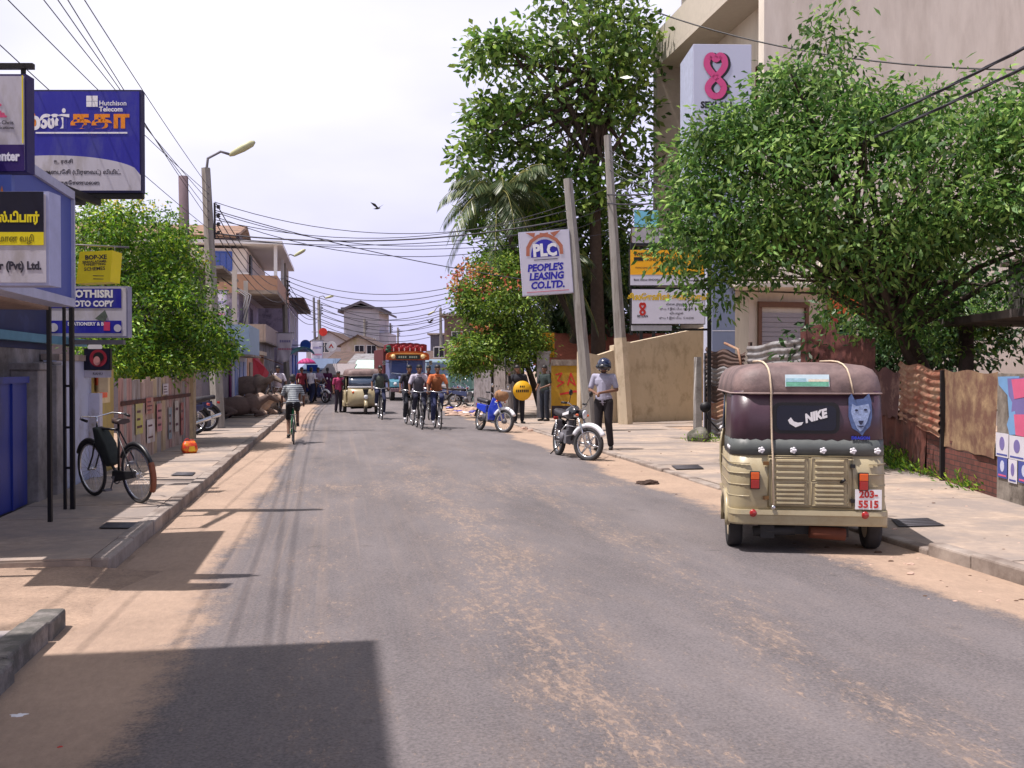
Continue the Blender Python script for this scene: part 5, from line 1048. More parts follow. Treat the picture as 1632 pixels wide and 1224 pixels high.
mb = MB(); mb.box(-.03, .03, .86, .868, 1.68, 2.42); mb.path([(-.98, .88, 1.66), (-.3, .84, 1.60), (.3, .84, 1.60), (.98, .88, 1.66)], .05, 6); mb.build('screen_frame', M('silver_trim', '#c6cde2', .25, metal=.5), ws)
mb = MB(); mb.rings([[(-.62, .9, .75), (.62, .9, .75), (.62, .9, 1.55), (-.62, .9, 1.55)], [(-.52, -.1, .75), (.52, -.1, .75), (.5, -.1, 1.32), (-.5, -.1, 1.32)]], smooth=False); mb.build('bonnet', m_lblue, t, bevel=.04)
mb = MB(); [mb.box(-.46 + .12 * k, -.40 + .12 * k, -.14, -.103, .8, 1.28) for k in range(8)]; mb.box(-.5, .5, -.13, -.102, .78, .80); mb.build('grille', M('dull_pink_grille', '#6d4a55', .5, .2), t)
for s in (-1, 1):
    mb = MB(); mb.rings([[(s * .62, .85, .8), (s * 1.12, .85, .8), (s * 1.12, .85, 1.3), (s * .62, .85, 1.35)], [(s * .5, .1, .8), (s * 1.1, .15, .8), (s * 1.08, .25, 1.15), (s * .52, .15, 1.2)]], smooth=False); f = mb.build('mudguard', M('cyan_mudguard', '#4b7f92', .4), t, bevel=.04)
    MB().lathe([(.001, -.08), (.11, -.06), (.12, 0)], (s * .82, .13, 1.0), 'y', 16).build('headlight', m_lcl, f)
    mr = MB(); mr.path([(s * 1.1, .9, 2.3), (s * 1.42, .8, 2.35)], .02, 5); q = mr.build('mirror', m_black, t); MB().box(s * 1.42 - .09, s * 1.42 + .09, .76, .80, 2.15, 2.42).build('mirror_glass', m_chrome, q)
    wheel(t, (s * .95, .75, .48), .48, .26, .26, m_steel); wheel(t, (s * .95, 6.6, .48), .48, .3, .26, m_steel)
mb = MB(); mb.box(-1.15, 1.15, -.32, -.18, .55, .76); mb.build('bumper', M('pinkish_bumper', '#8c6f7a', .4, .1), t, bevel=.03)
MB().box(-.4, .4, -.17, 8.0, .45, .74).build('chassis', m_under, t)
# grey-blue van behind on the right
g = P(696, 600, 63)
t = thing('van', 'pale blue-grey van half hidden behind the cyclists, right of the lorry', 'van', (g.x + .3, g.y, 0), R(8))
mb = MB(); mb.prism([(0.0, .45), (0.0, 1.15), (.25, 1.25), (.75, 2.15), (.95, 2.3), (4.6, 2.3), (4.7, .45)], 'x', -.95, .95); mb.build('body', M('van_paint', '#7f93a3', .35, .08, 3), t, bevel=.05)
mb = MB(); mb.add([(-.85, .27, 1.30), (.85, .27, 1.30), (.8, .70, 2.08), (-.8, .70, 2.08), (-.85, .255, 1.31), (.85, .255, 1.31), (.8, .685, 2.09), (-.8, .685, 2.09)], [(4, 5, 6, 7), (0, 3, 2, 1), (0, 1, 5, 4), (1, 2, 6, 5), (2, 3, 7, 6), (3, 0, 4, 7)]); mb.build('windscreen', m_wind, t)
MB().box(-.96, .96, -.08, -.003, .45, .68).build('bumper', m_white, t, bevel=.02)
for s in (-1, 1):
    MB().lathe([(.001, -.04), (.1, -.03), (.11, 0)], (s * .7, 0, .92), 'y', 14).build('headlight', m_lcl, t); wheel(t, (s * .85, .8, .32), .32, .2, .18, m_steel); wheel(t, (s * .85, 3.8, .32), .32, .2, .18, m_steel)

# ---------------------------------------------------------------- bicycles
m_bframe = M('bike_black', (.02, .02, .022), .35, .2, 12, .05); m_brown_s = M('saddle_leather', (.05, .03, .025), .5, .2, 12, .1)
def bicycle(label, loc, rz, frame=None, bag=False, nspk=28, lite=False, group=None, carrier=False, steer=0.0):
    """front wheel towards local -y"""
    t = thing('bicycle', label, 'bicycle', loc, rz, group); fm = frame or m_bframe; r = .345
    for y, nm in ((.53, 'wheel'), (-.55, 'wheel')):
        par = MB().torus((0, y, r), r - .018, .019, 'x', 30 if lite else 44, 6 if lite else 8).build(nm, m_tyre, t)
        MB().torus((0, y, r), r - .045, .011, 'x', 26 if lite else 40, 6, squash=1.2).build('rim', m_chrome, par)
        mb = MB(); n = 12 if lite else nspk
        for k in range(n):
            a = 2 * PI * k / n; s = .03 * (1 if k % 2 else -1); mb.tube((s, y + .02 * math.cos(a + .9), r + .02 * math.sin(a + .9)), (0, y + (r - .05) * math.cos(a), r + (r - .05) * math.sin(a)), .0016 if not lite else .003, n=4, cap=False)
        mb.tube((-.05, y, r), (.05, y, r), .02, n=8); mb.build('spokes', m_chrome, par)
        MB().torus((0, y, r), r + .018, .026, 'x', 16, 6, a0=R(-8 if y > 0 else 20), a1=R(150 if y > 0 else 150), squash=1.0).build('mudguard', m_bframe, t)
    st = (0, .18, .86); bb = (0, .10, .29); hd = (0, -.33, .86); hl = (0, -.36, .70); ra = (0, .53, r)
    mb = MB(); mb.tube(hd, st, .015, n=8); mb.tube(hl, bb, .017, n=8); mb.tube(bb, (0, .20, .93), .015, n=8); mb.tube(hd, hl, .019, n=8)
    for s in (-1, 1):
        mb.tube((s * .02, .10, .29), (s * .055, .53, r), .010, n=6); mb.tube((s * .02, .18, .84), (s * .055, .53, r), .009, n=6); mb.path([(s * .03, -.37, .68), (s * .04, -.42, .52), (s * .045, -.55, r)], .011, 6)
    mb.build('frame', fm, t)
    hb = MB(); hb.tube(hd, (0, -.31, 1.0), .013, n=8); hb.path([(-.27, -.05, .99), (-.28, -.16, 1.01), (-.20, -.30, 1.03), (0, -.33, 1.0), (.20, -.30, 1.03), (.28, -.16, 1.01), (.27, -.05, .99)], .011, 7); h = hb.build('handlebar', m_chrome, t)
    for s in (-1, 1): MB().tube((s * .277, -.13, 1.007), (s * .27, -.03, .988), .017, n=8).build('grip', m_black, h)
    sd = MB().rings([[(x * w, y, z) for x, z in ((-1, -.02), (-.9, .02), (0, .035), (.9, .02), (1, -.02), (0, -.035))] for y, w, z in ((.08, .02, 0), (.14, .03, 0), (.24, .07, 0), (.31, .095, 0), (.335, .07, 0))]).build('saddle', m_brown_s, t)
    sd.location = (0, 0, .965)
    ck = MB(); ck.torus((.035, .10, .29), .085, .008, 'x', 20, 5); ck.tube((-.09, .10, .29), (.09, .10, .29), .012, n=6); ck.path([(.06, .10, .29), (.075, .02, .14)], .009, 5); ck.path([(-.06, .10, .29), (-.075, .18, .44)], .009, 5); ck.box(.07, .16, -.02, .05, .125, .15); ck.box(-.16, -.07, .14, .21, .43, .455); ck.build('crank', m_steel, t)
    MB().rings([[(.02, .05, .36), (.06, .05, .36), (.06, .05, .22), (.02, .05, .22)], [(.02, .55, .39), (.06, .55, .39), (.06, .55, .31), (.02, .55, .31)]], smooth=False).build('chain_case', fm, t, bevel=.008)
    if carrier:
        mb = MB(); [mb.tube((x, .28, .74), (x, .78, .75), .006, n=5) for x in (-.07, -.025, .025, .07)]; mb.tube((-.07, .28, .74), (.07, .28, .74), .006); mb.tube((-.07, .78, .75), (.07, .78, .75), .006); mb.tube((-.06, .72, .75), (-.055, .53, r), .006); mb.tube((.06, .72, .75), (.055, .53, r), .006); mb.build('carrier', m_steel, t)
    return t
# ================================================================= PEOPLE
SKIN = M('brown_skin', (.16, .075, .045), .55, .1, 10, .05); HAIR = M('black_hair', (.012, .010, .012), .5, .3, 60, .4)
def capsule(mb, a, b, ra, rb, n=12):
    a, b = Vector(a), Vector(b)
    mb.tube(a, b, ra, rb, n=n); mb.ball(a, ra, n); mb.ball(b, rb, n)
def fuse(mb, name, mat, parent, vox, smooth=3):
    me = bpy.data.meshes.new(name); me.from_pydata(mb.v, [], mb.f); me.materials.append(mat)
    bm = bmesh.new(); bm.from_mesh(me); bmesh.ops.remove_doubles(bm, verts=bm.verts, dist=1e-6); bmesh.ops.recalc_face_normals(bm, faces=bm.faces); bm.to_mesh(me); bm.free()
    o = bpy.data.objects.new(name, me); COL.objects.link(o); o.parent = parent
    r = o.modifiers.new('merge', 'REMESH'); r.mode = 'VOXEL'; r.voxel_size = vox; r.use_smooth_shade = True
    if smooth: s = o.modifiers.new('soft', 'SMOOTH'); s.factor = .5; s.iterations = smooth
    return o
STAND = dict(pel=(0, .0, .95), wst=(0, 0, 1.08), chs=(0, 0, 1.30), nek=(0, 0, 1.46), hed=(0, -.01, 1.615), shL=(.185, 0, 1.405), shR=(-.185, 0, 1.405), elL=(.235, .03, 1.13), elR=(-.235, .03, 1.13), wrL=(.245, -.06, .89), wrR=(-.245, -.06, .89),
             hiL=(.09, 0, .92), hiR=(-.09, 0, .92), knL=(.10, -.02, .50), knR=(-.10, -.02, .50), anL=(.11, .03, .085), anR=(-.11, .03, .085), toL=(.125, -.15, .03), toR=(-.125, -.15, .03))
RIDE = dict(pel=(0, .25, 1.02), wst=(0, .20, 1.13), chs=(0, .08, 1.34), nek=(0, 0.0, 1.49), hed=(0, -.05, 1.63), shL=(.18, .03, 1.43), shR=(-.18, .03, 1.43), elL=(.27, -.02, 1.19), elR=(-.27, -.02, 1.19), wrL=(.27, -.10, 1.04), wrR=(-.27, -.10, 1.04),
            hiL=(.09, .22, .98), hiR=(-.09, .22, .98), knL=(.11, -.14, .63), knR=(-.11, -.12, .86), anL=(.115, .07, .24), anR=(-.115, .16, .53), toL=(.12, -.06, .17), toR=(-.12, .03, .47))
def person(label, loc, rz, pose, top='#b0b0b8', bottom='#20202c', sleeve='short', legs='long', shoe='#1a1614', skirt=None, scale=1.0, vox=.014, helmet=None, hair='short', vest=None, group=None, stripes=None, parent_rot=None):
    p = dict(STAND); p.update(pose)
    q = {k: Vector(v) * scale for k, v in p.items()}; S = scale
    t = thing('person', label, 'person', loc, rz, group)
    # body: one continuous skin
    mb = MB(); q['hips'] = (q['hiL'] + q['hiR']) / 2
    capsule(mb, q['chs'], q['nek'], .085 * S, .055 * S); capsule(mb, q['nek'], q['hed'] - Vector((0, 0, .04 * S)), .052 * S, .05 * S)
    mb.ball(q['chs'], (.155 * S, .105 * S, .16 * S)); mb.ball(q['wst'], (.13 * S, .095 * S, .13 * S)); mb.ball(q['pel'], (.15 * S, .11 * S, .11 * S)); capsule(mb, q['pel'], q['chs'], .10 * S, .10 * S)
    h = q['hed']; mb.ball(h + Vector((0, .005, .02)) * S, (.074 * S, .092 * S, .098 * S), 16); mb.ball(h + Vector((0, -.022, -.055)) * S, (.055 * S, .062 * S, .06 * S), 14)
    mb.ball(h + Vector((0, -.098, -.012)) * S, (.013 * S, .020 * S, .022 * S), 8)
    for s in (-1, 1): mb.ball(h + Vector((s * .076, .005, 0)) * S, (.010 * S, .018 * S, .03 * S), 8)
    mb.ball(h + Vector((0, -.086, -.062)) * S, (.024 * S, .012 * S, .009 * S), 8)
    for sd in 'LR':
        sh, el, wr, hi, kn, an, to = (q[k + sd] for k in ('sh', 'el', 'wr', 'hi', 'kn', 'an', 'to'))
        capsule(mb, q['chs'] + Vector((0, 0, .08 * S)), sh, .075 * S, .052 * S); capsule(mb, sh, el, .048 * S, .037 * S); capsule(mb, el, wr, .037 * S, .025 * S)
        d = (wr - el).normalized(); sdv = d.cross(Vector((0, 0, 1)))
        if sdv.length < .1: sdv = Vector((0, 1, 0))
        sdv.normalize(); dn = d.cross(sdv).normalized()
        if dn.z > 0: dn = -dn
        pc_ = wr + d * .05 * S; capsule(mb, wr, wr + d * .07 * S, .024 * S, .03 * S, 8)
        for k in range(4):
            o = sdv * (.026 - .0175 * k) * S; b0 = wr + d * .075 * S + o; ln_ = (.062, .072, .068, .052)[k] * S
            b1 = b0 + (d * .75 + dn * .5) * ln_ * .5; b2 = b1 + (d * .2 + dn * .9) * ln_ * .5; capsule(mb, b0, b1, .0095 * S, .0085 * S, 6); capsule(mb, b1, b2, .0085 * S, .007 * S, 6)
        b0 = wr + d * .03 * S + sdv * .026 * S; capsule(mb, b0, b0 + (sdv * .6 + d * .5 + dn * .4) * .055 * S, .012 * S, .009 * S, 6)
        capsule(mb, q['pel'], hi, .10 * S, .085 * S); capsule(mb, hi, kn, .082 * S, .054 * S); capsule(mb, kn, an, .052 * S, .036 * S); ft = an + Vector((0, .03 * S, -.035 * S)); capsule(mb, an, ft, .035 * S, .032 * S, 8); capsule(mb, ft, to, .032 * S, .026 * S, 8)
    fuse(mb, 'body', SKIN, t, vox)
    # shirt
    tm = M('cloth_' + top[1:], top, .85, .12, 7, .25)
    if stripes:
        tm = bpy.data.materials.new('striped_shirt'); tm.use_nodes = True; b = tm.node_tree.nodes['Principled BSDF']; tcn = tm.node_tree.nodes.new('ShaderNodeTexCoord'); wv = tm.node_tree.nodes.new('ShaderNodeTexWave'); wv.bands_direction = 'Z'; wv.inputs['Scale'].default_value = 6.0
        cr = tm.node_tree.nodes.new('ShaderNodeValToRGB'); cr.color_ramp.interpolation = 'CONSTANT'; cr.color_ramp.elements[0].color = (*lin(stripes), 1); cr.color_ramp.elements[1].color = (*lin(top), 1); cr.color_ramp.elements[1].position = .42
        tm.node_tree.links.new(tcn.outputs['Object'], wv.inputs[0]); tm.node_tree.links.new(wv.outputs['Fac'], cr.inputs[0]); tm.node_tree.links.new(cr.outputs[0], b.inputs[0]); b.inputs['Roughness'].default_value = .85
    mb = MB(); mb.ball(q['chs'], (.178 * S, .128 * S, .175 * S)); capsule(mb, q['pel'] + (q['wst'] - q['pel']) * .1, q['chs'], .135 * S, .13 * S); mb.ball(q['pel'] + (q['wst'] - q['pel']) * .3, (.17 * S, .13 * S, .12 * S)); capsule(mb, q['chs'] + Vector((0, 0, .05 * S)), q['nek'] - Vector((0, 0, .015 * S)), .09 * S, .062 * S)
    for sd in 'LR':
        sh, el, wr = q['sh' + sd], q['el' + sd], q['wr' + sd]; capsule(mb, q['chs'] + Vector((0, 0, .07 * S)), sh, .085 * S, .056 * S)
        if sleeve == 'short': e = sh.lerp(el, .75); capsule(mb, sh, e, .058 * S, .055 * S)
        elif sleeve == 'long': capsule(mb, sh, el, .064 * S, .053 * S); capsule(mb, el, el.lerp(wr, .9), .052 * S, .04 * S)
    shirt = fuse(mb, 'shirt', tm, t, vox * 1.05, 2)
    # collar + placket
    cm = MB(); cm.torus(q['nek'] + Vector((0, 0, -.012 * S)), .066 * S, .012 * S, 'z', 14, 6); cm.build('collar', tm, shirt)
    if vest:
        mb = MB(); mb.ball(q['chs'] - Vector((0, 0, .02)) * S, (.170 * S, .142 * S, .17 * S)); capsule(mb, q['pel'] + (q['wst'] - q['pel']) * .2, q['chs'], .15 * S, .143 * S); fuse(mb, 'vest', M('cloth_' + vest[1:], vest, .85, .12, 7, .25), t, vox * 1.05, 2)
    bmt = M('cloth_' + bottom[1:], bottom, .85, .12, 7, .25)
    mb = MB(); mb.ball(q['pel'], (.168 * S, .128 * S, .12 * S))
    if skirt:
        lo = min(q['knL'].z, q['knR'].z) if skirt == 'knee' else .16 * S; c = q['pel']; f = Vector(((q['anL'].x + q['anR'].x) / 2, (q['anL'].y + q['anR'].y) / 2, lo))
        rr = []
        for i in range(7):
            u = i / 6; cc = c.lerp(f, u); rr.append([(cc.x + (.165 + .05 * u) * S * math.cos(2 * PI * k / 20) * (1 + .05 * math.sin(k * 2.5) * u), cc.y + (.12 + .07 * u) * S * math.sin(2 * PI * k / 20), cc.z) for k in range(20)])
        mb.rings(rr)
    else:
        for sd in 'LR':
            hi, kn, an = q['hi' + sd], q['kn' + sd], q['an' + sd]; capsule(mb, q['pel'], hi, .11 * S, .10 * S); capsule(mb, hi, kn, .100 * S, .075 * S)
            if legs == 'long': capsule(mb, kn, kn.lerp(an, .93), .074 * S, .062 * S)
            elif legs == 'knee': pass
    fuse(mb, 'skirt' if skirt else 'trousers', bmt, t, vox * 1.05, 2)
    for sd in 'LR':
        an, to = q['an' + sd], q['to' + sd]; mb = MB(); ft = an + Vector((0, .035 * S, -.045 * S)); capsule(mb, ft, to, .042 * S, .036 * S, 10); capsule(mb, an - Vector((0, 0, .02 * S)), ft, .04 * S, .04 * S, 8); fuse(mb, 'shoe', M('shoe_' + shoe[1:], shoe, .5), t, vox, 1)
    if helmet:
        hb = MB(); prof = []
        n = 22
        for i in range(11):
            a = PI / 2 * i / 10; prof.append((.135 * S * math.cos(a), .02 * S + .135 * S * math.sin(a)))
        hb.lathe([(.125 * S, -.08 * S), (.135 * S, -.03 * S)] + prof, (h.x, h.y + .01 * S, h.z + .01 * S), 'z', n, cap=False); ho = hb.build('helmet', M('helmet_' + helmet[1:], helmet, .15, .05, 4, 0, coat=.8), t); so = ho.modifiers.new('thick', 'SOLIDIFY'); so.thickness = .015
        vb = MB(); vb.torus((h.x, h.y + .01 * S, h.z - .01 * S), .138 * S, .03 * S, 'z', 18, 8, a0=R(205), a1=R(335), squash=1.6); vb.build('visor', glass('visor_glass', '#0c0f1a', .08), ho)
        sb = MB(); sb.path([h + Vector((s_ * .12, .0, -.06)) * S if abs(s_) else h + Vector((0, -.05, -.135)) * S for s_ in (-1, 0, 1)], .008 * S, 5); sb.build('chin_strap', m_black, ho)
    else:
        mb = MB(); mb.ball(h + Vector((0, .008, .052)) * S, (.084 * S, .100 * S, .082 * S), 14); mb.ball(h + Vector((0, .045, -.01)) * S, (.076 * S, .065 * S, .075 * S), 12)
        if hair == 'long': capsule(mb, h + Vector((0, .07, 0)) * S, q['nek'] + Vector((0, .11, -.05)) * S, .045 * S, .03 * S)
        fuse(mb, 'hair', HAIR, t, vox, 2)
    eb = MB(); [eb.ball(h + Vector((s_ * .03, -.082, .012)) * S, (.011 * S, .006 * S, .007 * S), 8) for s_ in (-1, 1)]; eb.build('eyes', M('eye_dark', (.02, .015, .012), .2), t)
    return t
def g_(px, py, z=0): v = G(px, py, z); return (v.x, v.y, z)

# motorcycle -------------------------------------------------------------------
def motorcycle(label, loc, rz, tank, lean=R(7), steer=R(14), scooter=False, guard='#d9d9de', group=None, cover=None):
    """front towards local -y"""
    t = thing('motorcycle', label, 'motorcycle', loc, rz, group); t.rotation_euler = (0, lean, rz)
    mt_ = M('tank_' + tank[1:], tank, .25, .06, 5, 0, coat=.6); mg = M('guard_' + guard[1:], guard, .25, .05, 5, 0, coat=.5); r = .30
    fw = Vector((0, -.64, r)); rw = Vector((0, .62, r))
    piv = bpy.data.objects.new('front_end', None); COL.objects.link(piv); piv.parent = t; piv.location = (0, -.42, 0); piv.rotation_euler = (0, 0, steer)
    off = Vector((0, .42, 0))
    def wh(par, c):
        k = MB().torus(c, r - .035, .042, 'x', 36, 10).build('wheel', m_tyre, par)
        MB().torus(c, r - .075, .018, 'x', 32, 6, squash=1.5).build('rim', m_chrome, k)
        mb = MB()
        if scooter: [mb.tube(c, Vector(c) + Vector((0, (r - .08) * math.cos(a * PI / 9), (r - .08) * math.sin(a * PI / 9))), .003, n=4) for a in range(18)]
        else: [mb.path([Vector(c) + Vector((0, .03 * math.cos(a), .03 * math.sin(a))), Vector(c) + Vector((0, (r - .08) * math.cos(a + .12), (r - .08) * math.sin(a + .12)))], [.024, .014], 6) for a in [2 * PI * k / 6 for k in range(6)]]
        mb.lathe([(.001, -.05), (.055, -.05), (.06, 0), (.055, .05), (.001, .05)], c, 'x', 16); mb.build('hub', m_chrome if not scooter else m_steel, k)
        return k
    fk = fw + off
    wh(piv, fk); wh(t, rw)
    mb = MB()
    for s in (-1, 1): mb.tube((s * .085, fk.y, r), (s * .085, fk.y + .24, r + .52), .022, .019, n=10); 
    mb.box(-.11, .11, fk.y + .20, fk.y + .29, r + .46, r + .50); mb.build('fork', m_chrome, piv)
    mb = MB(); mb.torus(fk, r + .035, .05, 'x', 18, 8, a0=R(25), a1=R(150), squash=1.1); mb.build('front_mudguard', mg, piv)
    hb = MB(); yb = fk.y + .26; hb.path([(-.36, yb + .14, r + .70), (-.30, yb + .03, r + .70), (-.10, yb, r + .60), (.10, yb, r + .60), (.30, yb + .03, r + .70), (.36, yb + .14, r + .70)], .012, 7); hbo = hb.build('handlebar', m_chrome, piv)
    for s in (-1, 1):
        MB().tube((s * .315, yb + .055, r + .70), (s * .365, yb + .15, r + .70), .02, n=8).build('grip', m_black, hbo)
        mm = MB(); mm.path([(s * .29, yb + .03, r + .71), (s * .33, yb - .02, r + .86)], .006, 5); mo = mm.build('mirror', m_black, hbo); MB().lathe([(.001, -.012), (.05, -.008), (.055, .006), (.001, .01)], (s * .34, yb - .02, r + .89), 'y', 14).build('mirror_head', m_black if not scooter else m_chrome, mo)
        MB().ball((s * .17, yb - .08, r + .50), (.03, .035, .025), 10).build('turn_signal', m_lor, piv)
    hl = MB().lathe([(.03, .05), (.07, .02), (.088, -.04), (.09, -.06)], (0, yb - .07, r + .52), 'y', 18).build('headlight', mt_ if scooter else m_black, piv); MB().lathe([(.086, -.06), (.06, -.078), (.001, -.082)], (0, yb - .07, r + .52), 'y', 18).build('headlight_lens', m_lcl, hl)
    fr = MB(); fr.path([(0, -.20, .78), (0, -.12, .42), (0, .02, .26), (0, .30, .27), (0, .36, .55), (0, .75, .72)], .022, 8); fr.path([(0, -.2, .80), (0, .2, .72), (0, .36, .62)], .022, 8); fr.tube((-.07, .30, .32), (-.08, .62, r), .018); fr.tube((.07, .30, .32), (.08, .62, r), .018); fr.build('frame', m_black, t)
    if not scooter:
        tk = MB(); tk.rings([[(x * w, y, z0 + z * h_) for x, z in ((0, -.3), (.75, -.3), (1, .1), (.85, .6), (.4, .95), (0, 1), (-.4, .95), (-.85, .6), (-1, .1), (-.75, -.3))] for y, w, z0, h_ in ((-.26, .05, .80, .08), (-.22, .10, .79, .14), (-.08, .145, .77, .2), (.06, .14, .76, .18), (.18, .09, .74, .13), (.23, .04, .74, .08))]); k = tk.build('fuel_tank', mt_, t)
        mb = MB(); mb.prism([(-.2, .80), (.12, .76), (.14, .80), (-.2, .86)], 'x', .146, .15); mb.prism([(-.2, .80), (.12, .76), (.14, .80), (-.2, .86)], 'x', -.15, -.146); mb.build('tank_stripe', m_white, k)
        for s in (-1, 1): MB().prism([(.20, .42), (.44, .5), (.42, .68), (.22, .68)], 'x', s * .10, s * .125).build('side_cover', mt_, t, bevel=.01)
    else:
        ls = MB(); ls.rings([[(-.22, -.34, .30), (.22, -.34, .30), (.22, -.28, .30), (-.22, -.28, .30)], [(-.24, -.30, .55), (.24, -.30, .55), (.22, -.24, .55), (-.22, -.24, .55)], [(-.12, -.24, .88), (.12, -.24, .88), (.10, -.18, .88), (-.10, -.18, .88)]]); ls.build('leg_shield', mt_, t, bevel=.01); MB().prism([(.1, .45), (.72, .58), (.72, .72), (.1, .68)], 'x', -.13, .13).build('side_cover', mt_, t, bevel=.02)
    st = MB(); st.rings([[(x * w, y, z0 + z * .05) for x, z in ((-1, -1), (-1, .4), (-.6, 1), (.6, 1), (1, .4), (1, -1))] for y, w, z0 in ((.14, .09, .76), (.3, .12, .78), (.55, .125, .80), (.80, .10, .83))]); st.build('seat', m_seat, t)
    en = MB(); en.box(-.11, .11, -.06, .22, .26, .50)
    for k in range(6): en.box(-.085, .085, -.10, .06, .50 + k * .032, .515 + k * .032)
    en.box(-.06, .06, -.08, .04, .49, .70); en.lathe([(.001, -.15), (.09, -.14), (.095, -.11)], (0, .15, .37), 'x', 16); en.lathe([(.095, .11), (.09, .14), (.001, .15)], (0, .15, .37), 'x', 16); en.build('engine', m_steel, t)
    ex = MB(); ex.path([(.06, -.1, .55), (.12, -.22, .42), (.14, -.1, .24), (.15, .25, .24), (.16, .45, .28)], .018, 8); ex.path([(.16, .42, .28), (.165, .5, .29), (.17, .88, .40), (.17, .92, .42)], [.025, .045, .045, .03], 10); ex.build('exhaust', m_chrome, t)
    MB().torus(rw, r + .04, .05, 'x', 14, 8, a0=R(10), a1=R(140), squash=1.2).build('rear_mudguard', m_black, t)
    MB().box(-.05, .05, .90, .94, .66, .72).build('tail_light', m_lred, t, bevel=.01)
    for s in (-1, 1): q = MB(); q.tube((s * .09, .62, r), (s * .10, .58, .66), .022, n=8); [q.torus((s * .095, .61 - .01 * k, .36 + .045 * k), .03, .007, 'z', 12, 5) for k in range(6)]; q.build('rear_spring', m_chrome, t)
    mb = MB()
    for s in (-1, 1): mb.path([(s * .08, .05, .27), (s * .26, .06, .28)], .012, 6)
    mb.path([(-.10, .2, .26), (-.26, .30, .035)], .012, 6); mb.build('footpeg', m_black, t)
    if not scooter: mb = MB(); mb.path([(.0, -.20, .45), (.17, -.18, .40), (.24, -.14, .50), (.17, -.18, .60), (0, -.2, .58), (-.17, -.18, .60), (-.24, -.14, .50), (-.17, -.18, .40), (.0, -.20, .45)], .012, 6); mb.build('crash_guard', m_chrome, t)
    return t
gm = G(922, 735)
moto = motorcycle('black and silver motorcycle on its stand beside the helmeted man at the right verge', (gm.x - .02, gm.y + .66, 0), R(6), '#1c1b22', lean=R(5), steer=R(38), group='motorcycles')
# red panel on tank
MB().prism([(-.18, .82), (.02, .80), (.06, .86), (-.16, .90)], 'x', .1505, .154).build('tank_flash', m_red, [c for c in moto.children if c.name.startswith('fuel_tank')][0])
gm2 = G(792, 690)
blue = motorcycle('small blue moped with spoked wheels parked on the sand before the metal gate', (gm2.x - .1, gm2.y + .64, 0), R(16), '#2740b8', steer=R(28), scooter=True, group='motorcycles')
bk = MB(); bk.ball((0, -.5, .95), (.2, .16, .16), 12); bk.build('basket', M('straw_basket', '#8e6a4c', .9, .3, 30, .5), blue)
MB().box(-.14, .14, -.75, -.72, 1.06, 1.1).build('headlamp_cowl', m_white, blue)
s1 = motorcycle('dark blue and silver scooter parked in the gap beyond the board fence, nearer one', (-3.75, 23.7, 0.12), R(-50), '#26305c', scooter=True, group='motorcycles')
s2 = dup(s1, (-3.7, 25.0, 0.12), R(-60), 'dark scooter parked in the gap beyond the board fence, the one farther in')
for i, (px_, py_, a) in enumerate(((728, 648, 60), (748, 650, 75), (716, 645, 50))):
    c = dup(s1, g_(px_, py_), R(a), ['dark moped leaning in the row under the flowering tree, middle one', 'dark moped nearest the moped with the straw basket in the far right row', 'dark moped at the road end of the far right row'][i]); c.rotation_euler[1] = R(8)

# parked black bicycle with bag
gb = G(178, 803, .12)
bike = bicycle('black roadster bicycle with a dark bag on its frame parked on the left pavement', (-2.62, 12.55, .125), R(158), bag=True, carrier=False)
bike.scale = (.94, .94, .94); bike.location = (-2.5, 12.05, .125); bike.rotation_euler = (0, R(5), R(220))
mb = MB(); mb.rings([[(-.07, -.33, .88), (.07, -.33, .88), (.07, -.19, .86), (-.07, -.19, .86)], [(-.08, -.27, .66), (.08, -.27, .66), (.08, -.02, .68), (-.08, -.02, .68)], [(-.06, -.08, .40), (.06, -.08, .40), (.06, .06, .44), (-.06, .06, .44)]]); mb.build('frame_bag', M('black_green_bag', (.025, .032, .028), .8, .3, 10, .3), bike, bevel=.02)
MB().torus((0, .53, .345), .36, .032, 'x', 12, 6, a0=R(-30), a1=R(25), squash=1.1).build('mudguard_end', M('rusty_mudguard', '#7c4a34', .7, .3), bike)
bb2 = bicycle('black bicycle leaning on the shop wall behind the resting cattle', (-3.0, 38.0, .12), R(-70), lite=True)
bb2.rotation_euler = (0, R(6), R(-60))

# cyclists ---------------------------------------------------------------------
RC = 'cyclists riding in the street'
def cyclist(px_, py_, rz, blabel, plabel, frame=None, **kw):
    l = g_(px_, py_); sc = kw.pop('bs', 1.0); carrier = kw.pop('carrier', True)
    b = bicycle(blabel, l, rz, frame=frame, lite=True, carrier=carrier); b.scale = (sc,) * 3
    pose = dict(RIDE); pose.update(kw.pop('pose', {}))
    p = person(plabel, l, rz, pose, group=RC, scale=1.0, **kw); p.scale = (sc,) * 3; return b, p
FLIP = dict(knL=(.11, -.12, .86), knR=(-.11, -.14, .63), anL=(.115, .16, .53), anR=(-.115, .07, .24), toL=(.12, .03, .47), toR=(-.12, -.06, .17))
cyclist(467, 706, R(184), 'green bicycle ridden by the boy along the left edge of the road', 'boy in a striped shirt cycling away along the left edge of the road', M('bike_green', '#1f7a4a', .4), top='#a8aeb0', stripes='#3a4050', bottom='#15161f', legs='knee', bs=.86, vox=.013)
cyclist(668, 683, R(3), 'black bicycle of the rider in grey with pale sleeves', 'cyclist in a grey vest over pale shirt riding towards the viewer', top='#b4aebc', vest='#55525c', bottom='#1c1d33', shoe='#d8d8de')
cyclist(697, 683, R(2), 'black bicycle of the rider in orange', 'cyclist in an orange-brown top riding towards the viewer, rightmost of the group', top='#c96f42', vest='#8a5230', bottom='#262c50', shoe='#e0e0e6', pose=FLIP)
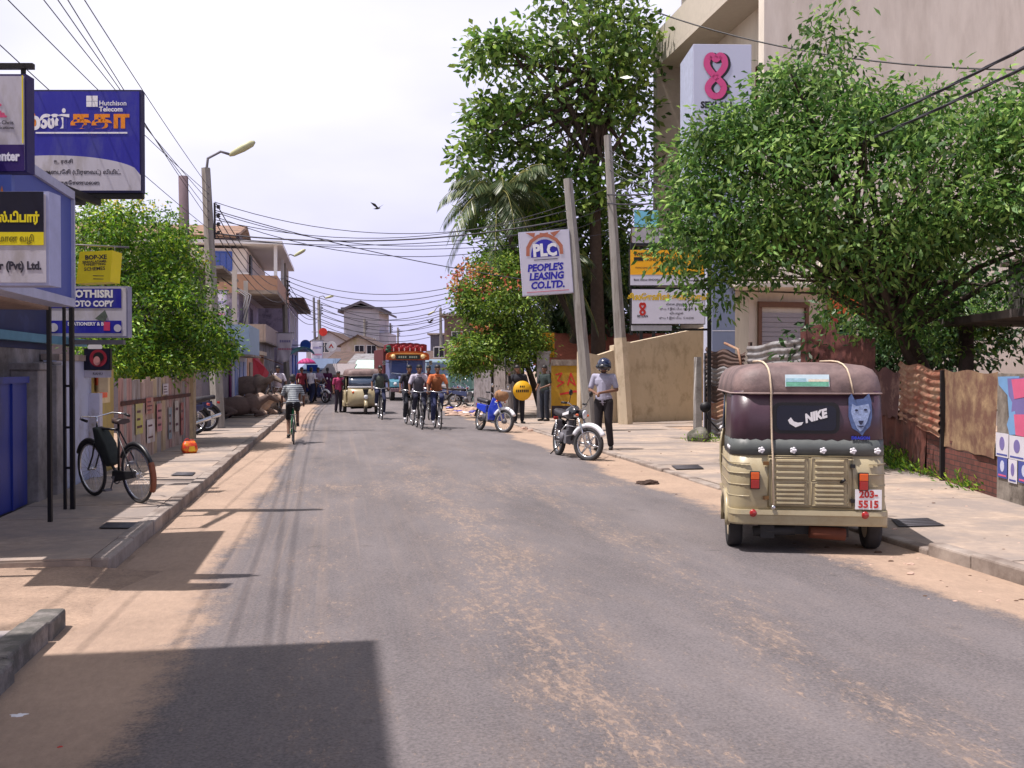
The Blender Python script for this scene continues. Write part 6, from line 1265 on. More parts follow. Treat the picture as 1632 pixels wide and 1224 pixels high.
cyclist(652, 677, R(6), 'dark bicycle ridden by the dark-clothed cyclist behind the grey one', 'dark-clothed cyclist on the left behind the grey-vested rider', top='#1d1c26', bottom='#181a26', shoe='#c8c8cc', pose=FLIP)
cyclist(683, 668, R(-4), 'bicycle partly hidden between the grey and the orange riders', 'cyclist in dark red riding hidden between the grey and orange riders', top='#5a2a30', bottom='#20243c', shoe='#2a2022')
cyclist(606, 668, R(3), 'bicycle with bright pedals just right of the far auto rickshaw', 'cyclist in dark shirt riding beside the far auto rickshaw', top='#3c4150', vest='#4d544c', bottom='#1a2040', shoe='#e0e0e6')
cyclist(443, 664, R(8), 'dark bicycle pushed close to the left kerb behind the boy', 'man in a white shirt and pale sarong on a bicycle by the cattle', top='#d8d0dc', bottom='#c8a8a8', skirt='knee', shoe='#2a2020', carrier=False)

# standing people ----------------------------------------------------------------
gm = G(962, 719)
person('man in grey shirt and dark helmet standing over his motorcycle, hands together', (gm.x, gm.y, .03), R(-28), dict(
    pel=(0, .0, .96), hed=(.02, -.05, 1.60), nek=(0, -.01, 1.46), elL=(.26, -.03, 1.15), elR=(-.26, -.03, 1.14), wrL=(.03, -.27, 1.10), wrR=(-.07, -.30, 1.08), anL=(.13, .05, .085), toL=(.16, -.13, .03), anR=(-.10, -.02, .085), toR=(-.12, -.19, .03)),
    top='#9c9aae', bottom='#221c22', helmet='#1c2340', shoe='#120f10', vox=.009, scale=1.03)
gm = G(827, 676); 
person('dark-clothed man holding a round yellow sign with a stick raised in his other hand', (gm.x, gm.y, .02), R(8), dict(elL=(.25, -.05, 1.15), wrL=(.17, -.24, 1.05), elR=(-.30, -.08, 1.22), wrR=(-.36, -.2, 1.42), chs=(-.02, -.05, 1.30), hed=(-.08, -.08, 1.61)), top='#161520', bottom='#131320', sleeve='long', shoe='#0e0c10')
t = thing('round_sign', 'round yellow hand-held sign with dark lettering in front of the dark-clothed man', 'sign', (gm.x + .04, gm.y - .36, 1.00), R(8))
MB().lathe([(.001, -.012), (.29, -.012), (.29, .012), (.001, .012)], (0, 0, 0), 'y', 36).build('disc', M('yellow_sign_paint', '#d9a512', .5, .08), t)
mb = MB(); [mb.box(-.08 + .055 * q, -.045 + .055 * q, -.0145, -.0125, .09, .15) for q in range(3)]; [mb.box(-.2 + .058 * q, -.16 + .058 * q, -.0145, -.0125, -.05, .03) for q in range(7)]; mb.build('lettering', m_black, t)
t = thing('stick', 'thin dark stick held upright by the man with the yellow sign', 'stick', (gm.x - .42, gm.y - .32, 0)); MB().tube((0, 0, 1.2), (-.06, 0, 1.95), .012, n=6).build('shaft', m_black, t)
gm = G(868, 672)
person('man in dark uniform leaning against the white gate post, looking left', (gm.x, gm.y, .02), R(-55), dict(elL=(.26, -.02, 1.13), wrL=(.12, -.22, 1.05), elR=(-.25, -.02, 1.13), wrR=(-.10, -.25, 1.02)), top='#23302f', bottom='#1c2230', sleeve='short')
W_ = 'walkers at the far left'
person('woman in a purple dress walking away at the far street bend', g_(522, 639), R(170), {}, top='#4a1040', bottom='#4a1040', skirt='long', hair='long', sleeve='short')
person('person in dark red standing leftmost in the far left cluster by the blue shop', g_(481, 645), R(20), {}, top='#6b1228', bottom='#2a1420', skirt='knee')
person('person in white shirt and navy trousers in the far left cluster', g_(496, 643), R(150), dict(anL=(.13, -.2, .085), toL=(.14, -.38, .03), knL=(.11, -.18, .5), anR=(-.1, .22, .1), toR=(-.1, .08, .03)), top='#c9c6d4', bottom='#1b2346')
person('person in mauve shirt sitting astride a motorbike right of the white-shirted walker', g_(507, 642), R(30), dict(pel=(0, .1, .9), knL=(.2, -.2, .62), knR=(-.2, -.2, .62), anL=(.22, -.1, .2), anR=(-.22, -.1, .2), toL=(.24, -.25, .12), toR=(-.24, -.25, .12), wrL=(.25, -.35, 1.0), wrR=(-.25, -.35, 1.0), elL=(.26, -.15, 1.15), elR=(-.26, -.15, 1.15)), top='#8a7a92', bottom='#2a2432')
l = G(507, 642); c = dup(s1, (l.x, l.y, 0), R(30), 'dark moped carrying the mauve-shirted rider at the far left'); c.rotation_euler[1] = 0
person('passenger in pink shirt hanging at the side of the far auto rickshaw', (fa.x - .80, fa.y + 1.5, 0), R(30), {}, top='#a83c68', bottom='#2c2436', scale=.9)
l = G(489, 645)
t = thing('umbrella', 'open pink umbrella held over the people by the blue shop', 'umbrella', (l.x, l.y, 0))
um = MB(); um.lathe([(.001, 2.16), (.16, 2.13), (.34, 2.03), (.44, 1.9)], (0, 0, 0), 'z', 16, cap=False); o = um.build('canopy', M('pink_umbrella', '#a82a6c', .7, .1), t); so = o.modifiers.new('t', 'SOLIDIFY'); so.thickness = .006
MB().tube((0, 0, 1.1), (0, 0, 2.3), .01, n=6).build('handle', m_steel, t)
# cattle -------------------------------------------------------------------------
def cow(label, loc, rz, col, lying=True):
    t = thing('cow', label, 'cow', loc, rz, 'cattle resting on the left pavement'); mb = MB(); z = .36 if lying else .95       # head towards -y
    mb.ball((0, .1, z), (.27, .62, .30 if lying else .33), 18); mb.ball((0, -.38, z + .06), (.24, .30, .28), 16); mb.ball((0, .55, z + .03), (.25, .26, .28), 16); mb.ball((0, -.3, z + .28), (.10, .18, .12), 10)
    capsule(mb, (0, -.55, z + .1), (.02, -.88, z + .28), .15, .10); capsule(mb, (.02, -.90, z + .30), (.03, -1.15, z + .16), .10, .065); mb.ball((.03, -1.18, z + .13), (.06, .06, .055), 10)
    for s in (-1, 1): capsule(mb, (.02 + s * .08, -.88, z + .34), (.02 + s * .22, -.84, z + .30), .03, .018, 8)
    if lying:
        for s in (-1, 1): capsule(mb, (s * .2, -.4, .22), (s * .3, -.72, .12), .08, .05); capsule(mb, (s * .3, -.72, .12), (s * .24, -.48, .06), .05, .04); capsule(mb, (s * .22, .5, .26), (s * .36, .15, .2), .14, .07); capsule(mb, (s * .36, .15, .18), (s * .38, .5, .06), .06, .04)
        capsule(mb, (0, .8, .4), (.2, .92, .1), .03, .02)
    else:
        for s in (-1, 1):
            capsule(mb, (s * .14, -.42, .8), (s * .15, -.40, .45), .09, .055); capsule(mb, (s * .15, -.40, .45), (s * .15, -.42, .06), .05, .042)
            capsule(mb, (s * .14, .55, .85), (s * .16, .42, .58), .13, .07); capsule(mb, (s * .16, .42, .58), (s * .16, .60, .40), .06, .045); capsule(mb, (s * .16, .60, .40), (s * .16, .56, .06), .045, .04)
        capsule(mb, (0, .78, 1.1), (0, .86, .5), .03, .02)
    fuse(mb, 'body', M('hide_' + col[1:], col, .85, .3, 4, .2, dirt='#40332c', dirt_amt=.35), t, .022, 2)
    for s in (-1, 1): MB().path([(.02 + s * .05, -.86, z + .38), (.02 + s * .13, -.87, z + .46), (.02 + s * .12, -.92, z + .56)], [.022, .016, .005], 7).build('horn', M('horn', '#4b4038', .5), t)
    eb = MB(); [eb.ball((.02 + s * .085, -.97, z + .31), (.012, .016, .014), 8) for s in (-1, 1)]; eb.build('eyes', m_black, t)
    return t
cow('pale fawn cow lying down at the front of the resting cattle', (-2.75, 33.4, .12), R(60), '#b39a88'); cow('dark brown cow lying against the white shutters, head low', (-3.05, 32.3, .12), R(100), '#5d4c46')
cow('grey-brown cow standing behind the lying cattle', (-3.0, 35.6, .12), R(62), '#857365', False); cow('light grey cow lying with its head turned to the road', (-2.5, 35.3, .12), R(30), '#a89a90')
# ================================================================= SIGNS, POLES, WIRES, SMALL THINGS
m_sgrey = M('sign_white_face', (.50, .48, .54), .5, .08, 4, .05, dirt=(.36, .33, .33), dirt_amt=.35, dscale=3, stretch=(1.5, 1.5, .5)); m_sblue = M('sign_royal_blue', (.014, .014, .30), .45, .14, 5, .05, dirt=(.05, .055, .26), dirt_amt=.4, dscale=2.5, stretch=(1.5, 1.5, .5)); m_sor = M('sign_orange', '#e0851c', .45, .05)
m_syel = M('sign_yellow', '#e2d21a', .45, .06); m_sdk = M('sign_dark_ink', '#2b2836', .6); m_samb = M('sign_amber', '#e6a410', .5, .06); m_spur = M('sign_purple', '#2a0f5c', .5, .05); m_snavy = M('sign_navy', '#0b0c26', .4)
def board(name, label, px0, px1, py0, py1, d, face, cat='sign', frame=None, th=.12, rz=None, fw=.03, group=None):
    """board standing square to the viewer's road, from its photo corners at distance d; local origin = lower left corner, x right, z up"""
    a = P(px0, py1, d); b = P(px1, py1, d); tp = P(px0, py0, d); w = (b - a).length; h = tp.z - a.z
    r = -YAW if rz is None else rz
    t = thing(name, label, cat, a, r, group)
    MB().box(0, w, 0, th, 0, h).build('box', frame or m_black, t)
    rect(t, fw, w - fw, fw, h - fw, -.001, face, 'face', .004)
    return t, w, h
FY = -.007
# blue telecom billboard on black legs
t, w, h = board('billboard', 'large blue telecom billboard with orange Tamil lettering on tall black legs', 45 - 22, 226, 143, 307, 10.9, m_sblue, frame=M('billboard_frame', '#1c1a4a', .5), fw=.02, th=.10)
k = w / 203.0   # metres per photo pixel on this board
def bx(px_): return (px_ - 23) * k
def bz(py_): return (307 - py_) * k
text(t, 'ண்', bx(111), FY, bz(193), .245, m_white, bold=.009, sx=.80, align='RIGHT'); text(t, 'கதா', bx(113), FY, bz(193), .245, m_sor, bold=.010, sx=1.13, align='LEFT')
poly(t, ell(bx(33), bz(193), 26 * k, 27 * k), FY + .001, m_sor, 'orange_disc'); text(t, 'ம', bx(36), FY - .003, bz(196), .24, m_white, bold=.01, align='LEFT')
rect(t, bx(58), bx(204), bz(213.5), bz(211), FY, m_white, 'underline')
for i in range(2):
    for j in range(2): rect(t, bx(139 + 9.5 * i), bx(147.5 + 9.5 * i), bz(171 - 0 - 9 * j), bz(162.5 - 9 * j) , FY, m_white, 'logo_square')
text(t, 'Hutchison', bx(159), FY, bz(165.5), .072, m_white, align='LEFT', bold=.001); text(t, 'Telecom', bx(159), FY, bz(175), .072, m_white, align='LEFT', bold=.002)
wp = [(bx(24), bz(306) + .015), (bx(225), bz(306) + .015), (bx(225), bz(280))] + [(bx(x), bz(280 - 32 * math.sin(math.acos(max(-1, min(1, (x - 85) / 141.0)))))) for x in range(215, 44, -10)] + [(bx(24), bz(253))]
poly(t, wp, FY, m_sgrey, 'white_swell')
for s_, x_, y_, z_ in (('உ ரகசி', 102, 258, .055), ('தொலைபேசி (பிரைவட்) லிமிட்.', 122, 275, .06), ('கம்பனி திருகோணமலை', 105, 292, .055)): text(t, s_, bx(x_), FY - .003, bz(y_), z_, m_sdk, bold=.001)
for sx_ in (0, 1): MB().path([(w - .05 - .9 * sx_, .14, .0), (w - .05 - .9 * sx_, .14, h)], .015, 5).build('back_stay', m_black, t)
o0 = P(23, 307, 10.9)
def leg(px_, pyb, wd):    # leg stands on the ground under the board; placed by its foot
    f = G(px_, pyb, .12); v = f - o0; c, s = math.cos(YAW), math.sin(YAW); lx, ly = v.x * c - v.y * s, v.x * s + v.y * c
    MB().box(lx - wd / 2, lx + wd / 2, ly - wd / 2, ly + wd / 2, .12 - o0.z, h + (.0 if ly > 0 else 0)).build('leg', m_black, t); return lx, ly
l0 = G(80, 832, .12); l1 = G(104, 812, .12); l2 = G(116, 812, .12)
def loc_(v): v = v - o0; c, s = math.cos(YAW), math.sin(YAW); return v.x * c - v.y * s, v.x * s + v.y * c
for v, wd, tz in ((l0, .036, 0.0), (l1, .028, 0), (l2, .042, 0)):
    lx, ly = loc_(v); ly = max(ly, ly); MB().box(lx - wd / 2, lx + wd / 2, ly - wd / 2, ly + wd / 2, .12 - o0.z, -.002 if abs(ly) > .2 else -.002).build('leg', m_black, t)
x1, y1 = loc_(l1); x2, y2 = loc_(l2)
mb = MB()
for z in (.55, .98, 1.42, 1.85, 2.3, 2.75, 3.2): mb.box(x1, x2, y1 - .012, y1 + .012, z - o0.z, z + .025 - o0.z)
mb.build('rung', m_black, t)
x0, y0 = loc_(l0); mb = MB(); mb.box(0, w, .02, .08, -.06, -.003); mb.box(x0 - .03, x0 + .03, min(y0, .05), max(y0, .05), -.13, -.064); mb.box(x1 - .02, x2 + .03, min(y1, .05), max(y1, .05), -.13, -.064); mb.build('cross_beam', m_black, t)

# blue fascia board along the pavement + white-yellow sign in front of it
t = thing('fascia_board', 'long blue shop fascia board edge-on above the left pavement, with orange figure', 'sign', (-2.5, 7.6, 0), PI / 2)    # local x = +Y, visible face local -y = +X
m_fb = M('fascia_blue', '#3f4f9e', .5, .1, 2)
MB().box(0, 2.52, .0, .16, 2.28, 3.22).build('box', m_fb, t)
mb = MB(); mb.box(-.02, 2.55, -.03, .19, 2.20, 2.278); mb.box(-.02, 2.55, -.03, .19, 3.222, 3.30); mb.box(2.522, 2.56, -.03, .19, 2.28, 3.22); mb.build('edge_trim', M('pale_trim', '#a9acc4', .5), t)
MB().prism([(1.72, 2.72), (1.78, 2.72), (1.82, 3.0), (1.85, 2.72), (1.93, 2.72), (1.95, 2.55), (1.72, 2.55)], 'y', -.001, -.004).build('orange_figure', m_sor, t)
rect(t, 1.72, 1.95, 2.62, 2.96, -.001, M('faded_orange', '#d98a52', .6), 'orange_block'); poly(t, ell(1.84, 3.04, .07, .05), -.001, M('faded_orange', '#d98a52', .6), 'orange_dot')
mb = MB(); [mb.box(xx, xx + .05, .17, 1.0, 2.3, 2.35) for xx in (.3, 1.4, 2.4)]; [mb.box(xx, xx + .05, .17, 1.0, 3.1, 3.15) for xx in (.3, 1.4, 2.4)]; mb.build('bracket', m_black, t)
MB().box(-.0, 2.5, .2, .62, 2.17, 2.21).build('soffit', M('stained_soffit', '#8a7466', .8, .2), t)
t, w, h = board('sign_board', 'white, yellow and black shop sign reading nsfer (Pvt) Ltd. at the left edge', -52, 79, 305, 455, 7.0, m_sgrey, frame=M('sign_silver_side', '#a9aed0', .4), th=.18, fw=.02)
k = w / 131.0; bx = lambda p: (p + 52) * k; bz = lambda p: (455 - p) * k
rect(t, .02, bx(71), bz(370), bz(306), FY, m_snavy, 'navy_band'); rect(t, .02, bx(71), bz(391), bz(370.3), FY, m_syel, 'yellow_band')
text(t, 'ஸ்பிரான்ஸ்.டிபார்', bx(64), FY - .003, bz(348), .085, m_syel, align='RIGHT', bold=.004, sx=.8); text(t, 'சிலைமான வழி', bx(56), FY - .003, bz(381), .06, M('olive_ink', '#6b6418', .6), align='RIGHT', sx=.8)
text(t, 'Transfer (Pvt) Ltd.', bx(67), FY, bz(424), .078, m_sdk, align='RIGHT', bold=.003, sx=.85)
mb = MB(); mb.box(-.3, .0, .05, .1, .2, .25); mb.box(.2, .25, .185, .55, .3, .35); mb.build('bracket', m_black, t)
t, w, h = board('sign_board', 'white and purple hanging shop sign reading Center at the top left edge', -75, 43, 118, 274, 7.3, m_sgrey, frame=M('sign_indigo_frame', '#241b58', .5), th=.12, fw=.015)
k = w / 118.0; bx = lambda p: (p + 75) * k; bz = lambda p: (274 - p) * k
rect(t, .015, bx(40), bz(273), bz(231), FY, m_spur, 'purple_band'); text(t, 'Center', bx(32), FY - .003, bz(250), .095, m_white, align='RIGHT', bold=.004, sx=.8)
text(t, 'J.', bx(4), FY, bz(163), .09, M('magenta_ink', '#c24a72', .5), align='RIGHT', bold=.004); text(t, 'la.', bx(12), FY, bz(183), .06, M('magenta_ink', '#c24a72', .5), align='RIGHT', bold=.004); text(t, 'Singer-Chris', bx(23), FY, bz(196), .04, m_sdk, align='RIGHT'); text(t, 'Communications', bx(23), FY, bz(204), .032, m_sdk, align='RIGHT')
rect(t, bx(36.5), bx(38.5), bz(229), bz(121), FY, m_syel, 'gilt_edge')
mb = MB(); mb.box(-.4, w + .03, .03, .07, h + .05, h + .09); mb.box(w - .06, w - .03, .04, .06, h, h + .05); mb.box(.1, .13, .04, .06, h, h + .05); mb.box(-1.0, 0, .03, .09, h * .4, h * .4 + .06); mb.build('hanger_bar', m_black, t)
mb = MB(); mb.box(bx(-30), bx(18), .0, .05, -.42, -.02); mb.build('lower_panel', M('slate_blue', '#5868a8', .5), t); poly(t, [(bx(-6), -.36), (bx(0), -.16), (bx(3), -.1), (bx(6), -.16), (bx(10), -.36)], -.001, m_sor, 'flame_mark')
# yellow box lantern on a rod
t = thing('box_lantern', 'yellow box-shaped hanging sign with dark print, under a steel rod', 'sign', P(121, 452, 12.6), R(8))
W = .40; mb = MB(); mb.rings([[(0, 0, 0), (.40, -.02, .03), (.50, .22, .03), (.10, .24, 0)], [(.045, 0, .40), (.43, -.02, .43), (.53, .22, .42), (.14, .24, .40)]], smooth=False); bl = mb.build('box', m_syel, t)
text(t, 'BOP-XE', .235, -.012, .335, .075, m_sdk, bold=.003, rot=(PI / 2, R(-4), R(-2)))
for i_, (s_, z_) in enumerate((('SINHALATAMIL', .28), ('TYPESETTING', .245), ('SCHEMES', .19))): text(t, s_, .22, -.013, z_, (.042, .042, .06)[i_], m_sdk, bold=.001, rot=(PI / 2, R(-5), R(-2)))
mb = MB(); [mb.box(.20 - .0, .33, -.016, -.014, .10 - .04 * q, .108 - .04 * q) for q in range(2)]; mb.build('small_print', m_sdk, bl)
mb = MB(); mb.tube((-.3, .1, .50), (.62, .12, .49), .012); mb.path([(.1, .11, .40), (.1, .11, .49)], .005, 5); mb.path([(.45, .11, .42), (.45, .11, .49)], .005, 5); mb.build('rod', m_steel, t)
# photo copy sign
t, w, h = board('sign_board', 'blue and white sign reading JOTHISRI PHOTO COPY above the left pavement', 68, 204, 456, 538, 13.2, m_sgrey, frame=M('sign_dull_frame', '#8f90a8', .5), th=.14, fw=.02)
k = w / 136.0; bx = lambda p: (p - 68) * k; bz = lambda p: (538 - p) * k
rect(t, bx(76), bx(194), bz(491), bz(460), FY, m_sblue, 'blue_band'); rect(t, bx(80), bx(194), bz(531), bz(511), FY, m_sblue, 'blue_band')
text(t, 'JOTHISRI', bx(181), FY - .003, bz(469), .135, m_white, align='RIGHT', bold=.006, sx=1.0); text(t, 'PHOTO COPY', bx(181), FY - .003, bz(484.5), .105, m_white, align='RIGHT', bold=.005, sx=.95)
text(t, 'STATIONERY & B', bx(166), FY - .003, bz(516.5), .062, m_white, align='RIGHT', bold=.002); poly(t, ell(bx(86), bz(522), 7 * k, 7 * k), FY - .003, m_sgrey, 'white_disc'); poly(t, ell(bx(188), bz(523), 6 * k, 6 * k), FY - .003, m_sgrey, 'white_disc')
rect(t, bx(166), bx(176), bz(527), bz(513), FY - .003, M('pink_print', '#c23a62', .5), 'pink_patch'); poly(t, [(bx(152), bz(508)), (bx(168), bz(494)), (bx(172), bz(504)), (bx(168), bz(513)), (bx(160), bz(511))], FY - .002, M('picture_grey', '#4f5a50', .6, .4, 30), 'picture')
mb = MB(); mb.box(-1.2, 0, .04, .1, h * .3, h * .3 + .06); mb.box(.2, 1.05, .02, .1, -.09, -.03); mb.build('bracket', m_steel, t)
# little portrait sign
t, w, h = board('portrait_sign', 'small dark sign with a round framed smiling portrait beside the photo copy sign', 134, 176, 555, 590, 13.6, m_snavy, frame=m_black, th=.06, fw=.01, cat='sign')
poly(t, ell(w * .55, h * .55, w * .33, w * .33), FY, M('portrait_red', '#8a1a2c', .5), 'red_ring'); poly(t, ell(w * .5, h * .42, w * .13, h * .2), FY - .003, M('portrait_skin', '#c48a84', .6), 'face_shape'); poly(t, ell(w * .56, h * .6, w * .2, h * .22), FY - .0025, m_black, 'hair_shape')
poly(t, ell(w * .5, h * .48, w * .11, h * .15), FY - .006, M('portrait_skin', '#c48a84', .6), 'face_oval'); rect(t, -.005, w + .005, -.10, -.003, .02, m_sgrey, 'caption_strip'); poly(t, ell(w * .42, h + .015, w * .28, .06), -.002, m_white, 'white_cap'); text(t, 'RAHU', w * .5, .014, -.05, .05, m_sdk)
mb = MB(); mb.box(-.35, 0, .0, .03, h * .5, h * .5 + .03); mb.build('bracket', m_sgrey, t)
t = thing('notice_box', 'small wooden notice box on the yellowed wall under the portrait sign', 'box', P(150, 625, 14.2), R(-60)); MB().box(0, .22, 0, .12, 0, .35).build('box', M('notice_buff', '#b9a582', .8), t); MB().box(.05, .18, -.006, -.001, .1, .28).build('paper', M('orange_print', '#e0603a', 0.7), t)

# ---- poles
m_pole = M('concrete_pole', '#8d8984', .9, .15, 5, .3, dirt='#6a625c', dirt_amt=.4, stretch=(3, 3, .4))
def pole(name, label, basep, top, r0, r1, cat='pole', group=None, sq=True, mat=None, lamp=None, racks=None):
    b = Vector(basep); t = thing(name, label, cat, b, 0, group); tp = Vector(top) - b
    mb = MB(); mb.path([(0, 0, 0), tp * .5, tp], [r0, (r0 + r1) / 2, r1], 6 if sq else 12, smooth=not sq); mb.build('shaft', mat or m_pole, t)
    if lamp:
        L_ = Vector(lamp) ; a = MB(); e = tp + L_; a.path([tp - Vector((0, 0, .2)), tp + Vector((.05, 0, .25)), tp + L_ * .35 + Vector((0, 0, .22)), e - L_.normalized() * .5], .035, 8); a.build('arm', m_steel, t)
        d = L_.normalized(); hd = MB(); hd.path([e - d * .55, e - d * .45, e - d * .15, e + d * .1, e + d * .2], [.03, .07, .10, .09, .03], 12); hd.build('lamp_head', M('lamp_grey_green', '#a8a882', .5, .1), t)
    if racks:
        for z in racks:
            q = tp * (z / tp.z); rb = MB(); rb.box(q.x + r0 * .8, q.x + r0 * .8 + .05, q.y - .03, q.y + .03, z - .9, z)
            for i in range(4): rb.lathe([(.02, -.05), (.055, -.03), (.03, 0), (.055, .03), (.02, .05)], (q.x + r0 * .8 + .12, q.y, z - .1 - i * .22), 'z', 10); rb.box(q.x + r0 * .8, q.x + r0 * .8 + .12, q.y - .01, q.y + .01, z - .11 - i * .22, z - .09 - i * .22)
            rb.build('insulator_rack', m_dark, t)
    return t
b1 = G(348, 682, .12); T1 = P(328, 268, b1.y * math.cos(YAW) + b1.x * math.sin(YAW))
pole('lamp_pole', 'nearest tall concrete street lamp pole on the left pavement', b1, T1, .19, .12, 'street lamp', 'street lamp poles', lamp=(1.05, 0, .62), racks=(T1.z - 1.0,))
b2 = G(458, 652, .1); T2 = P(452, 418, 54.5); b2 = Vector((b2.x, T2.y, .05)); b2.x = P(458, 640, 54.5).x
pole('lamp_pole', 'second concrete street lamp pole beside the balcony house', b2, T2, .2, .13, 'street lamp', 'street lamp poles', lamp=(1.0, 0, .62), racks=(T2.z - 1.0,))
T3 = P(508, 478, 80); B3 = P(512, 634, 80); B3.z = 0
pole('lamp_pole', 'third street lamp pole rising behind the red disc sign', B3, T3, .2, .14, 'street lamp', 'street lamp poles', lamp=(1.0, 0, .3), racks=(T3.z - .3,))
T3b = P(500, 474, 80.6); B3b = P(504, 634, 80.6); B3b.z = 0; pole('power_pole', 'dark thin pole standing beside the third lamp pole', B3b, T3b, .14, .1, mat=m_steel)
T0 = P(292, 281, 30); B0 = P(300, 640, 30); B0.z = 0; pole('power_pole', 'dark brown wooden pole sticking up behind the left tree', B0, T0, .17, .14, mat=M('brown_pole', '#5b4b52', .9, .2), sq=False)
b4 = G(997, 676, .02); d4 = b4.y * math.cos(YAW) + b4.x * math.sin(YAW); T4 = P(968, 216, d4)
pp = pole('power_pole', 'straight tall concrete pole with a painted foot in front of the tan wall', b4, T4, .20, .11, mat=m_pole)
v = (T4 - b4); mb = MB(); mb.path([(0, 0, 0), v * .30], [.215, .185], 6, smooth=False); mb.build('painted_foot', m_tan, pp)
T5 = P(905, 285, 25.8); b5 = P(941, 680, 25.8); b5.z = .03
pl = pole('power_pole', 'leaning concrete pole carrying the leasing company sign', b5, T5, .17, .12)
for nm, px_, pyt, pyb, d_ in (('seen beyond the red load of the lorry', 622, 515, 600, 118), ('rightmost of the two poles past the grey tower', 634, 522, 600, 126), ('in front of the grey tower', 581, 508, 605, 96)):
    a_ = P(px_, pyt, d_); b_ = P(px_ + 1, pyb, d_); b_.z = 0; pole('power_pole', 'distant thin power pole ' + nm, b_, a_, .17, .12, racks=(a_.z - .2,))
a_ = P(702, 491, 92); b_ = P(704, 600, 92); b_.z = 0
pr = pole('lamp_pole', 'far lamp pole on the right side with its lamp reaching left', b_, a_, .2, .13, 'street lamp', 'street lamp poles', lamp=(-1.0, 0, -.55))

# ---- leasing sign on the leaning pole
t, w, h = board('leasing_sign', 'white sign reading PLC PEOPLE\'S LEASING CO.LTD. fixed to the leaning pole', 834, 915, 370, 472, 25.6, M('sign_cool_white', (.56, .54, .64), .45, .04), frame=M('sign_silver_side2', '#b5b4c8', .4), th=.2, fw=.015, rz=R(-6))
t.rotation_euler = (0, R(-4.2), R(-6))
k = w / 81.0; bx = lambda p: (p - 834) * k; bz = lambda p: (472 - p) * k
m_pblue = M('plc_blue', '#221c9c', .4); m_por = M('plc_copper', '#a8644c', .45)
poly(t, [(bx(851), bz(412))] + [(bx(873.5) + 22.5 * k * math.cos(PI - PI * i / 16), bz(411) + 27 * k * math.sin(PI * i / 16) ** .9) for i in range(17)] + [(bx(896), bz(412))], FY, m_pblue, 'blue_dome')
ribbon(t, [(bx(846), bz(408)), (bx(847), bz(396)), (bx(853), bz(386)), (bx(864), bz(379)), (bx(880), bz(376))], 5.5 * k, FY - .003, m_por, 'copper_band'); ribbon(t, [(bx(900), bz(408)), (bx(900), bz(396)), (bx(893), bz(386)), (bx(882), bz(379)), (bx(868), bz(376))], 5.5 * k, FY - .006, m_por, 'copper_band')
poly(t, [(bx(845), bz(372)), (bx(860), bz(373)), (bx(858), bz(381))], FY - .003, m_por, 'copper_tail'); poly(t, [(bx(884), bz(374)), (bx(901), bz(371)), (bx(890), bz(381))], FY - .003, m_por, 'copper_tail')
text(t, 'PLC', bx(873.5), FY - .008, bz(402), .42, m_white, bold=.022, sx=.85); rect(t, bx(855), bx(893), bz(416.5), bz(415.5), FY, m_sdk, 'small_print')
for s_, x_, y_ in (("PEOPLE'S", 872, 429), ('LEASING', 873, 443), ('CO.LTD.', 874, 457)): text(t, s_, bx(x_), FY, bz(y_), .245, m_pblue, bold=.012, shear=.18, sx=.93)
rect(t, bx(840), bx(908), bz(467.5), bz(466), FY, M('faint_red_print', '#c27a8a', .5), 'small_print')
mb = MB(); [mb.box(w, w + .28, .06, .10, z, z + .05) for z in (.3, h - .3)]; mb.build('bracket', m_steel, t)
# ---- two stacked signs at the end of the fence
d6 = 22.6
t, w, h = board('stacked_sign', 'yellow and white upper sign panel with black print on the black posts', 1003, 1123, 397, 456, d6, M('sign_cool_white', (.56, .54, .64), .45, .04), frame=m_black, th=.1, fw=.02)
k = w / 120.0; bx = lambda p: (p - 1003) * k; bz = lambda p: (456 - p) * k
rect(t, .02, w - .02, bz(438), bz(398.5), FY, m_samb, 'amber_band'); rect(t, bx(1010), bx(1025), bz(416), bz(410), FY - .003, m_black, 'logo_block'); text(t, 'WESTERN UNION', bx(1010), FY - .003, bz(406), .105, m_black, bold=.004, align='LEFT', sx=.95)
text(t, 'MONEY TRANSFER', bx(1028), FY - .003, bz(414), .085, m_black, bold=.002, align='LEFT'); text(t, 'TRINCOMALEE   SEYLAN BANK', bx(1012), FY - .003, bz(427), .055, m_sdk, align='LEFT'); text(t, 'Bank Colour ISHOORAA', bx(1010), FY, bz(446), .06, m_sdk, align='LEFT', bold=.001)
t2, w2, h2 = board('stacked_sign', 'white lower sign panel with yellow Sinhala-style heading and small red ribbon logo', 1006, 1124, 460, 517, d6, M('sign_cool_white', (.56, .54, .64), .45, .04), frame=m_black, th=.1, fw=.015)
bx2 = lambda p: (p - 1006) * k; bz2 = lambda p: (517 - p) * k
text(t2, 'சிலோனின் செய்லான்', bx2(1065), FY, bz2(474), .17, M('mustard_ink', '#c9a41c', .5), bold=.01, sx=.9)
awareness(t2, bx2(1024), bz2(491), .24, FY, m_red, .05); text(t2, 'SEYLAN', bx2(1024), FY, bz2(504), .07, m_sdk, bold=.002)
for i_, s_ in enumerate(('கிளை திறந்து', 'மு.ப. 9 இல் பி.ப. 4 வரை', 'வியாழன்', 'மு.ப. 9 இல் பி.ப. 12 வரை')): text(t2, s_, bx2(1078), FY, bz2(485 + 7.2 * i_), .062, m_sdk)
rect(t2, .0, w2 * .55, -.14, -.02, .03, M('faded_strip', '#a8a8ae', .6), 'lower_strip')
a_ = G(1130, 700, .03); tp = P(1126, 385, d6)
t = thing('sign_posts', 'pair of black steel posts carrying the two stacked sign panels', 'post', (a_.x, a_.y, 0), -YAW)
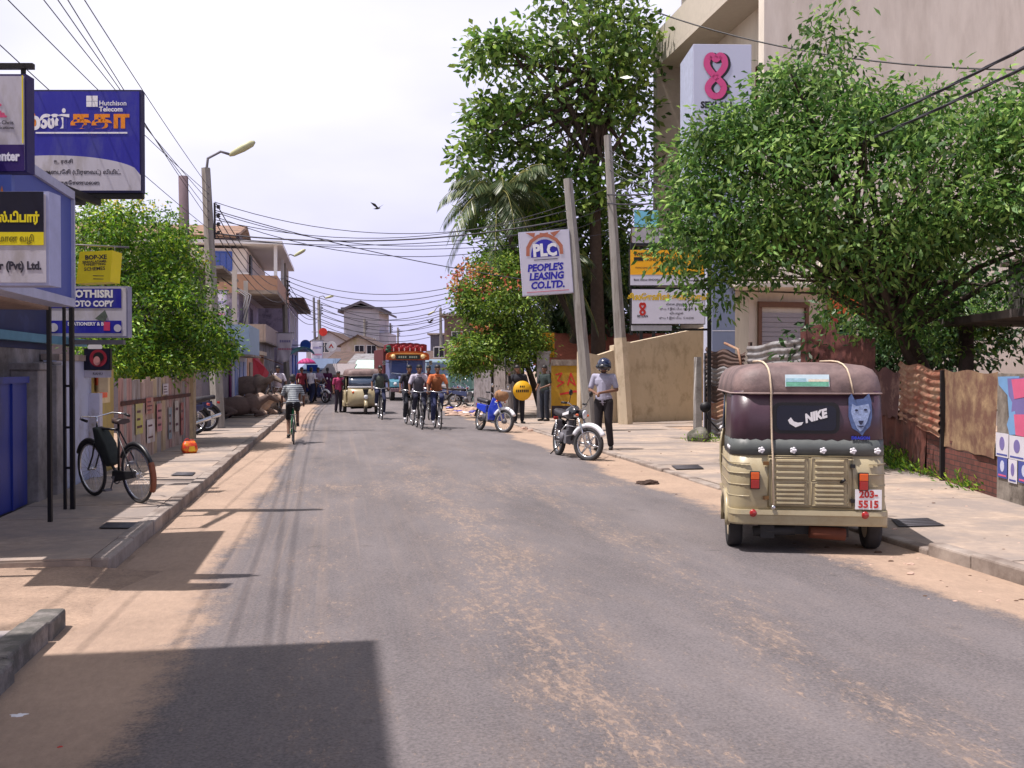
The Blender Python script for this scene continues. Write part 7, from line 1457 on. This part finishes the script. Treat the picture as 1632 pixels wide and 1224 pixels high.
hh = tp.z; MB().box(-.04, .04, -.04, .04, 0, hh).build('post', m_black, t); MB().box(-1.80, -1.74, -.04, .04, 2.4, hh).build('post', m_black, t); mb = MB(); mb.box(-1.80, .04, .043, .09, hh - .06, hh); mb.box(-1.80, .04, .043, .09, 3.43, 3.48); mb.box(-1.8, .04, .043, .09, 2.5, 2.55); mb.build('rail', m_black, t)

# ---- banners, discs, far left signs
m_cloth = M('white_banner_cloth', (.62, .58, .68), .85, .06, 4, .2)
def banner(label, px0, px1, py0, py1, d, curl=.08, marks=True):
    a = P(px0, py1, d); b = P(px1, py1, d); tp = P(px0, py0, d); w = (b - a).length; h = tp.z - a.z; t = thing('banner', label, 'banner', a, -YAW, 'white banners hanging from the poles')
    mb = MB(); nu, nv = 10, 12; vs = [(u / nu * w * (1 - curl * (1 - v / nv)), .05 * math.sin(u * .9 + v * .5) * (1 - v / nv), v / nv * h + .12 * curl * (1 - v / nv) * math.sin(u)) for u in range(nu + 1) for v in range(nv + 1)]
    mb.add(vs, [(i * (nv + 1) + j, (i + 1) * (nv + 1) + j, (i + 1) * (nv + 1) + j + 1, i * (nv + 1) + j + 1) for i in range(nu) for j in range(nv)], 0, True); o = mb.build('cloth', m_cloth, t); so = o.modifiers.new('t', 'SOLIDIFY'); so.thickness = .004
    if marks:
        mb = MB(); [mb.box(w * (.2 + .11 * q), w * (.27 + .11 * q), -.064, -.061, h * .68, h * .76) for q in range(6)]; mb.build('lettering', M('mauve_ink', '#7c76a8', .6), t); mb = MB(); [mb.box(w * (.12 + .1 * q), w * (.19 + .1 * q), -.064, -.061, h * .42, h * .48) for q in range(8)]; mb.build('lettering', M('rose_ink', '#c2708c', .6), t)
    MB().tube((-.05, 0, h + .02), (w + .05, 0, h + .02), .02).build('rod', m_steel, t); return t
banner('white vertical banner on the nearest lamp pole just above the left tree', 335, 362, 464, 530, 27.9); banner('white wind-curled banner on the second lamp pole', 441, 468, 531, 577, 52, .25); banner('tall white banner on the third lamp pole by the red disc', 496, 515, 543, 583, 78, .05)
def disc(label, px_, py_, d, r, mat, inner=None):
    c = P(px_, py_, d); t = thing('disc_sign', label, 'sign', c, -YAW); o = MB().prism(ell(0, 0, r, r, 32), 'y', -.04, .04).build('disc', mat, t)
    MB().tube((-.0, .06, 0), (-.9, .06, 0), .03).build('arm', m_steel, t)
    if inner: poly(t, [(-r * .5, -r * .3), (0, r * .55), (r * .5, -r * .3), (r * .25, -r * .3), (0, r * .15), (-r * .25, -r * .3)], -.042, inner, 'red_mark')
disc('bright red round disc sign on the third lamp pole', 515, 529, 78, .32, M('disc_red', '#d63a2c', .4)); disc('white round sign with red mark below and right of the red disc', 528, 552, 74, .38, m_white, m_red); disc('blue round sign above the teal awning on the far left', 487, 550, 64, .34, M('disc_blue', '#1e50a8', .4))
t = thing('awning', 'domed pale teal awning over the far left shop', 'awning', P(466, 566, 62), -YAW); mb = MB(); mb.rings([[(.75 * s, 0, .55), (.75 + .7 * s * math.cos(PI), -.2, .0)] if False else [(.75 - .75 * math.cos(PI * i / 10) * s, -.6 + .6 * (1 - s), .52 * math.sin(PI * i / 10) * s + (1 - s) * .5) for i in range(11)] for s in (1.0, .8, .5, .1)], closed=False, cap=(False, False)); o = mb.build('canopy', M('teal_awning', '#5f9fa8', .6, .1), t); so = o.modifiers.new('t', 'SOLIDIFY'); so.thickness = .02
# yellow hanging boards by the flowering tree
t, w, h = board('sign_board', 'yellow board with orange print hanging in the shade of the flowering tree', 860, 884, 530, 570, 34.5, m_samb, frame=m_brown, th=.06, fw=.01); text(t, 'SALE', w / 2, FY, h * .65, .16, m_red); text(t, '2000', w / 2, FY, h * .3, .14, m_red); MB().tube((w * .5, .03, -1.2), (w * .5, .03, 0), .03).build('post', m_steel, t)
t, w, h = board('hoarding', 'big brown and white hoarding behind the palms at the top of the shade', 1006, 1060, 362, 392, 33, M('hoarding_grey', '#9a98a2', .6), frame=m_brown, th=.1); rect(t, .1, w * .8, h * 1.02, h * 1.9, .02, M('pale_cyan_board', '#6fb4d2', .5), 'cyan_panel'); MB().box(.3, .4, .11, .2, -6.2, 0).build('post', m_black, t); MB().box(w - .4, w - .3, .11, .2, -6.2, 0).build('post', m_black, t)

# ---- wires
def cable(a, b, sag, r, mat=m_black, nm='power_cable', label=None, group=None, n=18):
    a, b = Vector(a), Vector(b); pts = [a.lerp(b, i / n) - Vector((0, 0, 4 * sag * (i / n) * (1 - i / n))) for i in range(n + 1)]
    mb = MB(); mb.path(pts, r, 5); o = mb.build(nm, mat); return tag(o, label, 'cable', group)
m_wire = M('wire_grey', '#33313a', .6)
ORD = ['highest', 'second highest', 'third from the top', 'fourth from the top', 'fifth from the top', 'sixth from the top', 'lowest']
d1 = b1.y * math.cos(YAW) + b1.x * math.sin(YAW)
gA = 'cables overhead on the left'
ends = [(0, 22), (55, -10), (92, -10), (118, -10), (142, -10), (-60, 60)]
ys_ = [310, 322, 338, 352, 300, 366]
for i, (ex, ey) in enumerate(ends):
    pa_ = P(334, ys_[i], d1); pb_ = P(ex - 100, ey - 160, 9.5); cable(pa_, pa_ + (pb_ - pa_) * 1.45, .16, .007, m_wire, label='thin cable from the nearest lamp pole to the upper left, ' + ORD[i], group=gA)
gB = 'cables crossing the street'
rt = [(905, 335, 25.8), (968, 330, d4), (968, 345, d4), (968, 300, d4), (905, 350, 25.8), (968, 372, d4), (905, 362, 25.8)]
for i, (py_, sg) in enumerate(((322, .7), (338, 1.0), (345, 1.1), (350, .9), (372, .35), (376, .4), (380, .3))):
    x_, y_, dd = rt[i]; cable(P(342, py_, d1), P(x_, y_, dd), sg, .010 if i not in (4,) else .02, m_wire, label='dark cable crossing the street from the nearest lamp pole, ' + ORD[i], group=gB)
cable(P(342, 335, d1), P(905, 455, 25.8), .2, .012, m_wire, label='single cable slanting down across the street to the foot of the leasing sign', group=None)
gC = 'cables between the second lamp pole and the far right'
for i in range(7): cable(P(456, 440 + 7 * i, 54.5), P(760, 448 + 6 * i, 47), .8 + .12 * i, .018, m_wire, label='thin cable crossing the far street from the second lamp pole, ' + ORD[i], group=gC)
gD = 'cables between the left lamp poles'
for i in range(4): cable(P(345, 325 + 16 * i, d1), P(456, 442 + 12 * i, 54.5), .7, .014, m_wire, label='cable hanging between the nearest and second lamp poles, ' + ORD[i], group=gD)
for i in range(4): cable(P(456, 445 + 12 * i, 54.5), P(511, 490 + 6 * i, 80), .8, .02, m_wire, label='cable hanging between the second and third lamp poles, ' + ORD[i], group='cables between the farther left poles')
for i in range(5): cable(P(512, 482 + 9 * i, 80), P(702, 500 + 8 * i, 92), 1.0, .025, m_wire, label='faint cable crossing above the lorry from the third lamp pole, ' + ORD[i], group='cables above the lorry')
cable(P(1048, 20, 26), P(1800, 108, 18), .5, .018, m_black, label='long black cable sweeping across the bank wall at the upper right')
for i in range(3): cable(P(968, 236 + 16 * i, d4), P(1330 , 236 + 10 * i, 22), .9, .014, m_wire, label='thin cable from the straight pole into the spreading tree, ' + ORD[i], group='cables into the spreading tree')
for i in range(2):
    mbp = MB(); a = P(968, 310 + 14 * i, d4); b = P(1760, 8 + 34 * i, 10.5)
    for s in range(3):
        pts = []
        for q in range(41):
            u = q / 40; c = a.lerp(b, u) - Vector((0, 0, 2.4 * u * (1 - u))); an = u * 60 + s * 2 * PI / 3; pts.append(c + Vector((math.cos(an) * .015, 0, math.sin(an) * .015)))
        mbp.path(pts, .011, 5)
    tag(mbp.build('power_cable', m_wire), ['upper', 'lower'][i] + ' thick twisted black cable passing over the spreading tree to the upper right corner', 'cable')
eb_ = P(1760, 25, 10.5); pole('power_pole', 'concrete pole on the near right pavement holding the thick twisted cables', (eb_.x, eb_.y, .03), (eb_.x, eb_.y, eb_.z + .9), .17, .12)
for i in range(6): cable(P(968, 300 + 9 * i, d4), P(1110 - 8 * i, 215 + 38 * i, 36), .15, .012, m_wire, label='short cable fanning from the straight pole to the bank building, ' + ORD[i], group='cables fanning to the bank building')

# ---- birds
def bird(label, c, s, rz, rx=0):
    t = thing('crow', label, 'bird', c, rz); t.scale = (s,) * 3; mb = MB(); mb.path([(0, -.22, 0), (0, -.16, .0), (0, -.02, 0), (0, .14, 0), (0, .3, 0)], [.004, .03, .06, .045, .012], 8); mb.add([(-.0, .12, 0), (.08, .34, 0), (-.08, .34, 0), (0, .12, -.012)], [(0, 1, 2), (3, 2, 1), (0, 3, 1), (0, 2, 3)]); mb.build('body', m_black, t)
    for k in (-1, 1):
        w = MB(); w.add([(0, -.06, .02), (k * .28, -.12, .2), (k * .5, .05, .28), (k * .25, .10, .14), (0, .08, .02), (k * .02, .0, .0)], [(0, 1, 3, 4), (1, 2, 3), (0, 5, 1), (5, 4, 3), (5, 3, 1)]); w.build('wing', m_black, t)
bird('black crow in flight in the open sky above the street', P(602, 332, 34), .62, R(40)); bird('crow gliding by the far right lamp pole', P(685, 514, 70), .9, R(-60))

# ---- things lying about
def plate(label, pts4, mat=m_dark):
    a = [G(x, y, z) for x, y, z in pts4]; c = sum(a, Vector()) / 4; t = thing('drain_cover', label, 'drain cover', c, 0, 'drain covers in the pavements'); mb = MB(); q = [v - c for v in a]
    mb.add([(v.x, v.y, .002) for v in q] + [(v.x, v.y, .006) for v in q], [(3, 2, 1, 0), (4, 5, 6, 7), (0, 1, 5, 4), (1, 2, 6, 5), (2, 3, 7, 6), (3, 0, 4, 7)]); mb.build('plate', mat, t)
    mb = MB()
    for i in range(5):
        u = (i + .5) / 5; p, r = q[0].lerp(q[3], u), q[1].lerp(q[2], u); mb.path([(p.x, p.y, .006), (r.x, r.y, .006)], .004, 4)
    mb.build('rib', m_steel, t)
plate('dark iron drain cover in the left pavement near the billboard legs', [(158, 842, .13), (214, 842, .13), (222, 833, .13), (170, 833, .13)]); plate('dark drain cover in the left pavement beyond the parked bicycle', [(272, 758, .13), (306, 758, .13), (312, 753, .13), (282, 753, .13)])
plate('dark drain cover in the right pavement beside the auto rickshaw', [(1432, 840, .045), (1506, 838, .045), (1478, 826, .045), (1420, 828, .045)]); plate('dark drain cover in the sandy pavement between motorcycle and auto rickshaw', [(1078, 748, .045), (1122, 747, .045), (1112, 741, .045), (1070, 742, .045)])
t = thing('carry_bag', 'red and yellow plastic bag slumped on the pavement at the end of the board fence', 'bag', G(302, 722, .12), R(20)); t.scale = (.8, .8, .8); mb = MB(); mb.rings([rrect(.14, -.1, .1, .05, 0, 4), rrect(.17, -.13, .13, .05, .08, 4), rrect(.15, -.10, .11, .05, .2, 4), rrect(.11, -.06, .05, .03, .27, 4)]); bg = mb.build('body', M('bag_red', '#c4301c', .4, .3, 12, .4, dirt='#e0a020', dirt_amt=.5, dscale=9), t); mb = MB(); mb.torus((-.05, 0, .26), .06, .008, 'y', 12, 5, a0=0, a1=PI); mb.torus((.06, 0, .25), .05, .008, 'y', 12, 5, a0=0, a1=PI); mb.build('handle', m_red, t)
MB().prism([(-.05, .04), (.1, .05), (.08, .16), (-.03, .15)], 'y', -.128, -.136).build('yellow_patch', M('bag_yellow', '#e0b41c', .4), t)
def lump(name, label, cat, c, sz, mat, group=None, seed=1, flat_=.4):
    q = random.Random(seed); bm = bmesh.new(); bmesh.ops.create_icosphere(bm, subdivisions=3, radius=1)
    for v in bm.verts: n = 1 + .25 * math.sin(v.co.x * 3 + seed) * math.cos(v.co.y * 4 + seed) + q.uniform(-.12, .12); v.co *= n; v.co = Vector((v.co.x * sz, v.co.y * sz * .7, max(-.1, v.co.z) * sz * flat_))
    me = bpy.data.meshes.new(name); bm.to_mesh(me); bm.free(); me.materials.append(mat); o = bpy.data.objects.new(name, me); COL.objects.link(o); o.location = c; return tag(o, label, cat, group)
lump('rag', 'crumpled dark brown rag lying on the sand left of the auto rickshaw', 'rag', G(1034, 772), .17, M('rag_brown', '#3a2a22', .95, .4, 14, .6), seed=4, flat_=.35)
lump('paper_scrap', 'small torn white paper scrap on the sand at the bottom left', 'litter', G(30, 1141), .045, m_white, seed=8, flat_=.15); lump('bottle_cap', 'tiny red cap lying on the sand near the bottom left corner', 'litter', G(95, 1192), .013, m_red, seed=9, flat_=.6)
m_rub = M('rubble', '#b59a8a', .95, .3, 12, .6)
def scatter(name, label, cat, items, mats):
    mb = MB()
    for i, (c, sz, mi) in enumerate(items):
        q = random.Random(i); n = 7; rr = []
        for zf, rf in ((0, .9), (.35, 1.0), (.7, .6)): rr.append([(c[0] + sz * rf * (1 + q.uniform(-.25, .25)) * math.cos(2 * PI * k / n), c[1] + sz * .7 * rf * (1 + q.uniform(-.25, .25)) * math.sin(2 * PI * k / n), c[2] - .004 + sz * zf * .75) for k in range(n)])
        mb.rings(rr, mi, smooth=False)
    o = mb.build(name, mats); o['kind'] = 'stuff'; return tag(o, label, cat)
scatter('rubble', 'heap of pale broken stones and scraps beside the parked mopeds', 'rubble', [(tuple(G(random.uniform(712, 778), random.uniform(650, 663))), random.uniform(.05, .2), 0 if random.random() < .75 else (1 if random.random() < .6 else 2)) for i in range(90)], [m_rub, m_white, m_sblue])
cr_i = []
for i in range(420):
    x_ = random.uniform(10, 420); y_ = random.uniform(700, 1215); g0 = G(x_, y_)
    if -1.5 < g0.x < -.5 or (g0.y < 8.2 and g0.y > 6.6 and g0.x < -.5): cr_i.append((tuple(g0), random.uniform(.004, .014), random.randrange(2)))
for i in range(420):
    g0 = G(random.uniform(760, 1632), random.uniform(680, 960))
    if 4.0 < g0.x < 8.6: z_ = .10 if (g0.y < 7.9 and g0.x > 5.1) else (.035 if g0.x > 5.1 else .004); cr_i.append(((g0.x, g0.y, z_), random.uniform(.004, .02) * (1 if random.random() < .9 else 2), random.randrange(2)))
scatter('gravel', 'scattered crumbs of dirt and grit on the sandy road edges', 'grit', cr_i, [M('crumb', '#5a4436', .95), m_rub])
for i, (x_, y_, s_) in enumerate(((835, 684, .10), (845, 687, .08))): lump('stone', ['large brown stone at the feet of the man with the yellow sign', 'smaller brown stone right of the large one by the yellow-sign man'][i], 'stone', G(x_, y_, .03), s_, m_rub, None, i + 40, .7)
t = thing('gas_bottle', 'squat brown clay pot standing by the wall behind the scooters', 'pot', G(348, 676, .12) + Vector((-.35, -1.2, 0))); t.name = 'clay_pot'; MB().lathe([(.1, 0), (.2, .12), (.22, .25), (.14, .38), (.16, .42)], (0, 0, 0), 'z', 18).build('body', M('clay', '#6d4636', .8, .2), t)
flush_text()
